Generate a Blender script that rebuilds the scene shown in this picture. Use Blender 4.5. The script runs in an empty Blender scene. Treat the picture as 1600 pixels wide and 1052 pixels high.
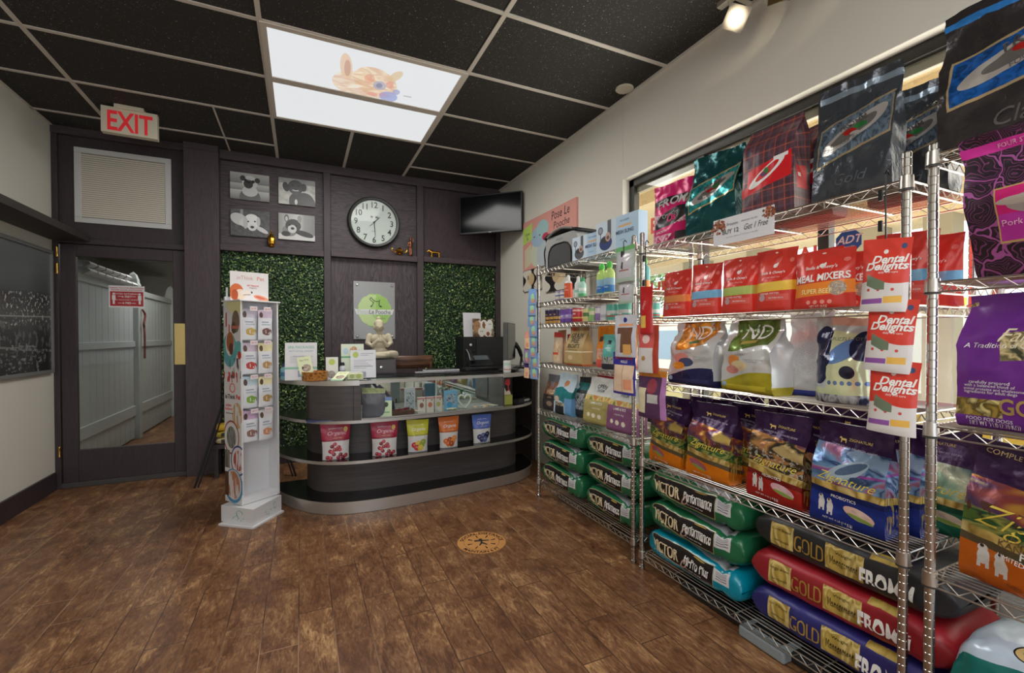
import bpy, math, random
from mathutils import Vector, Matrix, noise
random.seed(7)
sc = bpy.context.scene
col = sc.collection
PI = math.pi
# ---------------------------------------------------------------- camera
FPX = 709.7
cd = bpy.data.cameras.new('camera'); cam = bpy.data.objects.new('camera', cd); col.objects.link(cam)
cd.sensor_width = 36; cd.lens = FPX * 36 / 1600; cd.shift_y = (534.5 - 526) / 1600; cd.clip_start = .02
cam.location = (0, 0, 1.2714)
cam.rotation_euler = (math.radians(90) - 0.0123, 0.002, -0.434)
sc.camera = cam
# ---------------------------------------------------------------- view + world
sc.view_settings.view_transform = 'Standard'; sc.view_settings.look = 'None'
sc.view_settings.gamma = 1; sc.view_settings.use_curve_mapping = False
sc.view_settings.exposure = 0.48
w = bpy.data.worlds.new('world'); sc.world = w; w.use_nodes = True
bg = w.node_tree.nodes['Background']; bg.inputs[0].default_value = (.80, .88, 1, 1); bg.inputs[1].default_value = 1.9
def area(name, loc, rot, sx, sy, power, color=(1, 1, 1), spread=180):
    l = bpy.data.lights.new(name, 'AREA'); l.shape = 'RECTANGLE'; l.size = sx; l.size_y = sy
    l.energy = power; l.color = color; l.spread = math.radians(spread)
    o = bpy.data.objects.new(name, l); o.location = loc; o.rotation_euler = rot; col.objects.link(o); return o
# daylight: storefront window behind the camera, window along the right wall, ceiling panels, added fills
area('daylight_front_window', (0.1, -2.9, 1.6), (math.radians(90), 0, PI), 3.4, 2.3, 150, (.95, .97, 1))
area('daylight_side_window', (2.55, .9, 1.7), (0, math.radians(90), 0), 1.6, 3.4, 34, (1, .99, .96))
area('light_panel_lamp', (.409, 3.497, 3.0), (0, 0, 0), 1.15, 1.15, 27, (1, .98, .94))
area('ceiling_fill_front', (.0, -.3, 3.0), (0, 0, 0), 2.2, 1.15, 34, (1, .97, .93))  # added fill just behind the camera, no panel modelled here
area('hall_lamp', (-1.2, 7.2, 2.6), (0, 0, 0), .8, .8, 17, (1, .98, .95))
area('soffit_fill', (3.6, 1.2, .45), (PI, 0, 0), 2.2, 5.0, 75, (1, .94, .82))  # unseen upward fill added to brighten the soffit outside

# ================================================================ materials
def ST(tree):
    n = tree.nodes; l = tree.links; return n, l
class Art:
    """procedural printed material: a principled shader whose colour is a stack of shapes over the UV map"""
    def __init__(s, name, base, rough=.4, metal=0.0, bump=0.0, bscale=40.0, coat=0.0, alpha=None, bdist=.002, bdetail=3, coords='UV'):
        s.m = bpy.data.materials.new(name); s.m.use_nodes = True
        s.n = s.m.node_tree.nodes; s.l = s.m.node_tree.links
        s.b = s.n['Principled BSDF']
        s.b.inputs['Roughness'].default_value = rough; s.b.inputs['Metallic'].default_value = metal
        if coat: s.b.inputs['Coat Weight'].default_value = coat; s.b.inputs['Coat Roughness'].default_value = .12
        s.tc = s.n.new('ShaderNodeTexCoord')
        s._uv = None; s.coords = coords
        s.c = base
        if bump:
            nz = s.n.new('ShaderNodeTexNoise'); nz.inputs['Scale'].default_value = bscale; nz.inputs['Detail'].default_value = bdetail
            s.l.new(s.tc.outputs['Object'], nz.inputs['Vector'])
            bp = s.n.new('ShaderNodeBump'); bp.inputs['Strength'].default_value = bump; bp.inputs['Distance'].default_value = bdist
            s.l.new(nz.outputs['Fac'], bp.inputs['Height']); s.l.new(bp.outputs[0], s.b.inputs['Normal'])
    def uv(s):
        if s._uv is None:
            sp = s.n.new('ShaderNodeSeparateXYZ'); s.l.new(s.tc.outputs[s.coords], sp.inputs[0])
            s._uv = (sp.outputs[0], sp.outputs[1], sp.outputs[2])
        return s._uv
    def inp(s, sock, val):
        if isinstance(val, (int, float)): sock.default_value = val
        elif isinstance(val, tuple): sock.default_value = val if len(val) == 4 else tuple(val) + (1,)
        else: s.l.new(val, sock)
    def math(s, op, a, b=0.0, c=0.0):
        n = s.n.new('ShaderNodeMath'); n.operation = op
        s.inp(n.inputs[0], a); s.inp(n.inputs[1], b); s.inp(n.inputs[2], c); return n.outputs[0]
    def tilt(s, slope):
        u, v, _ = s.uv()
        return v if not slope else s.math('SUBTRACT', v, s.math('MULTIPLY', u, slope))
    def rect(s, u0, v0, u1, v1, slope=0.0):
        u, v, _ = s.uv(); v = s.tilt(slope)
        a = s.math('COMPARE', u, (u0 + u1) / 2, abs(u1 - u0) / 2)
        return s.math('MULTIPLY', a, s.math('COMPARE', v, (v0 + v1) / 2, abs(v1 - v0) / 2))
    def band(s, v0, v1, slope=0.0, amp=0.0, freq=6.0, ph=0.0):
        v = s.tilt(slope)
        if amp:
            u = s.uv()[0]
            v = s.math('SUBTRACT', v, s.math('MULTIPLY', s.math('SINE', s.math('ADD', s.math('MULTIPLY', u, freq), ph)), amp))
        return s.math('COMPARE', v, (v0 + v1) / 2, abs(v1 - v0) / 2)
    def ell(s, uc, vc, ru, rv, rot=0.0):
        u, v, _ = s.uv()
        du = s.math('SUBTRACT', u, uc); dv = s.math('SUBTRACT', v, vc)
        if rot: dv = s.math('SUBTRACT', dv, s.math('MULTIPLY', du, rot))
        du = s.math('DIVIDE', du, ru); dv = s.math('DIVIDE', dv, rv)
        return s.math('LESS_THAN', s.math('ADD', s.math('MULTIPLY', du, du), s.math('MULTIPLY', dv, dv)), 1.0)
    def noise(s, scale, detail=2, coords=None, dist=0.0, sx=1, sy=1, sz=1):
        nz = s.n.new('ShaderNodeTexNoise'); nz.inputs['Scale'].default_value = scale; nz.inputs['Detail'].default_value = detail
        nz.inputs['Distortion'].default_value = dist
        src = s.tc.outputs[coords or s.coords]
        if (sx, sy, sz) != (1, 1, 1):
            mp = s.n.new('ShaderNodeMapping'); mp.inputs['Scale'].default_value = (sx, sy, sz); s.l.new(src, mp.inputs[0]); src = mp.outputs[0]
        s.l.new(src, nz.inputs['Vector']); return nz.outputs['Fac']
    def ramp(s, fac, stops, const=False):
        r = s.n.new('ShaderNodeValToRGB'); cr = r.color_ramp
        if const: cr.interpolation = 'CONSTANT'
        while len(cr.elements) < len(stops): cr.elements.new(.5)
        for e, (p, c) in zip(cr.elements, stops): e.position = p; e.color = tuple(c) + (1,)
        s.inp(r.inputs[0], fac); return r.outputs[0]
    def photo(s, scale, *cols, dist=.6, lo=.35, hi=.65, detail=2, coords=None, sx=1, sy=1):
        k = len(cols)
        return s.ramp(s.noise(scale, detail, coords, dist, sx, sy), [(lo + (hi - lo) * i / (k - 1), c) for i, c in enumerate(cols)])
    def both(s, a, b): return s.math('MULTIPLY', a, b)
    def less(s, a, b): return s.math('SUBTRACT', a, s.math('MULTIPLY', a, b))
    def paint(s, mask, c, f=1.0):
        if f != 1.0: mask = s.math('MULTIPLY', mask, f)
        mx = s.n.new('ShaderNodeMix'); mx.data_type = 'RGBA'
        s.inp(mx.inputs[0], mask); s.inp(mx.inputs[6], s.c); s.inp(mx.inputs[7], c)
        s.c = mx.outputs[2]; return s
    def done(s, emit=0.0):
        s.inp(s.b.inputs['Base Color'], s.c)
        if emit:
            s.inp(s.b.inputs['Emission Color'], s.c); s.b.inputs['Emission Strength'].default_value = emit
        return s.m
def C(r, g, b):   # sRGB 0-255 to linear
    f = lambda x: ((x / 255 + .055) / 1.055) ** 2.4 if x > 10 else x / 255 / 12.92
    return (f(r), f(g), f(b))
_mc = {}
def flat(c, rough=.5, metal=0.0, name='paint', coat=0.0, emit=0.0, bump=0.0, bscale=40):
    key = (c, rough, metal, coat, emit, bump, bscale)
    if key not in _mc:
        a = Art(name, C(*c), rough, metal, bump=bump, bscale=bscale, coat=coat); _mc[key] = a.done(emit)
    return _mc[key]
def glassy(name, tint=(1, 1, 1), gloss=.12, rough=.02):
    m = bpy.data.materials.new(name); m.use_nodes = True; n = m.node_tree.nodes; l = m.node_tree.links
    n.remove(n['Principled BSDF']); out = n['Material Output']
    t = n.new('ShaderNodeBsdfTransparent'); t.inputs[0].default_value = tint + (1,)
    g = n.new('ShaderNodeBsdfGlossy'); g.inputs['Roughness'].default_value = rough
    lw = n.new('ShaderNodeLayerWeight'); lw.inputs[0].default_value = .25
    mm = n.new('ShaderNodeMath'); mm.operation = 'MULTIPLY_ADD'; mm.inputs[1].default_value = .22 if gloss > .05 else .08; mm.inputs[2].default_value = gloss * .3
    mx = n.new('ShaderNodeMixShader'); l.new(lw.outputs['Fresnel'], mm.inputs[0]); l.new(mm.outputs[0], mx.inputs[0])
    l.new(t.outputs[0], mx.inputs[1]); l.new(g.outputs[0], mx.inputs[2]); l.new(mx.outputs[0], out.inputs[0]); return m
def frosted(name, tint, f):
    m = bpy.data.materials.new(name); m.use_nodes = True; n = m.node_tree.nodes; l = m.node_tree.links
    b = n['Principled BSDF']; b.inputs['Base Color'].default_value = tint + (1,); b.inputs['Roughness'].default_value = .15
    b.inputs['Alpha'].default_value = f; return m

CHROME = flat((196, 192, 186), .22, 1.0, 'chrome')
STEEL = Art('brushed steel', C(196, 192, 186), .36, .75, bump=.15, bscale=30).done()
BLACKP = flat((22, 22, 23), .35, 0, 'black plastic')
WHITE = flat((225, 224, 220), .5, 0, 'white')
BRASS = flat((200, 160, 80), .25, 1.0, 'brass')
GLASS = glassy('glass', (.96, .98, .97), .08)
WGLASS = glassy('window glass', (.98, .99, .98), .0)

# ================================================================ mesh helpers
class MB:
    def __init__(s): s.v = []; s.f = []; s.m = []; s.uvs = []; s.mats = []
    def mi(s, m):
        if m not in s.mats: s.mats.append(m)
        return s.mats.index(m)
    def face(s, idx, m, uv=None): s.f.append(idx); s.m.append(m); s.uvs.append(uv)
    def box(s, x0, y0, z0, x1, y1, z1, mat, M=None):
        if x0 > x1: x0, x1 = x1, x0
        if y0 > y1: y0, y1 = y1, y0
        if z0 > z1: z0, z1 = z1, z0
        i = len(s.v); mi = s.mi(mat)
        P = [(x0,y0,z0),(x1,y0,z0),(x1,y1,z0),(x0,y1,z0),(x0,y0,z1),(x1,y0,z1),(x1,y1,z1),(x0,y1,z1)]
        if M is not None: P = [tuple(M @ Vector(p)) for p in P]
        s.v += P
        q = [(0,0),(1,0),(1,1),(0,1)]
        for f, uv in (((0,1,5,4), q), ((1,2,6,5), q), ((2,3,7,6), q), ((3,0,4,7), q), ((4,5,6,7), q), ((3,2,1,0), q)):
            # the front (-y) face keeps u,v in 0..1; the others are shifted away so the print stays on the front
            k = 0 if f == (0,1,5,4) else 10
            s.face([i + a for a in f], mi, [(a + k, b) for a, b in uv])
        return s
    def prism(s, poly, z0, z1, mat, side=None, M=None):
        n = len(poly); i = len(s.v); mi = s.mi(mat); si = s.mi(side or mat)
        P = [(x, y, z0) for x, y in poly] + [(x, y, z1) for x, y in poly]
        if M is not None: P = [tuple(M @ Vector(p)) for p in P]
        s.v += P
        s.face([i + k for k in range(n)][::-1], mi); s.face([i + n + k for k in range(n)], mi)
        for k in range(n):
            j = (k + 1) % n; s.face([i + k, i + j, i + n + j, i + n + k], si)
        return s
    def wall(s, path, z0, z1, t, mat):
        """a thin upright sheet following an open path"""
        n = len(path); L = [Vector(p) for p in path]; off = []
        for k in range(n):
            d = (L[min(k+1, n-1)] - L[max(k-1, 0)]).normalized(); off.append(L[k] + Vector((-d.y, d.x)) * t)
        return s.prism([tuple(p) for p in L] + [tuple(p) for p in off[::-1]], z0, z1, mat)
    def tube(s, pts, r, mat, seg=8, closed=False, cap=True):
        pts = [Vector(p) for p in pts]; n = len(pts); mi = s.mi(mat); base = len(s.v)
        rr = r if isinstance(r, (list, tuple)) else [r] * n
        up = Vector((0, 0, 1)); prev = None
        for k, p in enumerate(pts):
            if closed: d = pts[(k+1) % n] - pts[k-1]
            else: d = pts[min(k+1, n-1)] - pts[max(k-1, 0)]
            d = d.normalized() if d.length > 1e-9 else up
            if prev is None:
                a = d.orthogonal().normalized() if abs(d.z) > .9 else d.cross(up).normalized()
            else:
                a = (prev - d * prev.dot(d)); a = a.normalized() if a.length > 1e-6 else d.orthogonal().normalized()
            prev = a; b = d.cross(a)
            for q in range(seg):
                t = 2 * PI * q / seg; s.v.append(tuple(p + (a * math.cos(t) + b * math.sin(t)) * rr[k]))
        for k in range(n if closed else n - 1):
            k2 = (k + 1) % n
            for q in range(seg):
                q2 = (q + 1) % seg
                s.face([base + k*seg + q, base + k2*seg + q, base + k2*seg + q2, base + k*seg + q2][::-1], mi)
        if cap and not closed:
            s.face([base + q for q in range(seg)], mi); s.face([base + (n-1)*seg + q for q in range(seg)][::-1], mi)
        return s
    def lathe(s, prof, mat, seg=24, c=(0, 0, 0), M=None, vscale=None):
        """profile of (radius, z) turned about z; u runs around, v along the profile"""
        mi = s.mi(mat); base = len(s.v); n = len(prof)
        z0 = min(z for r, z in prof); z1 = max(z for r, z in prof)
        for k, (r, z) in enumerate(prof):
            for q in range(seg):
                t = 2 * PI * q / seg - PI
                p = Vector((c[0] + r * math.sin(t), c[1] + r * math.cos(t), c[2] + z))
                s.v.append(tuple(M @ p if M is not None else p))
        for k in range(n - 1):
            for q in range(seg):
                q2 = (q + 1) % seg
                va = (prof[k][1] - z0) / max(z1 - z0, 1e-6); vb = (prof[k+1][1] - z0) / max(z1 - z0, 1e-6)
                s.face([base + k*seg + q, base + k*seg + q2, base + (k+1)*seg + q2, base + (k+1)*seg + q], mi,
                       [(q/seg, va), ((q+1)/seg, va), ((q+1)/seg, vb), (q/seg, vb)])
        s.face([base + q for q in range(seg)][::-1], mi, [(5, 5)] * seg); s.face([base + (n-1)*seg + q for q in range(seg)], mi, [(5, 5)] * seg)
        return s
    def disc(s, c, r, mat, seg=32, nrm='y', rin=0.0):
        mi = s.mi(mat); base = len(s.v)
        ring = [(math.cos(2*PI*q/seg), math.sin(2*PI*q/seg)) for q in range(seg)]
        def P(a, b, rad): 
            if nrm == 'y': return (c[0] + a*rad, c[1], c[2] + b*rad)
            if nrm == 'z': return (c[0] + a*rad, c[1] + b*rad, c[2])
            return (c[0], c[1] - a*rad, c[2] + b*rad)
        s.v += [P(a, b, r) for a, b in ring]
        s.face([base + q for q in range(seg)], mi, [(.5 + a/2, .5 + b/2) for a, b in ring]); return s
    def grid(s, F, nu, nv, mat, u0=0., u1=1., v0=0., v1=1., wrapu=False, uvf=None, us=None):
        mi = s.mi(mat); base = len(s.v)
        us = us or [u0 + (u1 - u0) * i / nu for i in range(nu + 1)]; nu = len(us) - 1
        vs = [v0 + (v1 - v0) * j / nv for j in range(nv + 1)]
        cols = nu if wrapu else nu + 1
        for j in range(nv + 1):
            for i in range(cols): s.v.append(tuple(F(us[i], vs[j])))
        for j in range(nv):
            for i in range(nu):
                i2 = (i + 1) % cols
                q = [(us[i], vs[j]), (us[i+1], vs[j]), (us[i+1], vs[j+1]), (us[i], vs[j+1])]
                if uvf: q = [uvf(*t) for t in q]
                s.face([base + j*cols + i, base + j*cols + i2, base + (j+1)*cols + i2, base + (j+1)*cols + i], mi, q)
        return s
    def text(s, body, F, size, mat, x=0., y=0., align='CENTER', shear=0., sx=1., bold=0., rot=0., arc=None, sub=0, serif=False):
        """lettering laid on a surface: F(x, y) -> point; arc=radius bends the baseline"""
        vs, fs = text_mesh(body, shear, bold, align, size > .026)
        mi = s.mi(mat); base = len(s.v); cr, sr = math.cos(rot), math.sin(rot)
        for a, b in vs:
            a *= size * sx; b *= size
            if arc:
                t = a / arc; a, b = (arc + b) * math.sin(t) if arc > 0 else (arc + b) * math.sin(t), (arc + b) * math.cos(t) - arc
            s.v.append(tuple(F(x + a*cr - b*sr, y + a*sr + b*cr)))
        for f in fs: s.face([base + k for k in f], mi, [(.5, .5)] * len(f))
        return s
    def build(s, name, parent=None, smooth=False, bevel=0., loc=None, rot=None, angle=40, solid=0., seg=2):
        me = bpy.data.meshes.new(name); me.from_pydata(s.v, [], s.f)
        for m in s.mats: me.materials.append(m)
        me.polygons.foreach_set('material_index', s.m)
        uvl = me.uv_layers.new(name='UVMap'); data = []
        for f, uv in zip(s.f, s.uvs):
            if uv is None: data += [0.5, 0.5] * len(f)
            else:
                for a in uv: data += [a[0], a[1]]
        uvl.data.foreach_set('uv', data)
        if smooth: me.polygons.foreach_set('use_smooth', [True] * len(s.f))
        me.update()
        if smooth and angle < 180: me.set_sharp_from_angle(angle=math.radians(angle))
        o = bpy.data.objects.new(name, me); col.objects.link(o)
        if parent is not None: o.parent = parent
        if loc is not None: o.location = loc
        if rot is not None: o.rotation_euler = rot
        if solid: m = o.modifiers.new('solid', 'SOLIDIFY'); m.thickness = solid; m.offset = 0
        if bevel:
            m = o.modifiers.new('bevel', 'BEVEL'); m.width = bevel; m.segments = seg; m.limit_method = 'ANGLE'; m.angle_limit = math.radians(50)
        return o
_tc = {}
def text_mesh(body, shear=0., bold=0., align='CENTER', fine=False):
    key = (body, shear, bold, align, fine)
    if fine and key not in _tc:
        vs, fs = text_mesh(body, shear, bold, align); vs = list(vs); out = []
        def cut(a, b, c, d):
            P = [vs[a], vs[b], vs[c]]; L2 = [(P[1][0]-P[0][0])**2 + (P[1][1]-P[0][1])**2, (P[2][0]-P[1][0])**2 + (P[2][1]-P[1][1])**2, (P[0][0]-P[2][0])**2 + (P[0][1]-P[2][1])**2]
            k = L2.index(max(L2))
            if d == 0 or L2[k] < .03: out.append([a, b, c]); return
            t = (a, b, c)[k:] + (a, b, c)[:k]; m = len(vs); vs.append(((vs[t[0]][0] + vs[t[1]][0]) / 2, (vs[t[0]][1] + vs[t[1]][1]) / 2))
            cut(t[0], m, t[2], d - 1); cut(m, t[1], t[2], d - 1)
        for f in fs:
            for i in range(1, len(f) - 1): cut(f[0], f[i], f[i+1], 5)
        _tc[key] = (vs, out)
    if key not in _tc:
        cu = bpy.data.curves.new('t', 'FONT'); cu.body = body; cu.size = 1; cu.align_x = align; cu.shear = shear; cu.offset = bold
        cu.resolution_u = 3 if len(body) < 14 else 2; cu.fill_mode = 'FRONT'; cu.space_line = .9
        o = bpy.data.objects.new('t', cu); col.objects.link(o)
        dg = bpy.context.evaluated_depsgraph_get(); e = o.evaluated_get(dg); me = e.to_mesh()
        _tc[key] = ([(v.co.x, v.co.y) for v in me.vertices], [list(p.vertices) for p in me.polygons])
        e.to_mesh_clear(); bpy.data.objects.remove(o); bpy.data.curves.remove(cu)
    return _tc[key]
def empty(name, loc=(0, 0, 0), rz=0., label=None, cat=None, group=None):
    o = bpy.data.objects.new(name, None); col.objects.link(o); o.location = loc; o.rotation_euler = (0, 0, rz); o.empty_display_size = .05
    if label: tag(o, label, cat, group)
    return o
def tag(o, label, cat=None, group=None, kind=None):
    if label: o['label'] = label
    if cat: o['category'] = cat
    if group: o['group'] = group
    if kind: o['kind'] = kind
    return o
def struct(o): o['kind'] = 'structure'; return o
def blob(name, parts, mat, voxel=.006, parent=None, loc=None, rot=None, smooth=2):
    """one continuous organic surface from overlapping ellipsoids and tapered capsules"""
    mb = MB()
    for p in parts:
        if p[0] == 'e':
            _, c, r = p[:3]; R = p[3] if len(p) > 3 else Matrix.Identity(3); n = 12
            def F(u, v, c=c, r=r, R=R):
                t = u * 2 * PI; q = (v - .5) * PI * .998
                return Vector(c) + R @ Vector((r[0]*math.cos(q)*math.cos(t), r[1]*math.cos(q)*math.sin(t), r[2]*math.sin(q)))
            mb.grid(F, 16, 10, mat, wrapu=True)
            b = len(mb.v)
            mb.face([b - 16 + k for k in range(16)], 0); mb.face([b - 176 + k for k in range(16)][::-1], 0)
        else:
            pts, rad = p[1], p[2]; mb.tube(pts, rad, mat, 12)
            for k in (0, -1):
                c = pts[k]; r = (rad if not isinstance(rad, (list, tuple)) else rad[k])
                parts_r = (r, r, r)
                def G(u, v, c=c, r=r):
                    t = u * 2 * PI; q = (v - .5) * PI * .998
                    return Vector(c) + Vector((r*math.cos(q)*math.cos(t), r*math.cos(q)*math.sin(t), r*math.sin(q)))
                mb.grid(G, 12, 6, mat, wrapu=True)
                b = len(mb.v); mb.face([b - 12 + k2 for k2 in range(12)], 0); mb.face([b - 84 + k2 for k2 in range(12)][::-1], 0)
    o = mb.build(name, parent, smooth=True, loc=loc, rot=rot, angle=180)
    m = o.modifiers.new('remesh', 'REMESH'); m.mode = 'VOXEL'; m.voxel_size = voxel; m.use_smooth_shade = True
    if smooth: s_ = o.modifiers.new('smooth', 'SMOOTH'); s_.iterations = smooth; s_.factor = .5
    return o
def catmull(pts, n=6):
    out = []
    for i in range(len(pts) - 1):
        p0 = pts[max(i-1, 0)]; p1 = pts[i]; p2 = pts[i+1]; p3 = pts[min(i+2, len(pts)-1)]
        for k in range(n):
            t = k / n
            out.append(tuple(.5 * (2*b + (c - a)*t + (2*a - 5*b + 4*c - d)*t*t + (3*b - a - 3*c + d)*t**3) for a, b, c, d in zip(p0, p1, p2, p3)))
    out.append(tuple(pts[-1])); return out
def onback(y): return lambda a, b: (a, y, b)          # print on a surface facing -y
def onright(x): return lambda a, b: (x, -a, b)         # print on a surface facing -x (a runs towards -y)
# ================================================================ THE ROOM
XR, XL, YB, H = 2.179, -1.87, 5.02, 3.03
RY = -3.0
def wallmat(name, c, bump=.12):
    a = Art(name, C(*c), .75, bump=bump, bscale=9, coords='Object', bdist=.01)
    a.paint(a.noise(1.2, 3), C(*(int(k * .95) for k in c)), .6)
    return a.done()
PLASTER = wallmat('beige plaster', (226, 222, 209))
def woodmat(name, horiz=False, seed=0, ca=(56, 46, 49), cb=(98, 84, 87), contrast=.5, board=False):
    a = Art(name, C(*ca), .55, coords='Object', bump=.25, bscale=60, bdist=.002)
    sx, sz = (1, 14) if horiz else (14, 1)
    sc_ = (1.2, 1, 16) if horiz else (16, 1, 1.2)
    n1 = a.noise(1.6, 4, dist=1.6, sx=sc_[0] * .5, sy=3, sz=sc_[2] * .5)
    sn = a.math('SINE', a.math('MULTIPLY', n1, 62.0 + seed))
    f = a.math('MULTIPLY_ADD', sn, .5, .5)
    fine = a.noise(9, 3, sx=sc_[0], sy=6, sz=sc_[2])
    mixf = a.math('ADD', a.math('MULTIPLY', f, .28 if board else .5), a.math('MULTIPLY', fine, .45))
    a.c = a.ramp(mixf, [(.2, C(*ca)), (.62, C(*[int(x + (y - x) * contrast) for x, y in zip(ca, cb)])), (.9, C(*cb))])
    return a.done()
PLYV = woodmat('stained plywood upright grain')
PLYH = woodmat('stained plywood level grain', horiz=True, seed=9)
PLYP = woodmat('stained plywood plain', ca=(60, 46, 51), cb=(78, 63, 67), contrast=.4)
BRDV = woodmat('stained board upright', ca=(64, 52, 56), cb=(92, 78, 81), board=True)
BRDH = woodmat('stained board level', horiz=True, ca=(66, 54, 57), cb=(94, 80, 83), board=True)
DOORW = woodmat('dark painted door', ca=(54, 43, 46), cb=(74, 62, 65), board=True)

# floor: wood-look planks 14 x 60 cm laid along the room
def floormat():
    a = Art('wood look floor tile', C(120, 88, 62), .33, coords='Object', bump=.10, bscale=25, bdist=.004, bdetail=6)
    x, y, z = a.uv()
    mp = a.n.new('ShaderNodeMapping'); mp.inputs['Rotation'].default_value = (0, 0, PI / 2); mp.inputs['Location'].default_value = (.863, .02, 0)
    a.l.new(a.tc.outputs['Object'], mp.inputs[0])
    def bricks(c1, c2, mort, ms):
        br = a.n.new('ShaderNodeTexBrick'); br.inputs['Scale'].default_value = 1; br.inputs['Brick Width'].default_value = .6
        br.inputs['Row Height'].default_value = .1425; br.inputs['Mortar Size'].default_value = ms; br.inputs['Mortar Smooth'].default_value = .3
        br.offset = .37; br.offset_frequency = 2; br.inputs['Bias'].default_value = 0
        br.inputs['Color1'].default_value = c1 + (1,); br.inputs['Color2'].default_value = c2 + (1,); br.inputs['Mortar'].default_value = mort + (1,)
        a.l.new(mp.outputs[0], br.inputs['Vector']); return br
    b = bricks((0, 0, 0), (1, 1, 1), (.5, .5, .5), .0022)
    # each plank shifts the mottling
    sep = a.n.new('ShaderNodeSeparateColor'); a.l.new(b.outputs['Color'], sep.inputs[0]); pid = sep.outputs[0]
    comb = a.n.new('ShaderNodeCombineXYZ'); a.l.new(x, comb.inputs[0]); a.l.new(y, comb.inputs[1]); a.l.new(a.math('MULTIPLY', pid, 7.0), comb.inputs[2])
    def nz(scale, sx, sy, detail, dist):
        m2 = a.n.new('ShaderNodeMapping'); m2.inputs['Scale'].default_value = (sx, sy, 1); a.l.new(comb.outputs[0], m2.inputs[0])
        t = a.n.new('ShaderNodeTexNoise'); t.inputs['Scale'].default_value = scale; t.inputs['Detail'].default_value = detail; t.inputs['Distortion'].default_value = dist
        t.inputs['Roughness'].default_value = .65
        a.l.new(m2.outputs[0], t.inputs['Vector']); return t.outputs['Fac']
    big = nz(5, 1.6, .9, 4, .5); fine = nz(20, 2.4, .6, 7, 1.6); spot = nz(16, 1, 1, 3, 0)
    f = a.math('ADD', a.math('MULTIPLY', big, .55), a.math('MULTIPLY', fine, .5))
    a.c = a.ramp(f, [(.32, C(62, 39, 27)), (.46, C(108, 72, 48)), (.56, C(140, 100, 68)), (.69, C(200, 158, 110))])
    red = a.math('MULTIPLY', pid, .35); a.paint(red, C(106, 70, 48))
    a.paint(a.math('GREATER_THAN', spot, .68), C(190, 155, 115), .25)
    mort = a.n.new('ShaderNodeTexNoise'); mort.inputs['Scale'].default_value = .9; a.l.new(a.tc.outputs['Object'], mort.inputs['Vector'])
    mc = a.ramp(mort.outputs['Fac'], [(.47, C(48, 34, 26)), (.58, C(170, 140, 112))])
    a.paint(b.outputs['Fac'], mc, .85)
    rg = a.math('MULTIPLY_ADD', fine, .22, .22); a.inp(a.b.inputs['Roughness'], rg)
    a.b.inputs['Specular IOR Level'].default_value = .4
    return a.done()
FLOORM = floormat()
struct(MB().box(XL - .1, RY - .1, -.06, XR + .12, YB + .06, 0, FLOORM).build('floor'))
struct(MB().box(XL - .15, RY - .15, 0, XL, YB + .12, H + .1, PLASTER).build('wall_left'))
# right wall with the long window opening
WY1, WZ0, WZ1 = 2.735, .63, 2.435
rw = MB()
rw.box(XR, WY1, 0, XR + .14, YB + .12, H + .1, PLASTER)
rw.box(XR, RY - .15, WZ1, XR + .14, WY1, H + .1, PLASTER)
rw.box(XR, RY - .15, 0, XR + .14, WY1, WZ0, PLASTER)
rw.box(XR, RY - .15, WZ0, XR + .14, -1.6, WZ1, PLASTER)
struct(rw.build('wall_right', bevel=.004))
# rear wall (behind the camera) with its storefront window opening
re_ = MB()
re_.box(XL, RY - .12, 0, XR, RY, .35, PLASTER); re_.box(XL, RY - .12, 2.6, XR, RY, H + .1, PLASTER)
re_.box(XL, RY - .12, .35, XL + .35, RY, 2.6, PLASTER); re_.box(XR - .35, RY - .12, .35, XR, RY, 2.6, PLASTER)
struct(re_.build('wall_rear'))
MULL = flat((52, 50, 46), .4, .3, 'bronze window frame')
wf = MB()
for x in (-1.5, -.55, .4, 1.8): wf.box(x - .03, RY - .09, .35, x + .03, RY - .03, 2.6, MULL)
wf.box(XL + .35, RY - .09, .35, XR - .35, RY - .03, .41, MULL); wf.box(XL + .35, RY - .09, 2.54, XR - .35, RY - .03, 2.6, MULL)
struct(wf.build('window_2'))
# back wall: dark backing plywood with recesses, opening for the door
bw = MB()
bw.box(-.955, YB + .06, 0, XR, YB + .14, H + .1, PLYP)
bw.box(XL, YB + .06, 2.09, -.955, YB + .14, H + .1, PLYP)
struct(bw.build('wall_back'))
# ---- ceiling: black speckled acoustic tiles in a pale grid
def tilemat():
    a = Art('black acoustic tile', C(50, 48, 45), .85, coords='Object', bump=.5, bscale=120, bdist=.003)
    big = a.noise(2.2, 3)
    for sc_, r0, f in ((110, .22, .5), (42, .13, .8)):
        vo = a.n.new('ShaderNodeTexVoronoi'); vo.inputs['Scale'].default_value = sc_; a.l.new(a.tc.outputs['Object'], vo.inputs['Vector'])
        sx_ = a.n.new('ShaderNodeSeparateColor'); a.l.new(vo.outputs['Color'], sx_.inputs[0])
        m = a.both(a.math('LESS_THAN', vo.outputs['Distance'], r0), a.math('GREATER_THAN', a.math('ADD', sx_.outputs[0], big), 1.18))
        a.paint(m, C(170, 166, 158), f)
    return a.done()
TILE = tilemat()
struct(MB().box(XL, RY, H, XR, YB + .06, H + .08, TILE).build('ceiling'))
TEE = flat((214, 206, 194), .5, 0, 'pale ceiling tee')
YBG, X1, T = 4.107, -.2008, .61
g = MB(); tw = .013; zt = H - .006
def teeX(y, x0, x1, w=tw): g.box(x0, y - w, zt, x1, y + w, H + .001, TEE)
def teeY(x, y0, y1, w=tw): g.box(x - w, y0, zt - .0005, x + w, y1, H + .001, TEE)
ys = [YBG + T * k for k in range(-11, 2)]
for x in (X1 - 2*T, X1, X1 + 2*T): teeY(x, RY, YB + .04)
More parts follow.
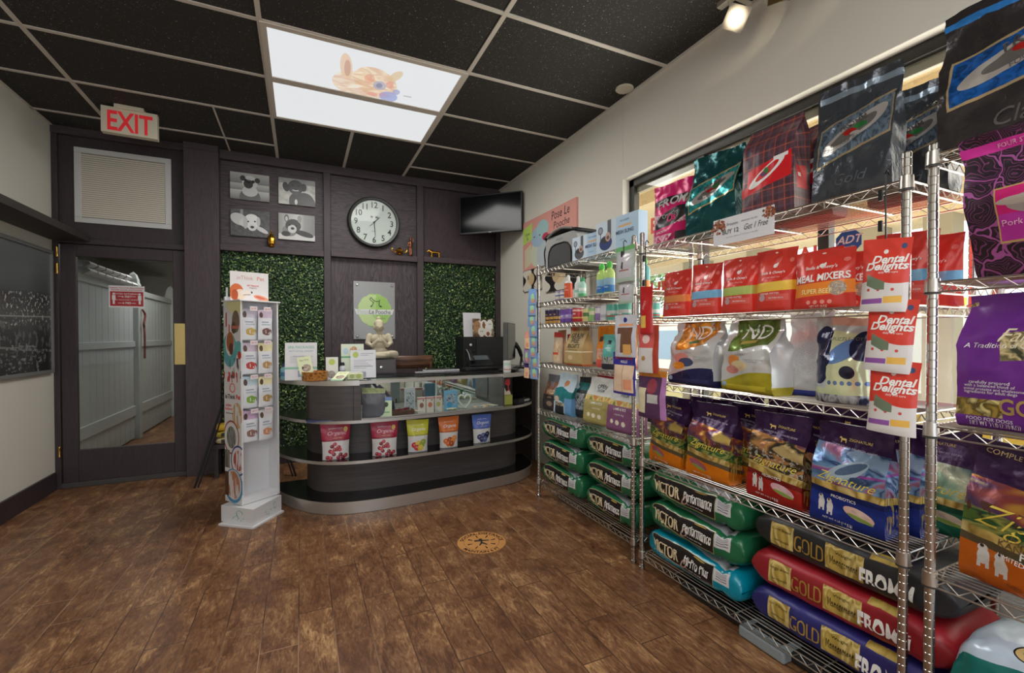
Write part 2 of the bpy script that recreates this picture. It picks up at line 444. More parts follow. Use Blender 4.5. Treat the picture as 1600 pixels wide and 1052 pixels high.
for y in ys:
    if abs(y - (YBG + T)) < .01: teeX(y, XL, X1); teeX(y, X1 + 2*T, XR)
    else: teeX(y, XL, XR)
teeY(.409, YBG, YB + .04)
teeY(-.60, YBG, YB, .006)
g.box(XL, RY, zt, XL + .018, YB, H + .001, TEE); g.box(XR - .02, RY, zt - .012, XR, YB, H + .001, PLASTER)
struct(g.build('trim_1'))
# light panels: a wider pale frame with a lit diffuser
def watercolour():
    a = Art('lit diffuser with watercolour dog', (.86, .88, .90), .5)
    P = lambda m, c, f=1: a.paint(m, C(*c), f)
    fur = a.photo(7, C(250, 235, 205), C(244, 205, 150), C(222, 160, 105), C(250, 225, 180), dist=1.2)
    body = a.ell(.47, .24, .15, .30); a.paint(body, fur, .75)
    head = a.ell(.56, .36, .13, .34, -.6); a.paint(head, fur, .85)
    a.paint(a.ell(.385, .58, .035, .26, -3), C(238, 190, 140), .8); a.paint(a.ell(.392, .56, .018, .17, -3), C(190, 120, 95), .7)
    a.paint(a.rect(.60, .62, .66, .74, .0), C(240, 225, 200), .0)
    a.paint(a.ell(.655, .62, .035, .12, 2.2), C(225, 190, 120), .8)
    P(a.ell(.52, .44, .03, .10), (235, 130, 80), .5); P(a.ell(.64, .40, .022, .09), (230, 110, 80), .6)
    P(a.ell(.585, .33, .038, .11), (150, 150, 185), .75); P(a.ell(.583, .33, .018, .06), (85, 90, 130), .8); P(a.ell(.69, .26, .022, .07), (140, 150, 200), .8)
    P(a.ell(.655, .10, .055, .13), (120, 140, 215), .8); P(a.ell(.56, .08, .03, .05), (235, 120, 110), .6); P(a.ell(.615, .12, .02, .05), (205, 110, 150), .5)
    P(a.rect(.74, .045, .79, .075, .2), (120, 120, 120), .6)
    P(a.math('COMPARE', a.noise(30, 2), .62, .012), (180, 120, 90), .0)
    return a
def light_panel(y0, y1, mat, label):
    t = empty('ceiling_light', (X1 + T, (y0 + y1) / 2, H), 0, label, 'ceiling light', None)
    f = MB(); a, b = -T, T; c, d = y0 - (y0+y1)/2, y1 - (y0+y1)/2; k = .034
    for q in ((a, c, b, c + k), (a, d - k, b, d), (a, c + k, a + k, d - k), (b - k, c + k, b, d - k)): f.box(q[0], q[1], -.012, q[2], q[3], -.0002, TEE)
    f.build('frame', t)
    m = MB()
    m.v = [(a + k, c + k, -.006), (b - k, c + k, -.006), (b - k, d - k, -.006), (a + k, d - k, -.006)]
    m.face([3, 2, 1, 0], m.mi(mat), [(0, 0), (1, 0), (1, 1), (0, 1)])
    m.build('diffuser', t)
wc = watercolour(); wc.paint(wc.rect(0, 0, 1, 1), (.86, .88, .90), .2); wcm = wc.done(); wc.b.inputs['Base Color'].default_value = (.1, .1, .1, 1)
for l_ in list(wc.b.inputs['Base Color'].links): wc.l.remove(l_)
wc.inp(wc.b.inputs['Emission Color'], wc.c); wc.b.inputs['Emission Strength'].default_value = .62
light_panel(YBG - 2*T, YBG - T, wcm, 'ceiling light panel printed with a pale watercolour dog')
PLAINL = flat((20, 20, 20), .5, 0, 'lit diffuser'); PL = Art('plain lit diffuser', (.1, .1, .1), .5); PL.b.inputs['Emission Color'].default_value = (.83, .85, .86, 1); PL.b.inputs['Emission Strength'].default_value = .64
light_panel(YBG - T, YBG, PL.done(), 'plain white ceiling light panel, next to the dog print panel')
# small white ceiling speaker disc
o = MB().lathe([(.062, 0), (.064, -.006), (.058, -.012), (.02, -.013)], flat((214, 206, 184), .5), 32).build('ceiling_cover', loc=(2.09, 2.605, H), smooth=True)
tag(o, 'round cream cover plate on the black ceiling by the right wall', 'ceiling cover')
# ---- baseboard, ledge, picture on left wall
struct(MB().box(XL, RY, 0, XL + .018, 5.0, .15, DOORW).build('baseboard_left', bevel=.003))
o = MB().box(XL, 2.6, 2.075, -1.62, 4.985, 2.13, flat((62, 56, 52), .5)).build('wall_shelf', bevel=.003)
tag(o, 'long dark wooden ledge fixed high along the left wall', 'shelf')
def citymat():
    a = Art('night city photograph', C(70, 72, 74), .25, coat=.3)
    u, v, _ = a.uv()
    a.c = a.ramp(v, [(0, C(26, 26, 26)), (.3, C(48, 48, 48)), (.45, C(84, 84, 82)), (.6, C(56, 56, 56)), (.66, C(78, 82, 84)), (1, C(110, 116, 116))])
    n1 = a.noise(30, 3, dist=.5, sx=3); lights = a.math('GREATER_THAN', n1, .60)
    a.paint(a.both(lights, a.band(.36, .62, .0, .02, 9)), C(205, 205, 200), .8)
    a.paint(a.both(a.math('GREATER_THAN', a.noise(12, 3, sx=4), .56), a.band(.08, .40)), C(120, 120, 118), .6)
    a.paint(a.rect(0, .40, 1, .41, .05), C(180, 180, 175), .6); a.paint(a.both(a.band(.26, .28, -.1), a.rect(0, 0, 1, 1)), C(160, 160, 155), .5)
    a.paint(a.ell(.30, .42, .06, .16, 1.0), C(175, 175, 172), .25); a.paint(a.both(a.math('GREATER_THAN', a.noise(40, 2), .55), a.ell(.78, .10, .16, .14)), C(150, 150, 150), .6)
    a.paint(a.both(a.math('GREATER_THAN', a.noise(24, 2, sx=2), .5), a.rect(0, 0, 1, .2)), C(20, 20, 20), .7)
    return a.done()
t = empty('framed_picture', (XL, 4.0, .98), 0, 'large framed black and white photograph of a city at night on left wall', 'picture')
f = MB(); FR = flat((120, 120, 118), .45); y0, y1, z1 = -1.0, .965, 1.0
for q in ((y0, 0, y1, .028), (y0, z1 - .028, y1, z1), (y0, .028, y0 + .028, z1 - .028), (y1 - .028, .028, y1, z1 - .028)): f.box(.002, q[0], q[1], .03, q[2], q[3], FR)
f.build('frame', t, bevel=.003)
m = MB(); m.v = [(.018, y0 + .02, .02), (.018, y1 - .02, .02), (.018, y1 - .02, z1 - .02), (.018, y0 + .02, z1 - .02)]
m.face([0, 1, 2, 3], m.mi(citymat()), [(0, 0), (1, 0), (1, 1), (0, 1)]); m.build('photograph', t)

# ---- back wall woodwork
def trim(n, boxes, mat, bevel=.004):
    b = MB()
    for q in boxes: b.box(*q, mat)
    return struct(b.build('trim_%d' % n, bevel=bevel))
trim(2, [(-.955, 4.965, 0, -.685, YB + .06, 2.98)], BRDV)
trim(3, [(-.685, YB, 2.945, XR, YB + .06, H)], BRDH)
trim(4, [(-.685, YB - .02, 2.085, .213, YB + .06, 2.145), (.28, YB - .02, 2.095, 1.172, YB + .06, 2.155), (1.243, YB - .02, 2.105, 2.118, YB + .06, 2.165)], BRDH)
trim(5, [(.213, YB, 0, .28, YB + .06, 2.945)], BRDV); trim(6, [(1.172, YB, 0, 1.243, YB + .06, 2.945)], BRDV)
trim(7, [(2.118, YB, 0, XR, YB + .06, 2.945)], BRDV)
trim(8, [(XL, YB - .01, 2.965, -.955, YB + .06, H), (-.955, 4.95, 2.975, -.685, YB + .06, H)], BRDH)
trim(9, [(XL, YB, .0, -1.83, YB + .06, 2.965), (-.955, YB, 0, -.94, YB + .06, 2.965)], DOORW)
trim(10, [(-1.83, YB - .015, 2.06, -.94, YB + .06, 2.11)], DOORW)
trim(11, [(-1.83, YB, 0, -.94, YB + .10, .045)], flat((70, 68, 66), .6))
pb = MB()
pb.box(-.685, YB + .052, 2.145, .213, YB + .06, 2.945, PLYH); pb.box(.28, YB + .052, 2.155, 1.172, YB + .06, 2.945, PLYH)
pb.box(.28, YB + .052, .05, 1.172, YB + .06, 2.095, PLYV); pb.box(1.243, YB + .052, 2.165, 2.118, YB + .06, 2.945, PLYP)
pb.box(-1.83, YB + .03, 2.11, -.955, YB + .06, 2.965, DOORW)
struct(pb.build('trim_12'))
# ---- door
t = empty('door_1', (-1.82, YB, .045)); struct(t)
fr = MB(); W, HH = .872, 2.01
fr.box(0, 0, 0, .10, .04, HH, DOORW); fr.box(W - .105, 0, 0, W, .04, HH, DOORW); fr.box(.10, 0, 0, W - .105, .04, .27, DOORW); fr.box(.10, 0, HH - .10, W - .105, .04, HH, DOORW)
fr.build('door_leaf', t, bevel=.004)
MB().box(.095, .016, .265, W - .10, .022, HH - .095, GLASS).build('door_pane', t)
BR = Art('mottled brass', C(190, 168, 110), .35, 1.0, bump=.3, bscale=30).done()
MB().box(W - .098, -.004, .975, W - .012, 0, 1.35, BR).build('push_plate', t, bevel=.002)
for z in (1.94, 1.80, .27):
    MB().lathe([(.009, 0), (.010, .004), (.009, .008), (.009, .078), (.010, .082), (.006, .09)], BRASS, 12).build('hinge', t, loc=(-.016, -.008, z - .045), smooth=True)
# distancing sign on the door pane
sg = empty('door_sign', (-1.385, YB + .013, 1.625), 0, 'small red and white distancing notice stuck on the door glass', 'sign')
m = MB(); WH = flat((226, 222, 220), .5); RED = flat((176, 40, 48), .5); F = lambda a, b: (a, -.0028, b)
m.box(-.125, -.0012, -.095, .125, 0, .095, WH); m.box(-.115, -.002, -.082, .115, -.001, .045, RED)
m.text('THANK YOU FOR PRACTICING', F, .017, RED, y=.070, bold=.01); m.text('PROPER SOCIAL DISTANCING', F, .016, RED, y=.053, bold=.01)
m.text('AVOID GATHERING', F, .019, WH, y=.018, bold=.01); m.text('6 FEET', F, .024, WH, y=-.008, bold=.02)
m.text('AL MANTENER MINIMO', F, .015, WH, y=-.033); m.text('6 PIES', F, .024, WH, y=-.063, bold=.02)
for s_ in (-1, 1):
    m.box(s_ * .09 - .012, -.0028, -.03, s_ * .09 + .012, -.0015, .012, WH); m.disc((s_ * .09, -.0028, .024), .009, WH, 16)
    m.box(s_ * .09 - .007, -.0028, -.065, s_ * .09 + .007, -.0015, -.03, WH)
    m.box(s_ * .048 - .014, -.0028, .000, s_ * .048 + .014, -.0015, .004, WH); m.box(s_ * .048 - .014, -.0028, -.058, s_ * .048 + .014, -.0015, -.054, WH)
m.build('notice', sg)
# ---- air vent above the door
t = empty('air_vent', (-1.395, YB + .03, 2.245), 0, 'white louvred air return grille above the door', 'vent')
m = MB(); VW = flat((205, 205, 203), .5); w2, h2 = .335, .635
for q in ((-w2, 0, w2, .045), (-w2, h2 - .045, w2, h2), (-w2, .045, -w2 + .045, h2 - .045), (w2 - .045, .045, w2, h2 - .045)): m.box(q[0], -.014, q[1], q[2], 0, q[3], VW)
m.build('frame', t, bevel=.003)
m = MB(); LV = flat((222, 214, 198), .5); n = 30
for i in range(n):
    z = .05 + (h2 - .10) * i / n
    m.v += [(-w2 + .045, -.012, z), (w2 - .045, -.012, z), (w2 - .045, -.006, z + .0165), (-w2 + .045, -.006, z + .0165)]
    b = len(m.v); m.face([b-4, b-3, b-2, b-1], m.mi(LV))
m.box(-w2 + .04, -.0015, .04, w2 - .04, 0, h2 - .04, flat((120, 112, 100), .8)); m.build('louvres', t)
# ---- corridor behind the door with white vinyl fencing
HALL = wallmat('corridor plaster', (196, 193, 180))
m = MB(); m.box(-3.4, 5.16, -.06, .4, 11.0, 0, FLOORM); struct(m.build('floor_corridor'))
m = MB(); m.box(-3.5, 5.16, 0, -3.4, 11, 2.75, HALL); m.box(-3.5, 10.9, 0, .4, 11, 2.75, HALL); m.box(.3, 5.16, 0, .4, 11, 2.75, HALL); m.box(-3.4, 5.16, 2.7, .3, 11, 2.8, HALL)
m.box(-3.4, 5.14, 0, XL, 5.18, 2.75, HALL)
struct(m.build('wall_corridor'))
fence = empty('vinyl_fence', (-1.90, 5.3, 0), 0, 'white vinyl plank fence seen through the door glass', 'fence')
VIN = flat((176, 180, 178), .45, 0, 'white vinyl')
m = MB()
for (a, b) in ((0, 1.78), (1.9, 3.55), (3.68, 5.2)):
    k = int((b - a) / .15)
    for i in range(k):
        y = a + (b - a) * i / k; m.box(-.012, y + .003, .02, .012, y + (b - a) / k - .003, 1.84, VIN)
    m.box(-.03, a, 1.80, .03, b, 1.87, VIN); m.box(-.03, a, 1.15, .03, b, 1.22, VIN); m.box(-.03, a, .30, .03, b, .42, VIN)
m.build('panel', fence, bevel=.003)
for y in (1.84, 3.61):
    p = MB().box(-.065, y - .06, 0, .065, y + .06, 1.90, VIN).build('post', fence, bevel=.006)
    MB().lathe([(.085, 0), (.088, .03), (.075, .05), (.07, .09), (.045, .15), (.0, .19)], VIN, 4).build('cap', p, loc=(0, y, 1.90), rot=(0, 0, PI / 4))
# fence: folded towels on top
import random as _r
rt = _r.Random(3)
for i in range(7):
    y = .35 + i * .20; z = 1.87
    for k in range(2 if i < 6 else 1):
        b = MB(); 
        def FT(u, v, k=k, i=i):
            t = u * 2 * PI; r = .035 + .006 * math.sin(3 * t + i)
            return (math.cos(t) * .10, (v - .5) * .17, max(-.028, math.sin(t) * r))
        b.grid(FT, 16, 4, flat((214, 214, 212), .9, bump=.4, bscale=80), wrapu=True)
        o = b.build('folded_towel', smooth=True, loc=(-1.90, 5.3 + y, z + .031 + k * .066), rot=(0, 0, 0))
        tag(o, 'folded white towel in the row on top of the fence behind the door', 'towel', 'towels on the fence')
# red leash hanging on fence post
o = MB().tube(catmull([(-1.82, 7.16, 1.62), (-1.80, 7.20, 1.55), (-1.80, 7.14, 1.44), (-1.81, 7.19, 1.40), (-1.80, 7.17, 1.30), (-1.80, 7.16, 1.0)], 6), .012, flat((110, 32, 32), .8), 8).build('leash', smooth=True)
tag(o, 'dark red leash hanging from the white fence post', 'leash')
# ---- exit sign
t = empty('exit_sign', (-1.18, 4.42, H), .05, 'white ceiling exit sign with red EXIT letters above the door', 'sign')
EW = flat((222, 214, 190), .45); ER = flat((205, 40, 48), .4, emit=.25)
MB().box(-.09, -.05, -.03, .09, .05, 0, EW).build('canopy', t, bevel=.004)
m = MB().box(-.17, -.028, -.215, .17, .028, -.022, EW); m.text('EXIT', lambda a, b: (a, -.0295, b), .205, ER, y=-.193, sx=.66, bold=.022); m.build('housing', t, bevel=.004)
# ---- artificial hedge panels
def hedge(x0, x1, z0, z1, label, seed):
    r = random.Random(seed); m = MB()
    cols = [Art('leaf green %d' % i, C(*c), .45, coords='Object').done() for i, c in enumerate(((40, 66, 36), (56, 90, 46), (92, 124, 64), (158, 176, 106)))]
    dk = flat((20, 36, 20), .8)
    m.box(x0, YB + .045, z0, x1, YB + .058, z1, dk)
    nx = int((x1 - x0) / .0165); nz = int((z1 - z0) / .0165)
    for i in range(nx):
        for j in range(nz):
            cx = x0 + (i + r.random()) * (x1 - x0) / nx; cz = z0 + (j + r.random()) * (z1 - z0) / nz
            cy = YB + .04 - r.random() * .035
            a = r.random() * 2 * PI; L = r.uniform(.011, .017); wd = L * .55
            d = Vector((math.cos(a), -r.uniform(-.2, .7), math.sin(a))).normalized()
            n_ = Vector((r.uniform(-.5, .5), -1, r.uniform(-.2, .9))).normalized(); s_ = d.cross(n_).normalized()
            c = Vector((cx, cy, cz)); b = len(m.v)
            m.v += [tuple(c - d * L), tuple(c + s_ * wd), tuple(c + d * L), tuple(c - s_ * wd)]
            k = r.choices((0, 1, 2, 3), (5, 5, 3, 1))[0]
            m.face([b, b + 1, b + 2, b + 3], m.mi(cols[k]))
    o = m.build('artificial_hedge_panel'); tag(o, label, 'hedge panel'); return o
hedge(-.683, .211, .12, 2.083, 'tall leafy green artificial hedge panel left of the logo sign', 1)
hedge(1.245, 2.116, .35, 2.103, 'leafy green artificial hedge panel right of the logo sign, under the television', 2)
# ================================================================ SIDE WINDOW AND WHAT LIES OUTSIDE
m = MB(); gx = XR + .06
m.box(gx, RY, WZ1 - .055, gx + .05, WY1, WZ1, MULL); m.box(gx, RY, WZ0, gx + .05, WY1, WZ0 + .06, MULL)
m.box(gx, WY1 - .055, WZ0, gx + .05, WY1, WZ1, MULL)
m.box(gx + .03, -1.6, WZ1 - .10, gx + .06, WY1 - .05, WZ1 - .05, flat((150, 142, 122), .5))
for y in (2.06, 1.335, .2, -1.0): m.box(gx, y - .025, WZ0 + .06, gx + .05, y + .025, WZ1 - .055, MULL)
struct(m.build('window_1', bevel=.003))
struct(MB().box(gx + .022, -1.6, WZ0 + .05, gx + .028, WY1 - .05, WZ1 - .05, WGLASS).build('window_pane'))
# lettering and sticker on the glass
def decal(name, body, y, z, size, mat, label, cat='window lettering', sx=1):
    m = MB(); m.text(body, lambda a, b: (gx + .020, y - a, z + b), size, mat, bold=.03, sx=sx, align='LEFT')
    o = m.build(name); tag(o, label, cat); return o
REDL = flat((232, 96, 78), .5)
decal('window_lettering', 'E', 2.53, 2.00, .15, REDL, 'red letter E at the top corner of the window')
decal('window_lettering', 'HE', 2.53, 1.545, .15, REDL, 'red letters HE on the window beside the far shelf')
decal('window_lettering', 'SPECIAL', 1.72, 1.635, .105, REDL, 'red window lettering ending in CIAL above the red bags', sx=1)
decal('window_lettering', '301', .83, 1.50, .12, flat((235, 230, 220), .5), 'white numerals beginning 30 on the window by the near shelf')
m = MB(); B2 = flat((40, 92, 168), .4)
oc = [(.058 * math.cos(PI/8 + k*PI/4), .058 * math.sin(PI/8 + k*PI/4)) for k in range(8)]
m.v = [(gx + .0205, 1.235 - a, 1.70 + b) for a, b in oc]; m.face(list(range(8)), m.mi(B2))
m.text('ADT', lambda a, b: (gx + .0198, 1.235 - a, 1.692 + b), .05, WHITE, shear=.3, bold=.02)
m.text('Security', lambda a, b: (gx + .0198, 1.235 - a, 1.672 + b), .016, WHITE)
o = m.build('alarm_sticker'); tag(o, 'blue octagonal alarm sticker on the window behind the red bags', 'sticker')
# arcade outside
STUC = Art('outdoor stucco', C(226, 206, 168), .85, coords='Object', bump=.9, bscale=28, bdist=.02)
STUC.paint(STUC.noise(26, 3), C(206, 184, 142), .7); STUC = STUC.done()
CONC = flat((206, 200, 188), .9, 0, 'pale pavement', bump=.2)
struct(MB().box(2.34, -6, -.16, 5.2, 8, -.06, CONC).build('pavement'))
struct(MB().box(5.2, -30, -.30, 60, 60, -.2, flat((188, 188, 186), .9)).build('parking_ground'))
m = MB(); m.box(2.32, -6, 2.78, 5.3, 8, 2.95, STUC); m.box(4.75, -6, 2.28, 5.3, 8, 2.80, STUC); m.box(3.3, -6, 2.66, 3.5, 8, 2.80, STUC)
struct(m.build('arcade_soffit'))
PIL = flat((158, 150, 128), .8, bump=.2); CRM = flat((228, 220, 198), .85, bump=.2)
for i, (x, y, w_, mt) in enumerate(((4.9, 2.5, .13, PIL), (4.9, 4.55, .14, PIL), (4.9, 3.62, .11, PIL), (4.9, 1.95, .1, PIL), (4.9, .35, .16, PIL))):
    o = MB().box(x - w_, y - w_, -.16, x + w_, y + w_, 2.3, mt).build('arcade_post', bevel=.01)
    tag(o, 'square khaki arcade post standing outside the side window', 'post', 'arcade posts outside the window')
YEL = flat((240, 206, 96), .8); YEP = flat((246, 232, 170), .8)
o = MB().box(5.6, -3, -.2, 5.8, 10, .62, YEP).box(5.55, -3, .62, 5.85, 10, .70, CRM).box(5.595, -1.5, -.1, 5.6, 3.2, .5, YEL).build('yellow_low_wall', bevel=.01)
tag(o, 'low pale yellow wall outside beyond the pavement', 'wall')
# building across the way
bd = empty('building', (14, 4, -.2), 0, 'cream building across the parking area seen through the window', 'building')
MB().box(0, -14, 0, 4, 14, 2.1, CRM).box(-.1, -14, 2.1, 4, 14, 2.35, YEL).build('facade', bd)
for k in range(7): MB().box(-.02, -12 + k * 3.6, .5, 0, -10.4 + k * 3.6, 1.7, flat((150, 165, 170), .2)).build('window', bd)
car = None
# shade tree outside
rt = random.Random(5)
def tree(x, y, s, label):
    t = empty('tree', (x, y, -.2), 0, label, 'tree')
    MB().tube([(0, 0, 0), (.05, 0, 1.2 * s), (0, .1, 2.0 * s)], [.12 * s, .09 * s, .05 * s], flat((120, 104, 84), .9), 8).build('trunk', t, smooth=True)
    m = MB(); gm = [flat(c, .8) for c in ((110, 134, 84), (140, 160, 104), (170, 184, 132))]
    for _ in range(900):
        d = Vector((rt.gauss(0, 1), rt.gauss(0, 1), rt.gauss(0, .7))).normalized() * rt.uniform(.5, 1.0) * s
        c = d + Vector((0, 0, 2.6 * s)); a = Vector((rt.uniform(-1, 1), rt.uniform(-1, 1), rt.uniform(-1, 1))).normalized() * .09; b_ = a.orthogonal() * .8
        k = len(m.v); m.v += [tuple(c - a), tuple(c + b_), tuple(c + a), tuple(c - b_)]; m.face([k, k+1, k+2, k+3], m.mi(gm[rt.randrange(3)]))
    m.build('crown', t)
tree(11, 12.5, 1.3, 'green shade tree outside beyond the far end of the window')
# ================================================================ RECEPTION COUNTER
LAM = Art('dark laminate', C(46, 40, 40), .30, bump=.0, coords='Object'); LAM.c = LAM.ramp(LAM.noise(30, 4, sx=.3, sy=.3, sz=8), [(.35, C(44, 38, 37)), (.65, C(58, 50, 49))]); LAM = LAM.done()
LAMF = Art('charcoal wood laminate', C(74, 66, 64), .42, coords='Object'); LAMF.c = LAMF.ramp(LAMF.noise(7, 5, dist=.5, sx=.6, sy=.6, sz=9), [(.35, C(70, 64, 63)), (.65, C(84, 77, 75))]); LAMF = LAMF.done()
TOPL = flat((34, 31, 31), .16, 0, 'black laminate shelf')
ct = empty('reception_counter', (.9, 3.8, 0), 0, 'curved charcoal reception counter with steel kick plate and open display shelves', 'counter')
O = Vector((.9, 3.8))
front = catmull([(-.20, 4.12), (-.19, 3.99), (-.145, 3.86), (-.06, 3.70), (.045, 3.565), (.16, 3.47), (.28, 3.425), (.42, 3.405), (.62, 3.405), (.9, 3.43), (1.2, 3.465), (1.5, 3.51), (1.68, 3.555), (1.82, 3.63), (1.92, 3.73), (1.98, 3.87), (2.0, 4.06)], 5)
bodyf = catmull([(.035, 4.05), (.04, 3.93), (.085, 3.80), (.16, 3.72), (.27, 3.675), (.42, 3.64), (.62, 3.635), (.9, 3.65), (1.2, 3.675), (1.5, 3.70), (1.66, 3.735), (1.78, 3.80), (1.85, 3.92), (1.87, 4.05)], 5)
L = lambda pts: [(x - O.x, y - O.y) for x, y in pts]
def inset(pts, d):
    V = [Vector(p) for p in pts]; out = []
    for k in range(len(V)):
        t = (V[min(k+1, len(V)-1)] - V[max(k-1, 0)]).normalized(); out.append(tuple(V[k] + Vector((-t.y, t.x)) * d))
    return out
kickp = inset(front, .012)
MB().prism(L(kickp), 0, .074, LAM).build('plinth', ct)
MB().wall(L(kickp), 0.002, .088, -.004, STEEL).build('kick_plate', ct, smooth=True)
for z in (.09, .38, .67):
    sh = MB().prism(L(front + ([(2.0, 4.1), (-.20, 4.125)])), z - .016, z, TOPL).build('shelf', ct)
    MB().wall(L(front), z - .020, z + .001, -.004, STEEL).build('edge_strip', sh, smooth=True)
for z0, z1 in ((.09, .364), (.38, .654)):
    MB().prism(L(bodyf + [(1.87, 4.06), (.035, 4.06)]), z0, z1, LAMF).build('body', ct, smooth=True)
# upper tier: left cabinet, glazed case, right nook
uf = catmull([(.035, 4.05), (.03, 3.80), (.04, 3.62), (.08, 3.535), (.16, 3.475), (.26, 3.44), (.335, 3.43)], 5)
MB().prism(L(uf + [(.335, 4.05)]), .67, .925, LAMF).build('body', ct, smooth=True)
MB().box(.335 - O.x, 3.415 - O.y, .67, .385 - O.x, 4.05 - O.y, .93, LAMF).build('side_panel', ct, bevel=.002)
MB().box(1.545 - O.x, 3.53 - O.y, .67, 1.565 - O.x, 4.05 - O.y, .93, LAMF).build('side_panel', ct, bevel=.002)
nk = catmull([(1.565, 3.86), (1.70, 3.87), (1.82, 3.93), (1.87, 4.05)], 4)
MB().prism(L(nk + [(1.565, 4.05)]), .67, .925, LAM).build('nook_back', ct, smooth=True)
tfl = [p for p in front if p[0] < .37]; tfr = [p for p in front if p[0] > 1.55]
tfl = tfl + [(.375, 3.41)]; tfr = [(1.55, 3.52)] + tfr
lt = MB().prism(L(tfl + [(.375, 4.12), (-.20, 4.14)]), .928, .955, TOPL).build('countertop', ct)
MB().wall(L(tfl), .922, .957, -.005, STEEL).build('edge_strip', lt, smooth=True)
rt_ = MB().prism(L(tfr + [(2.0, 4.0), (2.165, 4.02), (2.165, 4.70), (1.50, 4.70), (1.50, 4.12), (1.55, 4.0)]), .928, .955, TOPL).build('countertop', ct)
MB().wall(L(tfr), .922, .957, -.005, STEEL).build('edge_strip', rt_, smooth=True)
MB().box(.375 - O.x, 3.86 - O.y, .928, 1.55 - O.x, 4.14 - O.y, .955, TOPL).build('countertop', ct)
MB().box(2.12 - O.x, 4.1 - O.y, 0, 2.16 - O.x, 4.68 - O.y, .928, LAMF).box(1.52 - O.x, 4.64 - O.y, 0, 2.12 - O.x, 4.68 - O.y, .928, LAMF).build('return_panel', ct)
MIRR = flat((214, 220, 217), .03, 1.0, 'mirror')
MB().prism(L([(.39, 3.432), (1.54, 3.542), (1.54, 3.855), (.39, 3.855)]), .6702, .6712, flat((150, 150, 146), .4)).build('case_floor', ct)
case = MB().box(.39 - O.x, 3.86 - O.y, .671, 1.54 - O.x, 3.872 - O.y, .925, MIRR).build('display_case_back', ct)
cf = MB()
gy0, gy1 = 3.405, 3.52
def onfront(x, o=0): return 3.425 + (x - .39) * (3.535 - 3.425) / 1.155 + o
gl = MB()
gl.v = [(x - O.x, onfront(x, d) - O.y, z) for d in (0, .005) for x, z in ((.388, .672), (1.545, .672), (1.545, .93), (.388, .93))]
gi = gl.mi(GLASS); gl.face([0, 1, 2, 3], gi); gl.face([7, 6, 5, 4], gi); gl.face([3, 2, 6, 7], gi); gl.face([0, 4, 5, 1], gi)
gl.build('front_glass', ct)
tg = MB(); GTOP = glassy('greenish glass', (.94, .97, .96), .2)
tg.prism(L([(.385, onfront(.385, -.01)), (1.552, onfront(1.552, -.01)), (1.552, 3.862), (.385, 3.862)]), .940, .950, GTOP).build('glass_top', ct)
ed = MB().wall(L([(.375, onfront(.375, -.014)), (1.552, onfront(1.552, -.014))]), .930, .953, .006, STEEL).wall(L([(.385, onfront(.385, -.014)), (1.552, onfront(1.552, -.014))]), .668, .680, .006, STEEL)
ed.build('case_frame', ct)
MB().box(.95 - O.x, onfront(.95, -.004) - O.y, .68, .958 - O.x, onfront(.95, .001) - O.y, .93, flat((190, 195, 192), .2)).build('glass_joint', ct)

# ---------------------------------------------------------------- things on and behind the counter
def card(name, pos, w, h, rz, art, label, cat, t=.003, lean=.12, group=None):
    m = MB(); m.box(-w/2, 0, 0, w/2, t, h, art)
    o = m.build(name, loc=pos, rot=(-lean, 0, rz)); tag(o, label, cat, group); return o, m
def sheet(name, base, shapes, rough=.5):
    a = Art(name, C(*base), rough)
    for s_ in shapes:
        k = s_[0]
        if k == 'r': a.paint(a.rect(*s_[1]), C(*s_[2]), s_[3] if len(s_) > 3 else 1.0)
        if k == 'e': a.paint(a.ell(*s_[1]), C(*s_[2]), s_[3] if len(s_) > 3 else 1.0)
        if k == 'b': a.paint(a.band(*s_[1]), C(*s_[2]), s_[3] if len(s_) > 3 else 1.0)
        if k == 'n': a.paint(a.both(a.ell(*s_[1]), 1.0), a.photo(s_[2], *[C(*c) for c in s_[3]]), 1.0)
        if k == 'N': a.paint(a.rect(*s_[1]), a.photo(s_[2], *[C(*c) for c in s_[3]]), 1.0)
        if k == 'lines':
            u0, v0, u1, v1, n = s_[1]
            for i in range(n):
                v = v1 - (v1 - v0) * i / n; uu = u1 - (u1 - u0) * (.12 * ((i * 7) % 4)); a.paint(a.rect(u0, v, uu, v + (v1 - v0) / n * .4), C(*s_[2]), .7)
    return a.done()
def stand_card(name, pos, w, h, rz, base, shapes, label, cat, texts=(), lean=.10, t=.004, group=None):
    art = sheet(name + ' print', base, shapes); e = empty(name, pos, rz, label, cat, group)
    m = MB(); m.box(-w/2, 0, 0, w/2, t, h, art)
    for tx in texts:
        body, x, z, size, c = tx[:5]; kw = tx[5] if len(tx) > 5 else {}
        m.text(body, lambda a, b: (a, -.0006, b), size, flat(c, .5), x=x, y=z, **kw)
    o = m.build('card', e, rot=(-lean, 0, 0))
    MB().prism([(-w*.15, t), (w*.15, t), (w*.15, h*.28), (-w*.15, h*.28)], 0.0, .003, art).build('easel_back', e)
    return e
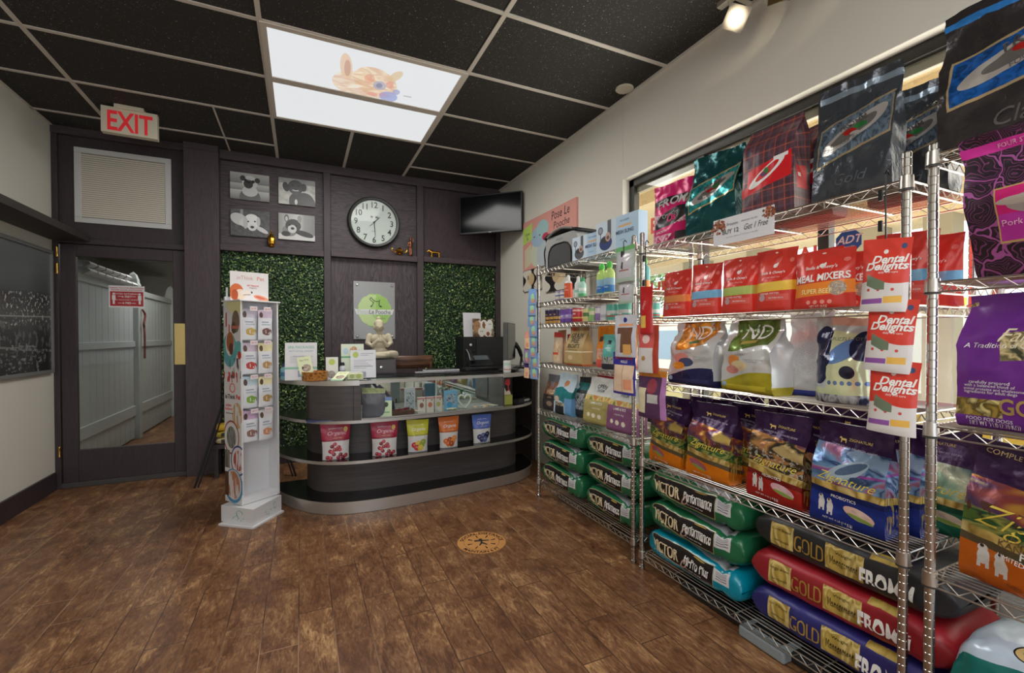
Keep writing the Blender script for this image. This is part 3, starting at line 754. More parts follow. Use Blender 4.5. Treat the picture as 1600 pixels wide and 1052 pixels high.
# big white price list at left
stand_card('sign_holder', (-.005, 3.655, .955), .215, .275, -.10, (232, 233, 236), [('b', (.29, .345), (150, 205, 180)), ('r', (.40, .08, .68, .25), (170, 175, 215)), ('lines', (.15, .42, .88, .62, 5), (190, 195, 205))],
  'large white upright price list with a green stripe on counter', 'sign', [('SPA PACKAGES', 0, .232, .026, (160, 205, 190), dict(bold=.02)), ('BATH & FULL GROOM', 0, .207, .016, (150, 175, 190)), ('WALK-INS WELCOME', 0, .17, .011, (120, 140, 160))])
stand_card('sign_holder', (.205, 3.62, .955), .085, .165, 0, (236, 236, 228), [('e', (.5, .78, .26, .14), (196, 214, 100)), ('n', (.42, .22, .36, .17), 9, [(230, 220, 210), (120, 108, 100), (200, 190, 180)])],
  'narrow white upright card with green circle above a grey dog', 'sign')
stand_card('sign_holder', (.365, 3.76, .955), .17, .26, 0, (228, 236, 214), [('b', (.58, .63), (110, 180, 130)), ('n', (.55, .80, .17, .13), 8, [(230, 190, 140), (190, 130, 90), (240, 225, 200)]), ('e', (.2, .78, .12, .1), (190, 215, 225)), ('e', (.85, .75, .06, .05), (90, 80, 70))],
  'pale green upright leaflet card standing behind the white notice', 'sign')
stand_card('sign_holder', (.43, 3.64, .955), .185, .215, -.05, (232, 233, 238), [('e', (.2, .83, .115, .11), (190, 208, 110)), ('r', (.38, .03, .60, .22), (168, 172, 182)), ('lines', (.12, .28, .88, .62, 6), (170, 172, 180)), ('lines', (.4, .74, .9, .86, 2), (150, 155, 165))],
  'white upright notice with a round green emblem in front of the statue', 'sign', [('PLEASE ASK FOR DETAILS', .0, .085, .012, (90, 92, 100))])
# leaflets in a carved wooden bowl
bowl = empty('leaflet_bowl', (.085, 3.56, .955), 0, 'carved orange wooden basket holding leaflets on the counter', 'basket')
WOOD = Art('carved orange wood', C(196, 132, 58), .45, coords='Object', bump=1.0, bscale=55, bdist=.01); WOOD.paint(WOOD.math('GREATER_THAN', WOOD.noise(60, 2), .55), C(140, 84, 30)); WOOD = WOOD.done()
MB().lathe([(.072, 0), (.085, .006), (.088, .06), (.092, .066), (.085, .068), (.08, .012), (0.001, .010)], WOOD, 28).build('bowl', bowl, smooth=True)
def leaflet(pos, rot, label, s=1):
    a = sheet('leaflet print', (226, 232, 190), [('r', (0, .0, 1, .12), (150, 200, 170)), ('n', (.55, .38, .34, .2), 7, [(225, 190, 150), (90, 90, 110), (235, 215, 190)]), ('e', (.3, .42, .07, .06), (40, 40, 50))])
    m = MB().box(-.045, 0, 0, .045, .002, .135, a); m.text('Spa Day', lambda x, z: (x, -.0006, z), .018, flat((120, 130, 90), .5), y=.105)
    o = m.build('leaflet', loc=pos, rot=rot); tag(o, label, 'leaflet'); return o
leaflet((.035, 3.53, 1.0), (-.25, -.18, 0), 'upright dog leaflet standing in the carved orange basket')
leaflet((.225, 3.49, .9565), (-1.15, .0, -.55), 'dog leaflet lying tilted against the front of the orange basket')
bc = empty('business_card_box', (.36, 3.535, .955), -.05, 'small pale green box of business cards with two round emblems', 'card box')
MB().box(-.055, -.01, 0, .055, .045, .045, sheet('card box print', (228, 232, 190), [('e', (.28, .55, .15, .34), (180, 200, 120)), ('e', (.70, .55, .17, .36), (190, 206, 110))])).build('box', bc, bevel=.003)
MB().box(-.045, .0, .045, .045, .04, .055, WHITE).build('cards', bc)
def bottle(pos, r, h, col_, cap, label, group=None, name='bottle', cat='bottle', neck=.35, rz=0, texts=(), bands=()):
    a = Art('bottle print', C(*col_), .3)
    for v0, v1, c in bands: a.paint(a.band(v0, v1), C(*c))
    m_ = a.done()
    e = empty(name, pos, rz, label, cat, group); hb = h * .82
    b = MB().lathe([(r * .9, 0), (r, .006), (r, hb * .78), (r * .85, hb * .88), (r * neck, hb * .97), (r * neck, hb)], m_, 24)
    def F(x, z, r=r): t = x / r; return (r * 1.012 * math.sin(t), -r * 1.012 * math.cos(t), z)
    for tx in texts: b.text(tx[0], F, tx[1], flat(tx[3], .5), y=tx[2], **(tx[4] if len(tx) > 4 else {}))
    b.build('body', e, smooth=True)
    MB().lathe([(r * neck * 1.25, hb - .001), (r * neck * 1.25, h * .93), (r * neck * .8, h)], flat(cap, .35), 16).build('cap', e, smooth=True)
    return e
bottle((-.115, 3.72, .955), .028, .12, (120, 170, 180), (40, 60, 90), 'small teal bottle at the left end of counter beside the price list', neck=.5, bands=((.3, .6, (70, 120, 160)),))
bottle((.283, 3.70, .955), .022, .12, (215, 215, 220), (30, 30, 40), 'small clear and grey bottle between two upright cards', neck=.6, bands=((.2, .6, (150, 155, 180)),))
# statue on its little drawer box
bx = empty('drawer_box', (.60, 3.985, .9555), 0, 'small dark wooden drawer box carrying the seated statue', 'box')
MB().box(-.125, -.09, 0, .125, .09, .125, flat((70, 64, 66), .5)).box(-.118, -.094, .012, .118, -.089, .113, flat((82, 76, 78), .5)).build('body', bx, bevel=.003)
MB().lathe([(.006, 0), (.006, .01), (.011, .014), (.011, .02), (0.001, .022)], flat((220, 220, 220), .2, 1.0), 12).build('knob', bx, loc=(.0, -.094, .062), rot=(PI/2, 0, 0), smooth=True)
STONE = Art('cream stone', C(200, 190, 165), .8, coords='Object', bump=.4, bscale=60); STONE.paint(STONE.noise(20, 3), C(160, 148, 122), .6); STONE = STONE.done()
bud = blob('seated_statue', [
  ('e', (0, 0, .018), (.115, .075, .018)), ('e', (0, .012, .055), (.078, .055, .045)), ('e', (0, .015, .12), (.062, .042, .06)), ('e', (0, .014, .175), (.075, .038, .042)),
  ('c', [(-.075, .012, .195), (-.092, -.005, .135), (-.062, -.035, .115), (-.012, -.060, .165)], [.026, .023, .019, .014]),
  ('c', [(.075, .012, .195), (.092, -.005, .135), (.062, -.035, .115), (.012, -.060, .165)], [.026, .023, .019, .014]),
  ('c', [(0, -.062, .155), (0, -.058, .20)], [.016, .010]),
  ('c', [(0, .012, .20), (0, .01, .24)], [.024, .024]), ('e', (0, .004, .275), (.037, .042, .048)), ('e', (0, .016, .302), (.040, .042, .036)), ('e', (0, .02, .345), (.018, .018, .02)),
  ('e', (0, -.037, .268), (.007, .01, .012)), ('e', (-.016, -.033, .278), (.008, .006, .004)), ('e', (.016, -.033, .278), (.008, .006, .004)), ('e', (0, -.035, .252), (.011, .006, .004)),
  ('e', (-.039, .008, .268), (.006, .010, .022)), ('e', (.039, .008, .268), (.006, .010, .022)),
  ('c', [(-.045, -.0, .045), (-.125, -.03, .038), (-.06, -.078, .032), (.03, -.080, .03)], [.036, .033, .026, .018]),
  ('c', [(.045, -.0, .045), (.125, -.03, .038), (.06, -.070, .042), (-.03, -.070, .045)], [.036, .033, .026, .018])],
  STONE, .0045, loc=(.60, 3.985, 1.080))
bud.scale = (1.03, .95, 1.0)
tag(bud, 'cream stone meditating statue with hands pressed together sitting on the drawer box', 'statue')
# logo board on acrylic
lg = empty('logo_sign', (.715, YB + .035, 1.245), 0, 'clear grey acrylic wall sign with a green scalloped badge and dog drawing', 'sign')
ACR = frosted('frosted acrylic', (.50, .51, .51), .6)
MB().box(-.215, -.004, 0, .215, .002, .615, ACR).build('acrylic_sheet', lg, bevel=.002)
for x in (-.18, .18):
    for z in (.035, .58): MB().lathe([(.012, 0), (.012, .012), (.008, .016), (.001, .016)], flat((225, 225, 225), .2, 1.0), 16).build('standoff', lg, loc=(x, -.004, z), rot=(PI/2, 0, 0), smooth=True)
m = MB(); LG = Art('green badge', C(168, 206, 112), .4); LG.paint(LG.rect(0, 0, .55, 1), C(214, 230, 176), .6); LG.paint(LG.ell(.68, .55, .30, .40), C(150, 198, 92), .5); LG = LG.done()
pts = []
for k in range(96):
    t = 2 * PI * k / 96; r = .168 + .008 * abs(math.sin(t * 6)) ; pts.append((r * math.cos(t) * 1.0, .31 + r * math.sin(t) * 1.02))
m.v = [(a, -.0065, b) for a, b in pts]; m.face(list(range(96)), m.mi(LG), [(.5 + a / .33, .5 + (b - .31) / .33) for a, b in pts])
WB = flat((222, 226, 222), .4)
m.box(-.185, -.0085, .262, .185, -.0068, .318, WB)
m.v += [(-.185, -.008, .262), (-.205, -.008, .325), (-.185, -.008, .318)]; b = len(m.v); m.face([b-3, b-2, b-1][::-1], m.mi(WB))
m.v += [(.185, -.008, .262), (.205, -.008, .325), (.185, -.008, .318)]; b = len(m.v); m.face([b-3, b-2, b-1], m.mi(WB))
GR = flat((110, 112, 112), .5); DKG = flat((60, 64, 60), .5)
m.text('Pose', lambda a, b: (a, -.0092, b), .066, flat((196, 200, 196), .5), x=-.115, y=.270); m.text('Le Pooche', lambda a, b: (a, -.0092, b), .066, GR, x=.055, y=.270, sx=.8, bold=.012)
# little dog line drawing on the badge
def line(pts, w): m.tube([(a, -.0072, b) for a, b in catmull(pts, 5)], w, DKG, 5)
line([(-.05, .43), (-.035, .445), (-.02, .425), (.01, .405), (.045, .41), (.055, .425)], .0035); line([(-.05, .43), (-.04, .415), (-.015, .395)], .003)
line([(-.01, .40), (-.02, .37), (-.035, .345)], .0035); line([(.05, .405), (.045, .37), (.06, .345)], .0045); line([(-.03, .36), (-.042, .345)], .005); line([(.06, .36), (.072, .345)], .006)
m.text('PET SPA', lambda a, b: (a, -.0072, b), .022, GR, x=.07, y=.215)
m.build('badge', lg)
# clock
ck = empty('wall_clock', (.712, YB + .045, 2.492), 0, 'large round black rimmed wall clock with white face', 'clock')
R0 = .268
MB().lathe([(R0 - .035, 0), (R0, 0), (R0 + .004, .012), (R0, .045), (R0 - .010, .055), (R0 - .030, .050), (R0 - .036, .034), (R0 - .036, .02)], flat((40, 42, 38), .4), 64).build('rim', ck, rot=(PI/2, 0, 0), smooth=True)
m = MB(); m.disc((0, -.032, 0), R0 - .034, flat((214, 220, 212), .5), 64)
NUM = flat((50, 52, 50), .5)
for k in range(1, 13):
    t = PI/2 - k * PI/6; m.text(str(k), lambda a, b: (a, -.0335, b), .088, NUM, bold=.015, x=.185 * math.cos(t), y=.185 * math.sin(t) - .031, sx=.9)
for k in range(60):
    t = 2 * PI * k / 60; a, b = math.cos(t), math.sin(t); m.tube([(a * .222, -.0333, b * .222), (a * .228, -.0333, b * .228)], .0012, NUM, 4)
m.text('INFINITY', lambda a, b: (a, -.0335, b), .013, NUM, y=-.10); m.box(-.035, -.0336, .045, -.012, -.033, .065, GR); m.box(.012, -.0336, .045, .042, -.033, .065, GR)
m.build('dial', ck)
hd = MB()
hd.tube([(.012, -.038, .04), (-.0, -.038, 0), (.012, -.038, -.155)][1:], [.005, .002], NUM, 6); hd.tube([(0, -.037, 0), (.058, -.037, .058)], [.005, .003], NUM, 6); hd.tube([(0, -.0385, 0), (-.045, -.0385, -.045)], .0022, NUM, 5)
hd.lathe([(.010, -.004), (.010, .004), (.001, .005)], NUM, 16, M=Matrix.Translation((0, -.038, 0)) @ Matrix.Rotation(PI/2, 4, 'X'))
hd.build('hands', ck)
MB().lathe([(R0 - .035, .046), (R0 - .04, .047), (.001, .049)], glassy('clock glass', (.97, .98, .98), .03), 48).build('lens', ck, rot=(PI/2, 0, 0), smooth=True)
# four dog photographs
def dogphoto(x0, z0, x1, z1, kind, label):
    a = Art('grey dog photograph ' + kind, C(150, 150, 148), .35)
    E = lambda *q, c=200, f=1.0: a.paint(a.ell(*q), C(c, c, c - 2), f)
    if kind == 'pug':
        a.c = a.ramp(a.uv()[1], [(0, C(120, 120, 118)), (.35, C(196, 196, 192)), (.36, C(130, 130, 128)), (.6, C(185, 185, 180)), (.61, C(120, 120, 118)), (1, C(176, 176, 172))])
        E(.50, .08, .27, .36, c=110); E(.50, .33, .20, .2, c=200); E(.50, .66, .20, .26, c=198); E(.32, .80, .07, .10, c=60); E(.69, .76, .07, .10, c=60)
        E(.46, .60, .12, .17, c=58); E(.40, .72, .045, .06, c=35); E(.58, .70, .045, .06, c=35); E(.47, .66, .04, .04, c=20); E(.47, .75, .05, .02, c=120)
    if kind == 'mastiff':
        a.c = a.ramp(a.noise(5, 3), [(.35, C(206, 206, 198)), (.65, C(165, 165, 158))]); a.paint(a.rect(0, .8, 1, 1), C(120, 120, 118), .7)
        E(.70, .05, .30, .45, c=62); E(.45, .15, .17, .3, c=60); E(.46, .68, .21, .27, c=58); E(.20, .66, .09, .17, -.5, c=46); E(.68, .70, .08, .15, c=48)
        E(.45, .52, .12, .13, c=78); E(.46, .56, .09, .03, c=200); E(.46, .60, .07, .03, c=30); E(.38, .74, .03, .03, c=20); E(.54, .74, .03, .03, c=20); E(.47, .12, .04, .10, c=215)
    if kind == 'labrador':
        a.c = a.ramp(a.noise(9, 4), [(.35, C(72, 72, 74)), (.65, C(98, 98, 98))]); a.paint(a.rect(.25, .75, .32, 1, 0), C(150, 150, 148))
        E(.22, .62, .22, .22, -.3, c=196); E(.42, .50, .20, .17, c=210); E(.80, .28, .16, .09, -.6, c=208); E(.54, .58, .20, .27, c=228); E(.38, .50, .06, .22, c=190); E(.71, .58, .05, .18, c=196)
        E(.55, .35, .11, .13, c=220); E(.55, .36, .05, .05, c=60); E(.45, .56, .025, .03, c=30); E(.62, .58, .025, .03, c=30)
    if kind == 'frenchie':
        a.c = a.ramp(a.uv()[0], [(0, C(150, 150, 148)), (.55, C(205, 205, 200)), (.7, C(150, 150, 146)), (1, C(120, 120, 118))]); a.paint(a.rect(0, 0, 1, .22), C(208, 208, 204))
        E(.30, .35, .2, .22, c=130); E(.70, .26, .26, .11, -.3, c=46); E(.40, .55, .21, .25, c=60); E(.22, .82, .06, .14, c=90); E(.57, .82, .06, .14, c=150); E(.22, .80, .035, .09, c=200)
        E(.37, .42, .12, .16, c=205); E(.38, .44, .05, .05, c=40); E(.30, .56, .03, .03, c=15); E(.48, .56, .03, .03, c=15); E(.2, .22, .12, .10, c=50)
    m = MB().box(x0, YB + .028, z0, x1, YB + .050, z1, a.done()); o = m.build('dog_photograph', bevel=.001); tag(o, label, 'picture', 'black and white dog photographs on back wall'); return o
dogphoto(-.605, 2.59, -.276, 2.845, 'pug', 'black and white photograph of a pug on steps, top left of four')
dogphoto(-.196, 2.59, .137, 2.85, 'mastiff', 'black and white photograph of a large dark dog, top right of four')
dogphoto(-.605, 2.24, -.276, 2.495, 'labrador', 'black and white photograph of a pale puppy lying down, bottom left of four')
dogphoto(-.199, 2.24, .132, 2.498, 'frenchie', 'black and white photograph of a bat-eared bulldog, bottom right of four')
# brass ornaments on the rail
GOLD = flat((214, 160, 62), .3, 1.0, 'polished brass')
t = empty('brass_lantern', (-.26, YB - .015, 2.146), 0, 'small pierced brass lantern on the rail below dog photographs', 'lantern')
MB().lathe([(.022, 0), (.028, .004), (.016, .014), (.030, .03), (.034, .06), (.030, .085), (.036, .09), (.020, .115), (.010, .13), (.012, .136), (.004, .15), (.002, .16)], GOLD, 8).build('body', t)
t = empty('brass_pot', (.975, YB - .012, 2.156), 0, 'little brass pot with two curled handles below the clock', 'pot')
MB().lathe([(.018, 0), (.022, .006), (.012, .014), (.032, .03), (.042, .05), (.044, .056), (.02, .07), (.012, .082), (.001, .09)], GOLD, 20).build('body', t, smooth=True)
for s_ in (-1, 1): MB().tube(catmull([(s_ * .038, 0, .03), (s_ * .065, 0, .035), (s_ * .082, 0, .06), (s_ * .07, 0, .072)], 5), .006, GOLD, 8).build('handle', t, smooth=True)
COP = flat((150, 98, 72), .4, 1.0, 'copper')
f_ = blob('copper_figurine', [('e', (0, 0, .01), (.026, .02, .01)), ('c', [(-.008, 0, .01), (-.009, 0, .09)], [.008, .011]), ('c', [(.009, 0, .01), (.008, 0, .09)], [.008, .011]), ('c', [(0, 0, .09), (0, 0, .15)], [.014, .019]),
  ('c', [(-.018, 0, .15), (-.03, -.008, .115), (-.012, -.018, .10)], [.007, .006, .005]), ('c', [(.018, 0, .15), (.032, -.004, .165), (.028, -.006, .195)], [.007, .006, .005]), ('e', (0, 0, .185), (.014, .014, .018)), ('e', (0, 0, .205), (.009, .009, .01))], COP, .0035, loc=(1.095, YB - .010, 2.156))
tag(f_, 'slim copper standing figurine beside the brass pot', 'figurine')
f_ = blob('gold_dog_ornament', [('c', [(-.045, 0, .052), (.045, 0, .05)], [.018, .015]), ('e', (-.065, 0, .066), (.016, .013, .016)), ('c', [(-.07, 0, .062), (-.09, 0, .056)], [.008, .006]), ('c', [(-.04, -.008, .045), (-.045, -.008, .0)], [.007, .006]), ('c', [(-.04, .01, .045), (-.03, .01, .0)], [.007, .006]),
  ('c', [(.045, -.008, .045), (.04, -.008, .0)], [.008, .006]), ('c', [(.045, .01, .045), (.055, .01, .0)], [.008, .006]), ('c', [(.055, 0, .058), (.08, 0, .066)], [.005, .003]), ('e', (-.058, .011, .082), (.005, .004, .008))], GOLD, .0035, loc=(1.37, YB - .012, 2.166))
tag(f_, 'tiny golden dog ornament standing on the rail under television', 'ornament')
# television on a swing arm
tvm = Matrix.Identity(4)
tc_ = Vector((1.88, 4.61)); ang = math.atan2(4.36 - 4.86, 2.145 - 1.614)
tv = empty('television', (1.875, 4.605, 2.40), ang, 'black flat television on a swing arm in the upper right corner', 'television')
SCR = Art('dark glossy screen', C(14, 16, 19), .12); SCR.b.inputs['Specular IOR Level'].default_value = .25; SCR = SCR.done()
m = MB().box(-.365, -.005, 0, .365, .035, .425, BLACKP); m.build('casing', tv, bevel=.006)
MB().box(-.352, -.0065, .022, .352, -.004, .412, SCR).build('screen', tv)
MB().box(-.014, -.007, .004, .014, -.005, .010, flat((200, 200, 205), .4)).build('badge', tv)
MB().box(-.12, .035, .12, .12, .06, .32, BLACKP).tube([(0, .06, .22), (.12, .18, .22)], .02, BLACKP).build('wall_arm', tv)
# chair behind the counter
CW = Art('walnut', C(92, 62, 44), .4, coords='Object'); CW.c = CW.ramp(CW.noise(10, 4, sx=.5, sz=6), [(.3, C(66, 42, 30)), (.7, C(116, 80, 56))]); CW = CW.done()
ch = empty('wooden_chair', (.93, 4.42, 0), PI, 'dark brown wooden chair behind the counter, only its backrest showing', 'chair')
MB().box(-.21, -.21, .43, .21, .2, .465, CW).build('seat', ch, bevel=.01)
for x in (-.18, .18): MB().box(x - .018, -.19, 0, x + .018, -.155, .43, CW).build('leg', ch, bevel=.004)
for x in (-.165, .165): MB().tube([(x, .18, 0), (x, .18, .46), (x * 1.02, .20, .8), (x * 1.05, .23, 1.04)], [.017, .019, .017, .015], CW, 8).build('leg', ch, smooth=True)
def bk(u, v): x = (u - .5) * .37; return (x, .225 + .03 * (1 - (2*u - 1)**2) - .0 + (v - .5) * .02, .98 + v * .115)
MB().grid(bk, 12, 3, CW).build('backrest', ch, solid=.016, smooth=True)
MB().box(-.165, .20, .84, .165, .215, .88, CW).build('back_rail', ch, bevel=.004)
# filing cabinet
fc = empty('filing_cabinet', (1.89, 4.86, 0), 0, 'black two column drawer cabinet in the back right corner', 'cabinet')
BK2 = flat((30, 31, 31), .5)
MB().box(-.285, -.13, 0, .28, .14, 1.268, BK2).build('body', fc, bevel=.004)
for z in (.93, 1.10): 
    d = MB().box(-.28, -.142, z, -.14, -.131, z + .155, flat((24, 25, 25), .5)).build('drawer', fc, bevel=.003)
    MB().lathe([(.006, 0), (.006, .01), (.014, .016), (.014, .022), (.001, .024)], flat((228, 228, 226), .3), 12).build('knob', d, loc=(-.21, -.142, z + .08), rot=(PI/2, 0, 0), smooth=True)
MB().box(-.13, -.142, .60, .27, -.131, 1.255, flat((36, 37, 37), .45)).build('door', fc, bevel=.003)
stand_card('white_card', (1.765, 4.87, 1.268), .215, .275, .02, (226, 226, 230), [], 'blank white card leaning behind the dog picture on cabinet', 'card')
stand_card('dog_picture', (1.87, 4.80, 1.268), .255, .205, 0, (120, 100, 80), [('N', (0, 0, 1, 1), 4, [(60, 48, 36), (120, 90, 60), (230, 225, 215)]), ('e', (.22, .55, .17, .33), (176, 132, 92)), ('e', (.55, .62, .18, .32), (236, 232, 224)), ('e', (.53, .62, .07, .22), (150, 92, 60)), ('e', (.82, .66, .15, .3), (238, 236, 230)), ('e', (.42, .28, .17, .25), (225, 220, 210)), ('e', (.70, .25, .18, .25), (232, 226, 218)),
  ('e', (.72, .16, .08, .12), (150, 80, 60)), ('e', (.49, .66, .02, .03), (20, 20, 20)), ('e', (.60, .66, .02, .03), (20, 20, 20)), ('e', (.18, .6, .02, .03), (20, 20, 20)), ('e', (.27, .6, .02, .03), (20, 20, 20)), ('e', (.79, .7, .02, .03), (20, 20, 20)), ('e', (.87, .7, .02, .03), (20, 20, 20)), ('e', (.38, .3, .02, .03), (20, 20, 20)), ('e', (.46, .3, .02, .03), (20, 20, 20))],
  'colour picture of a group of dogs standing on the black cabinet', 'picture')
# telephone, monitor, scanner, keyboard, mouse
ph = empty('desk_telephone', (1.64, 4.34, .990), -.1, 'black office telephone with a raised screen on the counter', 'telephone')
BK3 = flat((26, 27, 29), .35)
M_ = Matrix.Rotation(.5, 4, 'X')
MB().box(-.12, -.10, .02, .12, .10, .045, BK3, M=M_).box(-.11, .04, 0, .11, .08, .05, BK3).build('base', ph, bevel=.006)
MB().tube(catmull([(-.09, -.09, .03), (-.09, -.03, .085), (-.09, .05, .125), (-.09, .09, .13)], 5), [.02] * 16, BK3, 10).build('handset', ph, smooth=True)
MB().tube(catmull([(-.112, -.085, .045), (-.112, -.03, .10), (-.112, .05, .14), (-.112, .09, .146)], 5), [.004] * 16, flat((170, 172, 176), .3), 6).build('trim', ph, smooth=True)
MB().box(-.05, .0, .047, .10, .085, .052, flat((90, 98, 100), .2), M=M_).build('display', ph)
mo = empty('monitor', (1.745, 3.80, .9555), math.radians(56), 'slim dark computer monitor turned edge on, at the right end of counter', 'monitor')
MG = flat((74, 74, 70), .4)
MB().box(-.22, -.012, .10, .22, .030, .44, MG).build('casing', mo, bevel=.008)
MB().box(-.21, -.0135, .115, .21, -.011, .43, SCR).build('screen', mo)
MB().box(-.03, .02, .02, .03, .045, .22, BLACKP).build('neck', mo, bevel=.005)
MB().box(-.10, -.06, 0, .10, .09, .018, BLACKP).build('foot', mo, bevel=.006)
cup = MB().lathe([(.033, 0), (.035, .01), (.035, .105), (.032, .106), (.031, .01), (.001, .008)], sheet('cup print', (220, 218, 215), [('b', (.6, .8), (180, 210, 190)), ('b', (.2, .3), (200, 150, 140))]), 20).build('cup', loc=(1.64, 3.64, .9555), smooth=True)
tag(cup, 'white printed cup standing in front of the monitor', 'cup')
sc_o = empty('barcode_scanner', (1.96, 4.06, .9555), .3, 'black handheld barcode scanner resting in its curved stand', 'scanner')
MB().tube(catmull([(0, 0, .01), (.03, 0, .08), (.02, 0, .17), (-.02, 0, .20)], 5), [.012] * 16, BLACKP, 8).lathe([(.06, 0), (.06, .012), (.02, .02), (.001, .02)], BLACKP, 24).build('stand', sc_o, smooth=True)
MB().tube([(.03, 0, .12), (-.01, 0, .20), (-.05, 0, .235), (-.085, 0, .24)], [.018, .02, .028, .03], BLACKP, 10).build('gun', sc_o, smooth=True)
MB().tube(catmull([(.03, 0, .12), (.08, .03, .06), (.12, .06, .02), (.10, .16, .008)], 5), .004, BLACKP, 6).build('cord', sc_o, smooth=True)
kb = empty('keyboard', (1.545, 4.02, .9555), .15, 'black keyboard on the counter in front of telephone', 'keyboard')
m = MB().box(-.19, -.06, 0, .15, .06, .018, BLACKP); m.build('base', kb, bevel=.004)
m = MB()
for i in range(13):
    for j in range(4): m.box(-.18 + i * .0245, -.05 + j * .026, .018, -.18 + i * .0245 + .02, -.05 + j * .026 + .021, .024, flat((48, 48, 50), .5))
m.build('keys', kb)
ms = MB().grid(lambda u, v: ((.03 + .0) * math.cos(u * 2 * PI) * math.cos(v * PI / 2), .045 * math.sin(u * 2 * PI) * math.cos(v * PI / 2), .026 * math.sin(v * PI / 2)), 20, 6, flat((160, 158, 156), .4), wrapu=True).build('mouse', loc=(1.80, 3.68, .9555), rot=(0, 0, .5), smooth=True)
tag(ms, 'grey computer mouse lying on the counter near the monitor', 'mouse')
pp = MB().box(-.16, -.05, 0, .16, .05, .014, flat((210, 210, 212), .5)).box(-.15, -.045, .014, .14, .045, .02, flat((60, 60, 62), .5)).build('clipboard', loc=(1.16, 4.05, .9555), rot=(0, 0, .06), bevel=.002)
tag(pp, 'thin silver edged clipboard lying on the countertop before the chair', 'clipboard')
pen = MB().box(-.13, -.012, 0, .13, .012, .012, flat((200, 200, 200), .3, .6)).build('metal_ruler', loc=(1.02, 3.93, .955), rot=(0, 0, .02), bevel=.002)
tag(pen, 'short bright metal ruler lying on the counter near glass case', 'ruler')
# ================================================================ WIRE SHELVING
POSTR = .0127
_p = [(POSTR - .004, 0), (POSTR + .004, .002), (POSTR + .004, .018), (POSTR, .022)]
z = .03
while z < 1.815: _p += [(POSTR, z), (POSTR - .0011, z + .0012), (POSTR - .0011, z + .0022), (POSTR, z + .0034)]; z += .0254
_p += [(POSTR, 1.826), (POSTR - .002, 1.83), (.001, 1.83)]
POST_MESH = None
SHCHR = flat((202, 196, 188), .3, 1.0, 'chromed wire')
BLKR = flat((60, 58, 56), .5)
def wire_shelf(L, D, parent, z, post_r=POSTR):
    """origin at the far front post; x runs to the rear, -y towards the near post"""
    m = MB(); zz = -.004
    x0, x1 = 0, D; y0, y1 = -.012, -L + .012
    def zig(a, b, k):
        a = Vector(a); b = Vector(b); n = max(int((b - a).length / .027), 2); 
        pts = [a + (b - a) * i / n + Vector((0, 0, -.002 if i % 2 else -.027)) for i in range(n + 1)]
        m.tube(pts, .0019, SHCHR, 5)
    for a, b in (((x0 - .005, y0, zz), (x0 - .005, y1, zz)), ((x1 + .005, y0, zz), (x1 + .005, y1, zz)), ((.012, .0, zz), (D - .012, .0, zz)), ((.012, -L, zz), (D - .012, -L, zz))):
        m.tube([a, b], .0032, SHCHR, 6); m.tube([(a[0], a[1], a[2] - .029), (b[0], b[1], b[2] - .029)], .0028, SHCHR, 6); zig(a, b, 0)
    n = int(D / .0205)
    for i in range(1, n):
        x = D * i / n; m.tube([(x, 0, -.0022), (x, -L, -.0022)], .0021, SHCHR, 5, cap=False)
    for k in (.2, .5, .8): m.tube([(x0 - .005, -L * k, -.0075), (x1 + .005, -L * k, -.0075)], .0032, SHCHR, 6); m.tube([(x0-.005, -L*k, -.0075), (x0-.005, -L*k, -.033)], .003, SHCHR, 6)
    for px, py in ((0, 0), (0, -L), (D, 0), (D, -L)):
        m.lathe([(post_r + .001, .008), (post_r + .0045, .007), (post_r + .0065, -.032), (post_r + .001, -.033)], SHCHR, 20, c=(px, py, 0))
        m.lathe([(post_r + .0012, -.033), (post_r + .0066, -.0335), (post_r + .0066, -.038), (post_r + .0012, -.0385)], BLKR, 20, c=(px, py, 0))
    return m.build('shelf', parent, smooth=True, loc=(0, 0, z), angle=50)
def shelving(fx, fy, L, D, zs, label, rz=0.):
    global POST_MESH
    t = empty('wire_shelving_unit', (fx, fy, 0), rz, label, 'shelving unit')
    for px, py in ((0, 0), (0, -L), (D, 0), (D, -L)):
        if POST_MESH is None:
            o = MB().lathe(_p, CHROME, 20).build('post', t, smooth=True, angle=25); POST_MESH = o.data
        else:
            o = bpy.data.objects.new('post', POST_MESH); col.objects.link(o); o.parent = t
        o.location = (px, py, 0)
    for z in zs: wire_shelf(L, D, t, z)
    return t
Z1 = (1.785, 1.535, 1.37, 1.065, .695, .135)
Z2 = (1.750, 1.370, 1.030, .600, .095)
Z3 = (1.800, 1.430, 1.010, .570, .090)
shelving(1.70, 3.165, 1.155, .42, Z1, 'chrome wire shelving unit at the far end, nearest the counter', math.radians(-1.0))
shelving(1.676, 1.938, 1.183, .425, Z2, 'chrome wire shelving unit in the middle of the row')
shelving(1.676, .690, 1.183, .425, Z3, 'chrome wire shelving unit nearest the viewer, cut off at right')

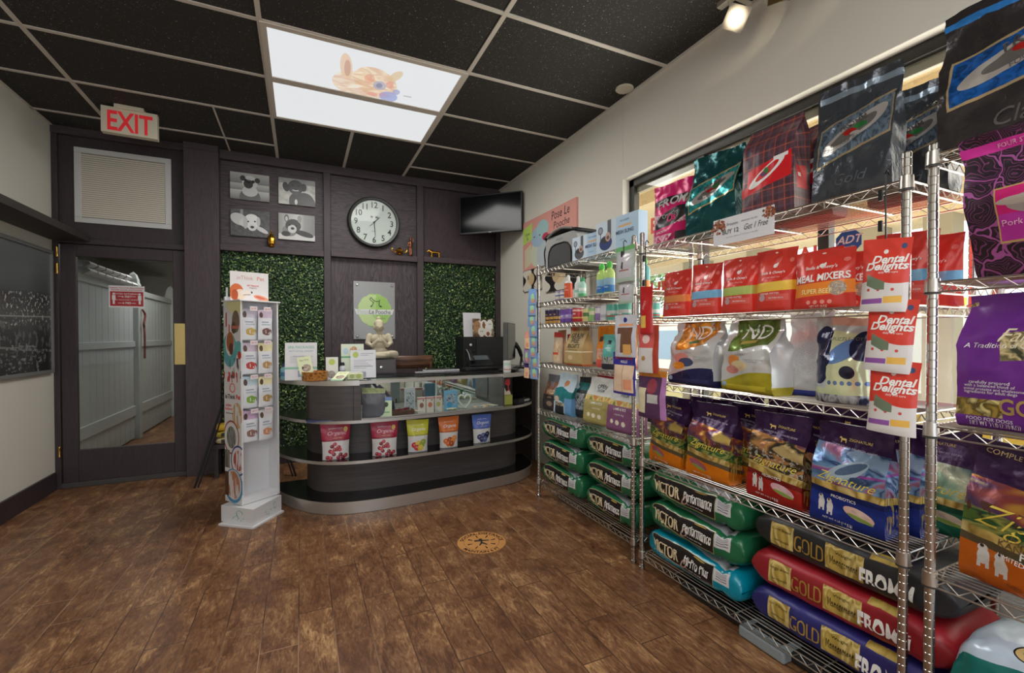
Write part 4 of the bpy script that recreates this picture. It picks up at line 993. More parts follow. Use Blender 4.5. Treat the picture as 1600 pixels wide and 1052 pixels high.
# ================================================================ BAGS
def smooth01(t): t = min(max(t, 0), 1); return t * t * (3 - 2 * t)
class Bag:
    def __init__(s, w, h, d, style='gusset', lean=0., crumple=1., topw=1., seed=0, curl=0., fill=.42, seal=.88):
        s.w, s.h, s.d, s.style, s.lean, s.cr, s.topw, s.seed, s.curl, s.fill, s.seal = w, h, d, style, lean, crumple, topw, seed, curl, fill, seal
    def t(s, v):
        b = .80 + .20 * smooth01(v / .07)
        if v > s.fill: b *= 1 - .97 * smooth01((v - s.fill) / (s.seal - s.fill)) 
        return s.d / 2 * b + .0018
    def hw(s, v):
        base = 1 - .035 * math.sin(PI * min(v / .9, 1)) if s.style == 'gusset' else 1 - .05 * math.sin(PI * v)
        return s.w / 2 * base * (1 + (s.topw - 1) * smooth01(v))
    def post(s, x, y, z, v):
        n = noise.noise(Vector((x * 9 + s.seed * 3.1, z * 9, y * 9)))
        n2 = noise.noise(Vector((x * 28 + s.seed * 5.3, z * 22, y * 12 + 7)))
        k = s.cr * (.45 + .55 * smooth01(v * 1.4)) * min(s.w / .20, 1.4)
        rd = 1 - min(abs(noise.noise(Vector((x * 13 + s.seed * 1.7, z * 10 + s.seed, y * 4)))) * 4.5, 1)
        rd2 = 1 - min(abs(noise.noise(Vector((x * 26 - s.seed, z * 21 + 3, y * 6)))) * 4, 1)
        y += (n * .009 + n2 * .003 - rd * rd * .0042 - rd2 * .0016) * k
        x += noise.noise(Vector((z * 10 + s.seed, 3, 1))) * .004 * k
        y += s.lean * z + s.curl * smooth01((v - .6) / .4) * math.sin(x / s.w * 5 + s.seed) 
        z += noise.noise(Vector((x * 7 + s.seed, 1, 9))) * .010 * smooth01((v - .8) * 5) * s.cr
        return Vector((x, y, z))
    def ring(s, a, v):
        """a in 0..4: front, right side, back, left side"""
        hw, t, z = s.hw(v), s.t(v), s.h * v
        if v < .04: z = z * .6 + .0
        a = a % 4
        if s.style == 'gusset':
            fold = s.d * .42 * smooth01((v - .25) / .6)
            bulge = .10 * s.d * math.sin(PI * min(v / .8, 1))
            if a <= 1: u = 2*a - 1; x, y = hw * u, -t - bulge * (1 - u*u)
            elif a <= 2: q = a - 1; x, y = hw - fold * (1 - abs(2*q - 1)), -t + 2*t*q
            elif a <= 3: u = 1 - 2*(a - 2); x, y = hw * u, t + bulge * (1 - u*u)
            else: q = a - 3; x, y = -hw + fold * (1 - abs(2*q - 1)), t - 2*t*q
        else:
            side = 1 if a <= 2 else -1
            if a <= 2: u = a - 1 if a <= 2 else 0
            else: u = 1 - (a - 2)
            e = max(1 - abs(u) ** 2.6, 0) ** .75
            x = hw * u; y = -side * (t * e + .0012)
        return s.post(x, y, z, v)
    def F(s, off=.0014):
        """maps centred (x, z) in metres to the printed front"""
        k = 1 if s.style == 'gusset' else 2
        def f(x, z):
            u = .5 + x / s.w; v = z / s.h; e = .012
            p = s.ring(max(0, min(u, 1)) * k, v); px = s.ring(max(0, min(u + e, 1)) * k, v) - s.ring(max(0, min(u - e, 1)) * k, v); pz = s.ring(max(0, min(u, 1)) * k, min(v + e, 1)) - s.ring(max(0, min(u, 1)) * k, max(v - e, 0))
            n = px.cross(pz); n = n.normalized() if n.length > 1e-9 else Vector((0, -1, 0))
            return p + n * off
        return f
    def mesh(s, mat):
        m = MB(); nv = 34
        if s.style == 'gusset':
            us = [i / 22 for i in range(23)] + [1.17, 1.33, 1.5, 1.67, 1.83] + [2 + i / 6 for i in range(7)] + [3.25, 3.5, 3.75, 4.0]
            uvf = lambda a, v: (a, v) if a <= 2 else ((3 + (a - 2), v) if a <= 3 else (1 + (4 - a), v))
        else:
            us = [i / 12 for i in range(25)] + [2 + i / 5 for i in range(1, 11)]
            uvf = lambda a, v: (a / 2, v) if a <= 2 else (3 + (a - 2) / 2, v)
        m.grid(s.ring, 0, nv, mat, us=us, wrapu=True, uvf=uvf)
        n = len(us) - 1
        m.face(list(range(n))[::-1], 0, [(.5, 0)] * n); m.face([nv * n + k for k in range(n)], 0, [(.5, 1)] * n)
        return m
BAGS = {}
def make_bag(name, art, bag, texts=(), extra=None):
    """returns a linked mesh object at the origin, printed front towards -y"""
    m = bag.mesh(art)
    f = bag.F()
    for tx in texts:
        body, x, z, size, c = tx[:5]; kw = dict(tx[5]) if len(tx) > 5 else {}
        met = kw.pop('metal', 0)
        if kw.pop('shadow', 0):
            f2 = bag.F(.0010); m.text(body, f2, size, flat((20, 18, 20), .5), x=x * bag.w + size * .04, y=z * bag.h - size * .04, **kw)
        m.text(body, f, size, flat(c, .35 if met else .5, met), x=x * bag.w, y=z * bag.h, **kw)
    if extra: extra(m, f, bag)
    return m.build(name, smooth=True, angle=55)
def put(o, pos, rz, label, cat, group=None, new=False, tilt=0., roll=0., s=1.):
    if new:
        o = o.copy(); col.objects.link(o)
    o.location = pos; o.rotation_euler = (tilt, roll, math.radians(rz)); o.scale = (s, s, s)
    tag(o, label, cat, group); return o
FX = 1.695   # plane just behind the front rods
GREY = (190, 188, 184); CREAM = (238, 230, 205); WH_ = (240, 238, 234)
def mat_foil(name, base, rough=.26, metal=.35, bump=.35, bscale=24): return Art(name, C(*base), rough, metal, bump=bump, bscale=bscale, bdist=.006, bdetail=4)

# ---- middle unit, top shelf
a = mat_foil('magenta treat bag', (206, 22, 104), .3, .1)
a.paint(a.band(.30, .56), a.photo(5, C(236, 226, 228), C(205, 30, 105), C(240, 235, 235), C(190, 40, 100), dist=2.5, sx=1, sy=2.5)); a.paint(a.ell(.5, .66, .62, .13), C(38, 34, 36)); a.paint(a.ell(.5, .585, .60, .10), C(206, 22, 104))
a.paint(a.ell(.5, .43, .40, .13, .25), C(44, 40, 42)); a.paint(a.band(.19, .26, .1), C(206, 22, 104)); a.paint(a.band(.04, .18), a.photo(6, C(232, 225, 226), C(206, 22, 104), C(60, 40, 48), dist=1.5)); a.paint(a.rect(.62, .07, .92, .20), C(48, 42, 44)); a.paint(a.band(-1, .04), C(206, 22, 104))
b = Bag(.27, .345, .075, 'standup', lean=.05, seed=1)
o = make_bag('treat_bag', a.done(), b, [('FROMM', .08, .645, .066, GREY, dict(arc=.34, bold=.02)), ('Crunchy', .0, .455, .030, GREY, dict(rot=.2)), ('Os', .02, .375, .050, (224, 40, 120), dict(rot=.2, shear=.3, bold=.03)), ('SMOKIN', -.2, .21, .02, WH_, dict(rot=.1))])
put(o, (1.80, 1.835, Z2[0]), -80, 'magenta and black treat bag standing first on the top shelf by the window corner', 'bag')
def fromm4(name, base, lab, bord, obj, seed, w, h, d, plaid=None, topband=None, lean=.04, ls=.16, slab=None, extra_t=()):
    a = mat_foil(name, base, .25, .55, bump=1.0, bscale=17)
    if plaid: plaid(a)
    if topband: a.paint(a.band(.885, .935), C(*topband))
    lo, hi = .30, .60
    a.paint(a.rect(.06, lo - .018, .98, hi + .018, ls), C(*bord)); a.paint(a.rect(.075, lo, .965, hi, ls), a.ramp(a.noise(14, 3, dist=1.5), [(.35, C(*[int(k * .62) for k in lab])), (.6, C(*lab))]))
    a.paint(a.ell(.52, (lo+hi)/2 + .09, .40, .085, .30), C(196, 190, 184)); a.paint(a.ell(.52, (lo+hi)/2 + .09, .27, .055, .30), C(122, 116, 112))
    a.paint(a.ell(.48, (lo+hi)/2 + .085, .085, .026), C(196, 44, 40)); a.paint(a.ell(.60, (lo+hi)/2 + .12, .08, .026), C(58, 130, 70)); a.paint(a.ell(.55, (lo+hi)/2 + .065, .06, .014), C(200, 190, 190))
    b = Bag(w, h, d, 'gusset', lean=lean, seed=seed, crumple=1.5)
    return make_bag(obj, a.done(), b, [('FROMM', .02, .585, w * .10, (66, 62, 60), dict(rot=.30, bold=.02)), ('FOUR STAR', .02, .46, w * .05, (66, 62, 60), dict(rot=.3))] + list(extra_t))
o = fromm4('teal foil bag', (26, 84, 86), (60, 176, 176), (200, 178, 120), 'dog_food_bag', 2, .275, .40, .095)
put(o, (1.80, 1.565, Z2[0]), -86, 'dark teal foil dog food bag with a tilted label on top shelf', 'bag', tilt=.0)
put(o, (1.985, 1.50, Z2[0]), -80, 'second teal foil bag, standing behind the dark teal one by the window', 'bag', new=True, s=.97)
def plaid(a):
    u, v, _ = a.uv()
    def lines(c, fu, w, col_, f, ph=0):
        s_ = a.math('FRACT', a.math('MULTIPLY_ADD', c, fu, ph)); a.paint(a.math('COMPARE', s_, .5, w), C(*col_), f)
    lines(u, 5, .16, (58, 40, 52), .5); lines(v, 7.5, .16, (58, 40, 52), .5); lines(u, 5, .022, (206, 96, 60), .8, .3); lines(v, 7.5, .022, (206, 96, 60), .8, .3); lines(u, 5, .02, (66, 84, 110), .7, .75); lines(v, 7.5, .02, (66, 84, 110), .7, .75)
a = mat_foil('plum plaid bag', (98, 62, 70), .34, .05, bump=.2); plaid(a)
a.paint(a.rect(.12, .27, .96, .52, .12), C(208, 26, 34)); a.paint(a.rect(-.2, .27, .20, .36, .12), C(208, 26, 34))
a.paint(a.ell(.50, .47, .34, .065, .32), C(232, 230, 228)); a.paint(a.ell(.52, .485, .22, .042, .32), C(208, 26, 34)); a.paint(a.rect(.64, .54, .90, .575, .05), C(232, 230, 228))
a.paint(a.ell(.50, .49, .05, .035), C(62, 120, 60)); a.paint(a.ell(.45, .46, .06, .02), C(96, 70, 110)); a.paint(a.rect(1.2, .26, 1.8, .50), C(208, 26, 34)); a.paint(a.rect(1.3, .38, 1.5, .42), C(235, 230, 230))
b = Bag(.225, .405, .11, 'gusset', lean=.03, seed=5, crumple=.6, fill=.75, seal=.99)
o = make_bag('dog_food_bag', a.done(), b)
put(o, (1.79, 1.262, Z2[0]), -86, 'plum plaid dog food bag with a red label on the top shelf', 'bag')
put(o, (1.955, 1.215, Z2[0]), -88, 'second plum plaid bag standing just behind the plaid one, mostly hidden', 'bag', new=True)
o = fromm4('black steel blue bag', (76, 80, 86), (124, 142, 160), (176, 156, 120), 'dog_food_bag', 8, .25, .43, .10, topband=(150, 166, 180), extra_t=[('Gold', .0, .12, .05, (70, 74, 80), dict(shear=.3))])
put(o, (1.775, .945, Z2[0]), -88, 'crinkled black and steel blue bag at right end of the middle top shelf', 'bag')
put(o, (1.965, .868, Z2[0]), -90, 'second crinkled black bag behind the steel blue one, by the window', 'bag', new=True, s=.93)
# paper sign
def kib(m, x, z, n, r, seed):
    q = random.Random(seed); kc = [flat(c, .8) for c in ((150, 84, 54), (176, 108, 72), (124, 66, 44))]
    for _ in range(n):
        t = q.random() * 2 * PI; d = r * q.random() ** .6; m.disc((x + d * math.cos(t) * 1.15, -.0008 - q.random() * .0006, z + d * math.sin(t) * .9), q.uniform(.0035, .006), kc[q.randrange(3)], 7)
sg = empty('paper_sign', (1.662, 1.315, 1.70), math.radians(-90), 'white paper sign reading BUY 12 hung on the top shelf edge', 'sign')
m = MB().box(-.143, 0, -.033, .143, .0015, .080, flat((226, 226, 230), .6)); kib(m, -.115, .045, 60, .032, 3); kib(m, .120, .055, 46, .024, 4)
Fs = lambda x, z: (x, -.0010, z)
m.text('BUY 12', Fs, .026, flat((84, 84, 90), .5), x=-.055, y=.010, bold=.02); m.text('Get 1 Free', Fs, .034, flat((60, 60, 66), .5), x=.062, y=.010, shear=.4, sx=.72); m.text('Fromm', Fs, .019, flat((90, 90, 96), .5), x=-.045, y=.042); m.text('FREQUENT BUYER', Fs, .009, flat((120, 120, 126), .5), x=.035, y=.046)
m.text('see a team member for full details of this offer', Fs, .008, flat((150, 150, 155), .5), y=-.008)
m.build('sheet', sg)

# ---- middle unit, second shelf: red treat bags
RED_ = (214, 60, 48)
def redbag(stripe, seed, w=.175, h=.25, meal=False):
    a = mat_foil('red freeze dried bag', RED_, .28, .05, bump=.5, bscale=14)
    a.paint(a.noise(3, 3), C(168, 22, 24), .25)
    if meal:
        a.paint(a.rect(-.1, .20, 1.6, .42, .05), C(240, 140, 50)); a.paint(a.ell(.78, .33, .13, .12), a.photo(18, C(200, 190, 180), C(150, 140, 130), C(222, 190, 150)))
        for k in (.33, .45, .57, .68): a.paint(a.ell(k, .11, .035, .035), C(230, 150, 140))
        tx = [("MEAL MIXERS", 0, .47, .036, WH_, dict(bold=.03, rot=.04, sx=.88)), ('SUPER BEEF', -.05, .255, .024, (250, 226, 150), dict(bold=.02, sx=.9)), ("Stella & Chewy's", -.02, .68, .017, WH_, dict(bold=.01)), ('NET WT 18 OZ', 0, .03, .009, WH_)]
    else:
        a.paint(a.rect(-.1, .31, 1.6, .46, .02), C(*stripe)); a.paint(a.rect(.12, .33, .80, .45, .02), C(*[min(255, int(k * .8 + 45)) for k in stripe]), .6); a.paint(a.ell(.28, .22, .08, .055), C(190, 160, 165)); a.paint(a.rect(.38, .17, .88, .27), C(222, 110, 100), .6)
        tx = [("Stella & Chewy's", -.02, .60, .0155, WH_, dict(bold=.01)), ('DINNER PATTIES', -.04, .27, .011, WH_), ('freeze dried raw', 0, .53, .010, (240, 190, 180)), ('PROTEIN RICH', .12, .20, .0085, WH_)]
    a.paint(a.ell(.50, .735, .055, .035), C(236, 230, 226)); a.paint(a.ell(.545, .755, .02, .03), C(236, 230, 226)); a.paint(a.ell(.88, .80, .055, .035), C(226, 120, 110)); a.paint(a.ell(.5, .945, .035, .012), C(236, 224, 214))
    b = Bag(w, h, .075, 'standup', lean=.05, seed=seed, crumple=.8, topw=.97)
    return make_bag('freeze_dried_food_bag', a.done(), b, tx)
rO = redbag((226, 140, 70), 11); put(rO, (1.825, 1.838, Z2[1]), -80, 'red bag with an orange stripe, leftmost of the red bags row', 'bag')
rB = redbag((110, 176, 216), 12); put(rB, (1.775, 1.60, Z2[1]), -84, 'red bag with a light blue stripe in the row of red bags', 'bag')
put(rB, (1.90, 1.50, Z2[1]), -80, 'red bag with light blue stripe half hidden behind its twin in the row', 'bag', new=True)
rG = redbag((170, 190, 90), 13, .17); put(rG, (1.765, 1.408, Z2[1]), -84, 'red bag with a green stripe in the middle of the red row', 'bag')
rY = redbag((240, 196, 60), 14, .175, .255); put(rY, (1.755, 1.230, Z2[1]), -86, 'red bag with a yellow stripe left of the wide orange banded bag', 'bag')
rM = redbag(None, 15, .21, .215, True); put(rM, (1.735, 1.030, Z2[1]), -85, 'wide red bag with big white lettering and an orange band', 'bag')
put(rM, (1.87, 1.02, Z2[1]), -82, 'second wide orange banded red bag tucked behind the first', 'bag', new=True)
put(rO, (1.90, 1.145, Z2[1]), -86, 'red bag with orange stripe wedged behind, between yellow striped and wide bags', 'bag', new=True)
put(rB, (1.85, .835, Z2[1]), -80, 'red bag with light blue stripe right of the wide bag, behind hanging pouches', 'bag', new=True)
put(rB, (1.99, .825, Z2[1]), -84, 'red bag with light blue stripe at the right end, seen between the two near posts', 'bag', new=True)
# black clip strip with hanging dental pouches
def clip_strip(x, y, z0, z1, label, n=5):
    e = empty('clip_strip', (x, y, z1), math.radians(-90), label, 'clip strip')
    MB().tube([(0, 0, 0), (.004, 0, (z0 - z1) * .5), (0, 0, z0 - z1)], .0025, BLACKP, 6).tube(catmull([(0, 0, 0), (0, .01, .012), (0, .022, .0)], 4), .0025, BLACKP, 6).build('strip', e, smooth=True)
    for k in range(n):
        zz = (z0 - z1) * (k + .6) / n
        MB().box(-.018, -.006, zz - .022, -.006, .004, zz + .012, BLACKP, M=None).build('clip', e, bevel=.002)
    return e
clip_strip(1.655, .80, 1.10, 1.775, 'black plastic clip strip hanging at the right post, holding three dental pouches', 7)
def dental(seed):
    a = mat_foil('dental treat pouch', (216, 62, 48), .32, .0, bump=.2, bscale=14)
    a.paint(a.band(-1, .40, .0, .02, 6), C(226, 222, 220)); a.paint(a.rect(.04, .10, .52, .17, .03), C(150, 90, 170)); a.paint(a.rect(.54, .10, .90, .19, .03), C(240, 190, 90))
    a.paint(a.ell(.20, .30, .035, .02), C(210, 80, 70)); a.paint(a.ell(.42, .30, .035, .02), C(210, 80, 70)); a.paint(a.ell(.72, .30, .035, .02), C(210, 80, 70)); a.paint(a.both(a.rect(.15, .405, .55, .56, -.28), a.rect(.05, .3, .66, .7)), C(112, 128, 104))
    a.paint(a.ell(.85, .885, .06, .04), C(70, 80, 120)); a.paint(a.ell(.5, .82, .05, .03), C(236, 230, 226), 1)
    b = Bag(.125, .225, .035, 'standup', lean=.0, seed=seed, crumple=.7)
    return make_bag('dental_treat_pouch', a.done(), b, [('Dental', .08, .665, .033, WH_, dict(shear=.25, bold=.03, shadow=0)), ('Delights', .03, .57, .033, WH_, dict(shear=.25, bold=.03)), ('daily oral care', .1, .52, .009, WH_)])
dn = dental(21)
for k, (y, z, lab) in enumerate(((.794, 1.345, 'top'), (.784, 1.160, 'middle'), (.772, .972, 'bottom'))):
    put(dn, (1.635 - .0 * k, y, z), -84, 'red and white dental treat pouch hanging by the near post, %s of three' % lab, 'pouch', 'dental pouches on the clip strip', new=k > 0, roll=.05 if k != 1 else .08)
# ---- middle unit, third shelf: large foil bags
def nd(top, bottom, seed, w, h, t1):
    a = mat_foil('white and foil bag', (216, 216, 214), .25, .25, bump=.35, bscale=18)
    a.paint(a.noise(8, 3), C(190, 192, 194), .4)
    up = a.band(.60, 2, .0, -.05, 5.0, .4); up = a.both(up, a.rect(.16, 0, .92, 1.0, .0)); up = a.math('MULTIPLY', up, a.math('LESS_THAN', a.math('ADD', a.math('MULTIPLY', a.uv()[0], 1), a.math('MULTIPLY', a.uv()[1], -.5)), .46 if w > .3 else .56))
    a.paint(up, a.photo(5, C(*top), C(*[int(k * .78) for k in top]), C(*[min(255, int(k * 1.15)) for k in top]), dist=1.0)); a.paint(a.band(-1, .15, .10, .06, 3.2, -.6), C(*bottom))
    a.paint(a.ell(.30, .42, .16, .085), C(236, 150, 70) if w < .3 else C(226, 160, 150)); a.paint(a.ell(.42, .36, .18, .07), C(238, 216, 170) if w < .3 else C(70, 84, 120)); a.paint(a.ell(.26, .30, .15, .06), C(226, 150, 140) if w < .3 else C(240, 166, 50))
    a.paint(a.rect(.12, .03, .9, .09, .02), C(*[min(255, int(k * 1.3 + 20)) for k in bottom]), .5); a.paint(a.ell(.08, .09, .05, .035), C(160, 190, 220)); a.paint(a.rect(.40, .60, .62, .64, .12), C(70, 120, 70) if w > .3 else C(190, 170, 90))
    a.paint(a.rect(1.0, -.1, 1.99, 1.1), C(206, 208, 210)); a.paint(a.rect(1.0, -.1, 1.99, .10), C(*bottom)); 
    b = Bag(w, h, .12, 'gusset', lean=.05, seed=seed, crumple=1.6, fill=.55)
    return make_bag('dog_food_bag', a.done(), b, [(t1, .06, .72, .092, WH_, dict(sx=.95)), ('SELECTION', -.05, .50, .011, (120, 120, 120)), ('chicken & pomegranate', .2, .44, .010, (140, 140, 140)), ('for adult dogs', .18, .41, .010, (140, 140, 140))])
o = nd((236, 150, 50), (36, 38, 84), 31, .31, .31, 'ND'); put(o, (1.79, 1.655, Z2[2]), -94, 'white foil bag with an orange top and navy base on the third shelf', 'bag')
o = nd((108, 134, 58), (176, 164, 40), 32, .27, .315, 'ND'); put(o, (1.775, 1.335, Z2[2]), -96, 'white foil bag with a green top and gold base on the third shelf', 'bag')
a = mat_foil('white foil bag back', (208, 210, 214), .25, .2, bump=.4); a.paint(a.both(a.math('GREATER_THAN', a.noise(50, 1, sx=.5, sy=3), .6), a.rect(.25, .25, .75, .9)), C(150, 152, 160), .6); a.paint(a.band(-1, .07), C(70, 84, 176))
o = make_bag('dog_food_bag', a.done(), Bag(.16, .33, .09, 'gusset', lean=.04, seed=33, crumple=1.6)); put(o, (1.88, 1.165, Z2[2]), -80, 'plain white foil bag turned side on, right of the green topped bag', 'bag')
o2 = put(o, (1.93, 1.50, Z2[2]), -92, 'plain white foil bag seen between the orange and green topped bags', 'bag', new=True, s=.98)
a = mat_foil('dog toy pack', (196, 200, 204), .15, .2, bump=.5, bscale=22)
a.paint(a.ell(.20, .55, .26, .34), C(40, 44, 78)); a.paint(a.rect(.36, .12, .98, .88, -.1), C(214, 220, 176)); a.paint(a.ell(.62, .60, .30, .12, .3), C(112, 146, 200)); a.paint(a.ell(.92, .66, .22, .17), C(36, 40, 70)); a.paint(a.ell(.30, .50, .12, .09), C(36, 40, 70)); a.paint(a.ell(.72, .36, .12, .075), C(36, 38, 60))
for k in range(6): a.paint(a.ell(.42 + k * .11, .235, .035, .025), C(100, 126, 176))
a.paint(a.band(-1, .10), a.photo(6, C(60, 64, 90), C(196, 200, 204), C(40, 44, 78))); a.paint(a.rect(.30, .90, .9, 1.1), C(226, 176, 160)); a.paint(a.rect(.05, .10, .62, .17), C(206, 216, 170))
o = make_bag('toy_pack', a.done(), Bag(.185, .31, .12, 'standup', lean=.03, seed=35, crumple=1.6), [('PUZZLE TOY', .13, .72, .017, (96, 100, 80))]); put(o, (1.79, .995, Z2[2]), -86, 'clear wrapped navy and pale green pet toy pack on the third shelf', 'pack')
clr = frosted('clear film', (.85, .87, .88), .2)
o = make_bag('clear_pack', clr, Bag(.16, .30, .07, 'standup', lean=.02, seed=36, crumple=2.)); put(o, (1.90, .81, Z2[2]), -75, 'crumpled clear film pack behind the hanging dental pouches', 'pack')
# ---- middle unit, fourth shelf
def zig(kind, seed, w=.235, h=.352, d=.095, big=False):
    foil = dict(orange=(226, 128, 20), red=(172, 40, 34), blue=(30, 52, 140), kang=(206, 104, 26), green=(30, 110, 88))[kind]
    a = mat_foil(kind + ' landscape bag', (62, 34, 78), .27, .38, bump=.9, bscale=18)
    a.paint(a.noise(3, 2), C(38, 18, 50), .5)
    sl = -.10 if kind != 'blue' else -.05
    if kind in ('orange', 'kang'):
        a.paint(a.band(.52, .74, sl), a.photo(2.2, C(216, 170, 60), C(150, 70, 60), C(84, 60, 96), C(206, 176, 96), dist=.4, sx=.8, sy=2.5))
        a.paint(a.band(.38, .53, sl, .015, 7), a.photo(3, C(90, 120, 54), C(24, 84, 56), C(170, 176, 90), C(26, 60, 50), dist=.8, sx=.6, sy=4))
        a.paint(a.both(a.band(.49, .60, sl), a.math('GREATER_THAN', a.noise(9, 2, sx=1, sy=.6), .56)), C(92, 58, 44), .9)
    elif kind == 'red':
        a.paint(a.band(.42, .78, sl), a.photo(2.4, C(130, 80, 90), C(196, 140, 80), C(80, 62, 46), C(46, 44, 34), C(190, 164, 110), dist=1.0, sx=.8, sy=2.2)); a.paint(a.both(a.band(.42, .62, sl), a.math('GREATER_THAN', a.noise(14, 3, sy=2), .55)), C(196, 196, 186), .7); a.paint(a.band(.36, .43, sl), C(206, 190, 120))
    elif kind == 'green':
        a.paint(a.band(.40, .74, sl), a.photo(2.4, C(60, 150, 130), C(206, 210, 180), C(40, 90, 100)))
    else:
        a.paint(a.band(.42, .80, sl), a.photo(2.2, C(84, 50, 110), C(170, 110, 140), C(120, 160, 200), C(40, 60, 110), C(150, 176, 206), dist=.9, sx=.9, sy=2)); a.paint(a.band(.52, .545, .02), C(150, 60, 150), .8)
        a.paint(a.ell(.50, .56, .28, .085, .3), C(176, 196, 212)); a.paint(a.ell(.56, .59, .20, .045, .3), C(90, 110, 140)); a.paint(a.ell(.66, .50, .10, .03), C(60, 84, 120))
    g = dict(orange=.31, kang=.33, red=.33, blue=.36, green=.34)[kind]
    a.paint(a.band(g, g + .07, sl * .8), a.photo(4, C(236, 206, 120), C(150, 120, 50), C(240, 220, 150), dist=.4)); a.paint(a.band(-1, g, sl * .8), C(*foil)); a.paint(a.band(g - .05, g + .005, sl * .8), C(96, 84, 60) if kind in ('orange', 'kang') else C(*[int(k * .7) for k in foil]))
    pc = dict(orange=(176, 90, 110), kang=(236, 150, 160), red=(236, 190, 200), blue=(238, 202, 186), green=(220, 200, 180))[kind]
    px_ = .30 if kind == 'orange' else .68
    a.paint(a.ell(px_, .17, .20 if kind != 'orange' else .22, .055, -.16), C(*pc)); a.paint(a.ell(px_ + .02, .135, .17, .02, -.16), C(140, 170, 80)); a.paint(a.ell(px_ + .03, .18, .12, .025, -.16), C(*[int(k * .8 + 30) for k in pc]))
    if kind != 'orange':
        for (uu, vv) in ((.17, .20), (.29, .175)):
            a.paint(a.ell(uu, vv, .045, .055), C(228, 226, 222)); a.paint(a.ell(uu - .01, vv + .055, .035, .028), C(228, 226, 222)); a.paint(a.rect(uu - .04, vv - .08, uu - .015, vv), C(228, 226, 222)); a.paint(a.rect(uu + .015, vv - .08, uu + .04, vv), C(228, 226, 222)); a.paint(a.ell(uu - .015, vv + .07, .014, .012), C(70, 50, 40))
    a.paint(a.both(a.rect(1.15, .05, 1.85, .34), a.math('GREATER_THAN', a.noise(9, 2), .55)), C(206, 176, 90), .8)
    SC = (228, 204, 80); GD = (226, 196, 110)
    tx = [('Zignature' , -.02, .405 if kind != 'blue' else .43, w * .19, SC, dict(shear=.45, rot=-.09, bold=-.004, sx=1.05)), ('COMPLETE AND BALANCED RECIPE', .02, .765, w * .038, (190, 180, 200), dict(rot=-.1)), ('crafted with care', .0, .735, w * .03, (180, 170, 190), dict(rot=-.1)), ('ZIGNATURE', .10, .835, w * .055, GD, dict(rot=-.08)), ('NET WT 4 LB (1.8 KG)', -.10, .045, w * .042, WH_, dict(rot=-.06))]
    if kind in ('blue', 'red'): tx.append(('PROBIOTICS', -.02, .275, w * .062, WH_, dict(rot=-.06)))
    if kind == 'kang':
        tx = [('Zign', -.17, .415, w * .25, SC, dict(shear=.5, rot=-.08, bold=-.012, sx=1.1)), ('SMALL BITES', .04, .335, w * .085, (96, 78, 50), dict(rot=-.12)), ('KANGAROO', -.02, .295, w * .075, (96, 78, 50), dict(rot=-.12)), ('PROBIOTICS', .14, .245, w * .085, WH_, dict(rot=-.1, bold=.02)), ('LIMITED INGREDIENT', .0, .215, w * .05, WH_, dict(rot=-.1)), ('SMALL BITES', .1, .075, w * .05, WH_, dict(rot=-.1)), ('NET WT 12.5 LB', .0, .035, w * .05, (120, 60, 30), dict(rot=-.08)), ('COMPLETE AND BALANCED', -.06, .87, w * .06, (206, 180, 120), dict(rot=-.12))]
    def dogicon(m, f, b):
        gm = flat(GD, .5); s_ = w * .028; ox, oz = -.12 * w, .835 * h
        for q in (((-1.6, .2), (1.2, .2), (1.2, 1.2), (-1.6, 1.2)), ((-1.6, -.9), (-1.1, -.9), (-1.1, .3), (-1.6, .3)), ((.7, -.9), (1.2, -.9), (1.2, .3), (.7, .3)), ((-2.6, 1.2), (-1.3, .9), (-1.3, 1.8), (-2.2, 1.9))):
            k = len(m.v); m.v += [tuple(f(ox + p * s_, oz + r * s_)) for p, r in q]; m.face([k, k+1, k+2, k+3], m.mi(gm))
    return make_bag('dog_food_bag', a.done(), Bag(w, h, d, 'gusset', lean=.06, seed=seed, crumple=1.1, fill=.5, seal=.9), tx, dogicon)
zo = zig('orange', 41); zr = zig('red', 42); zb = zig('blue', 43); zg = zig('green', 44)
put(zo, (1.765, 1.812, Z2[3]), -92, 'purple and orange bag at left end of the fourth shelf, touching the post', 'bag')
for i, (x, y, r, lab) in enumerate(((1.765, 1.545, -86, 'purple and orange bag standing second from left on the fourth shelf'), (1.888, 1.70, -90, 'purple and orange bag behind the gap between the two front orange ones'), (1.888, 1.435, -88, 'purple and orange bag showing only its right side behind the second one'), (2.032, 1.62, -90, 'rearmost purple and orange bag against the window on fourth shelf'))):
    put(zo, (x, y, Z2[3]), r, lab, 'bag', new=True, s=1.0 if i != 3 else 1.07)
put(zr, (1.765, 1.215, Z2[3]), -88, 'purple and red bag with two white dogs at the shelf front', 'bag')
for x, y, r, lab in ((1.888, 1.17, -88, 'purple and red bag directly behind the front red one, its side showing'), (2.032, 1.34, -90, 'purple and red bag at the window, between orange and red bags'), (2.032, 1.08, -90, 'rearmost purple and red bag by the window')):
    put(zr, (x, y, Z2[3]), r, lab, 'bag', new=True, s=1.0 if x < 2 else 1.05)
put(zb, (1.76, .945, Z2[3]), -86, 'purple and blue bag with a leaping fish at the front of the fourth shelf', 'bag', s=1.0)
for x, y, r, lab in ((1.889, .905, -88, 'purple and blue bag directly behind the front one, beside the near post'),):
    put(zb, (x, y, Z2[3]), r, lab, 'bag', new=True, s=1.0)
put(zg, (1.99, .815, Z2[3]), -75, 'purple and green bag at the right end, seen between the near posts', 'bag')

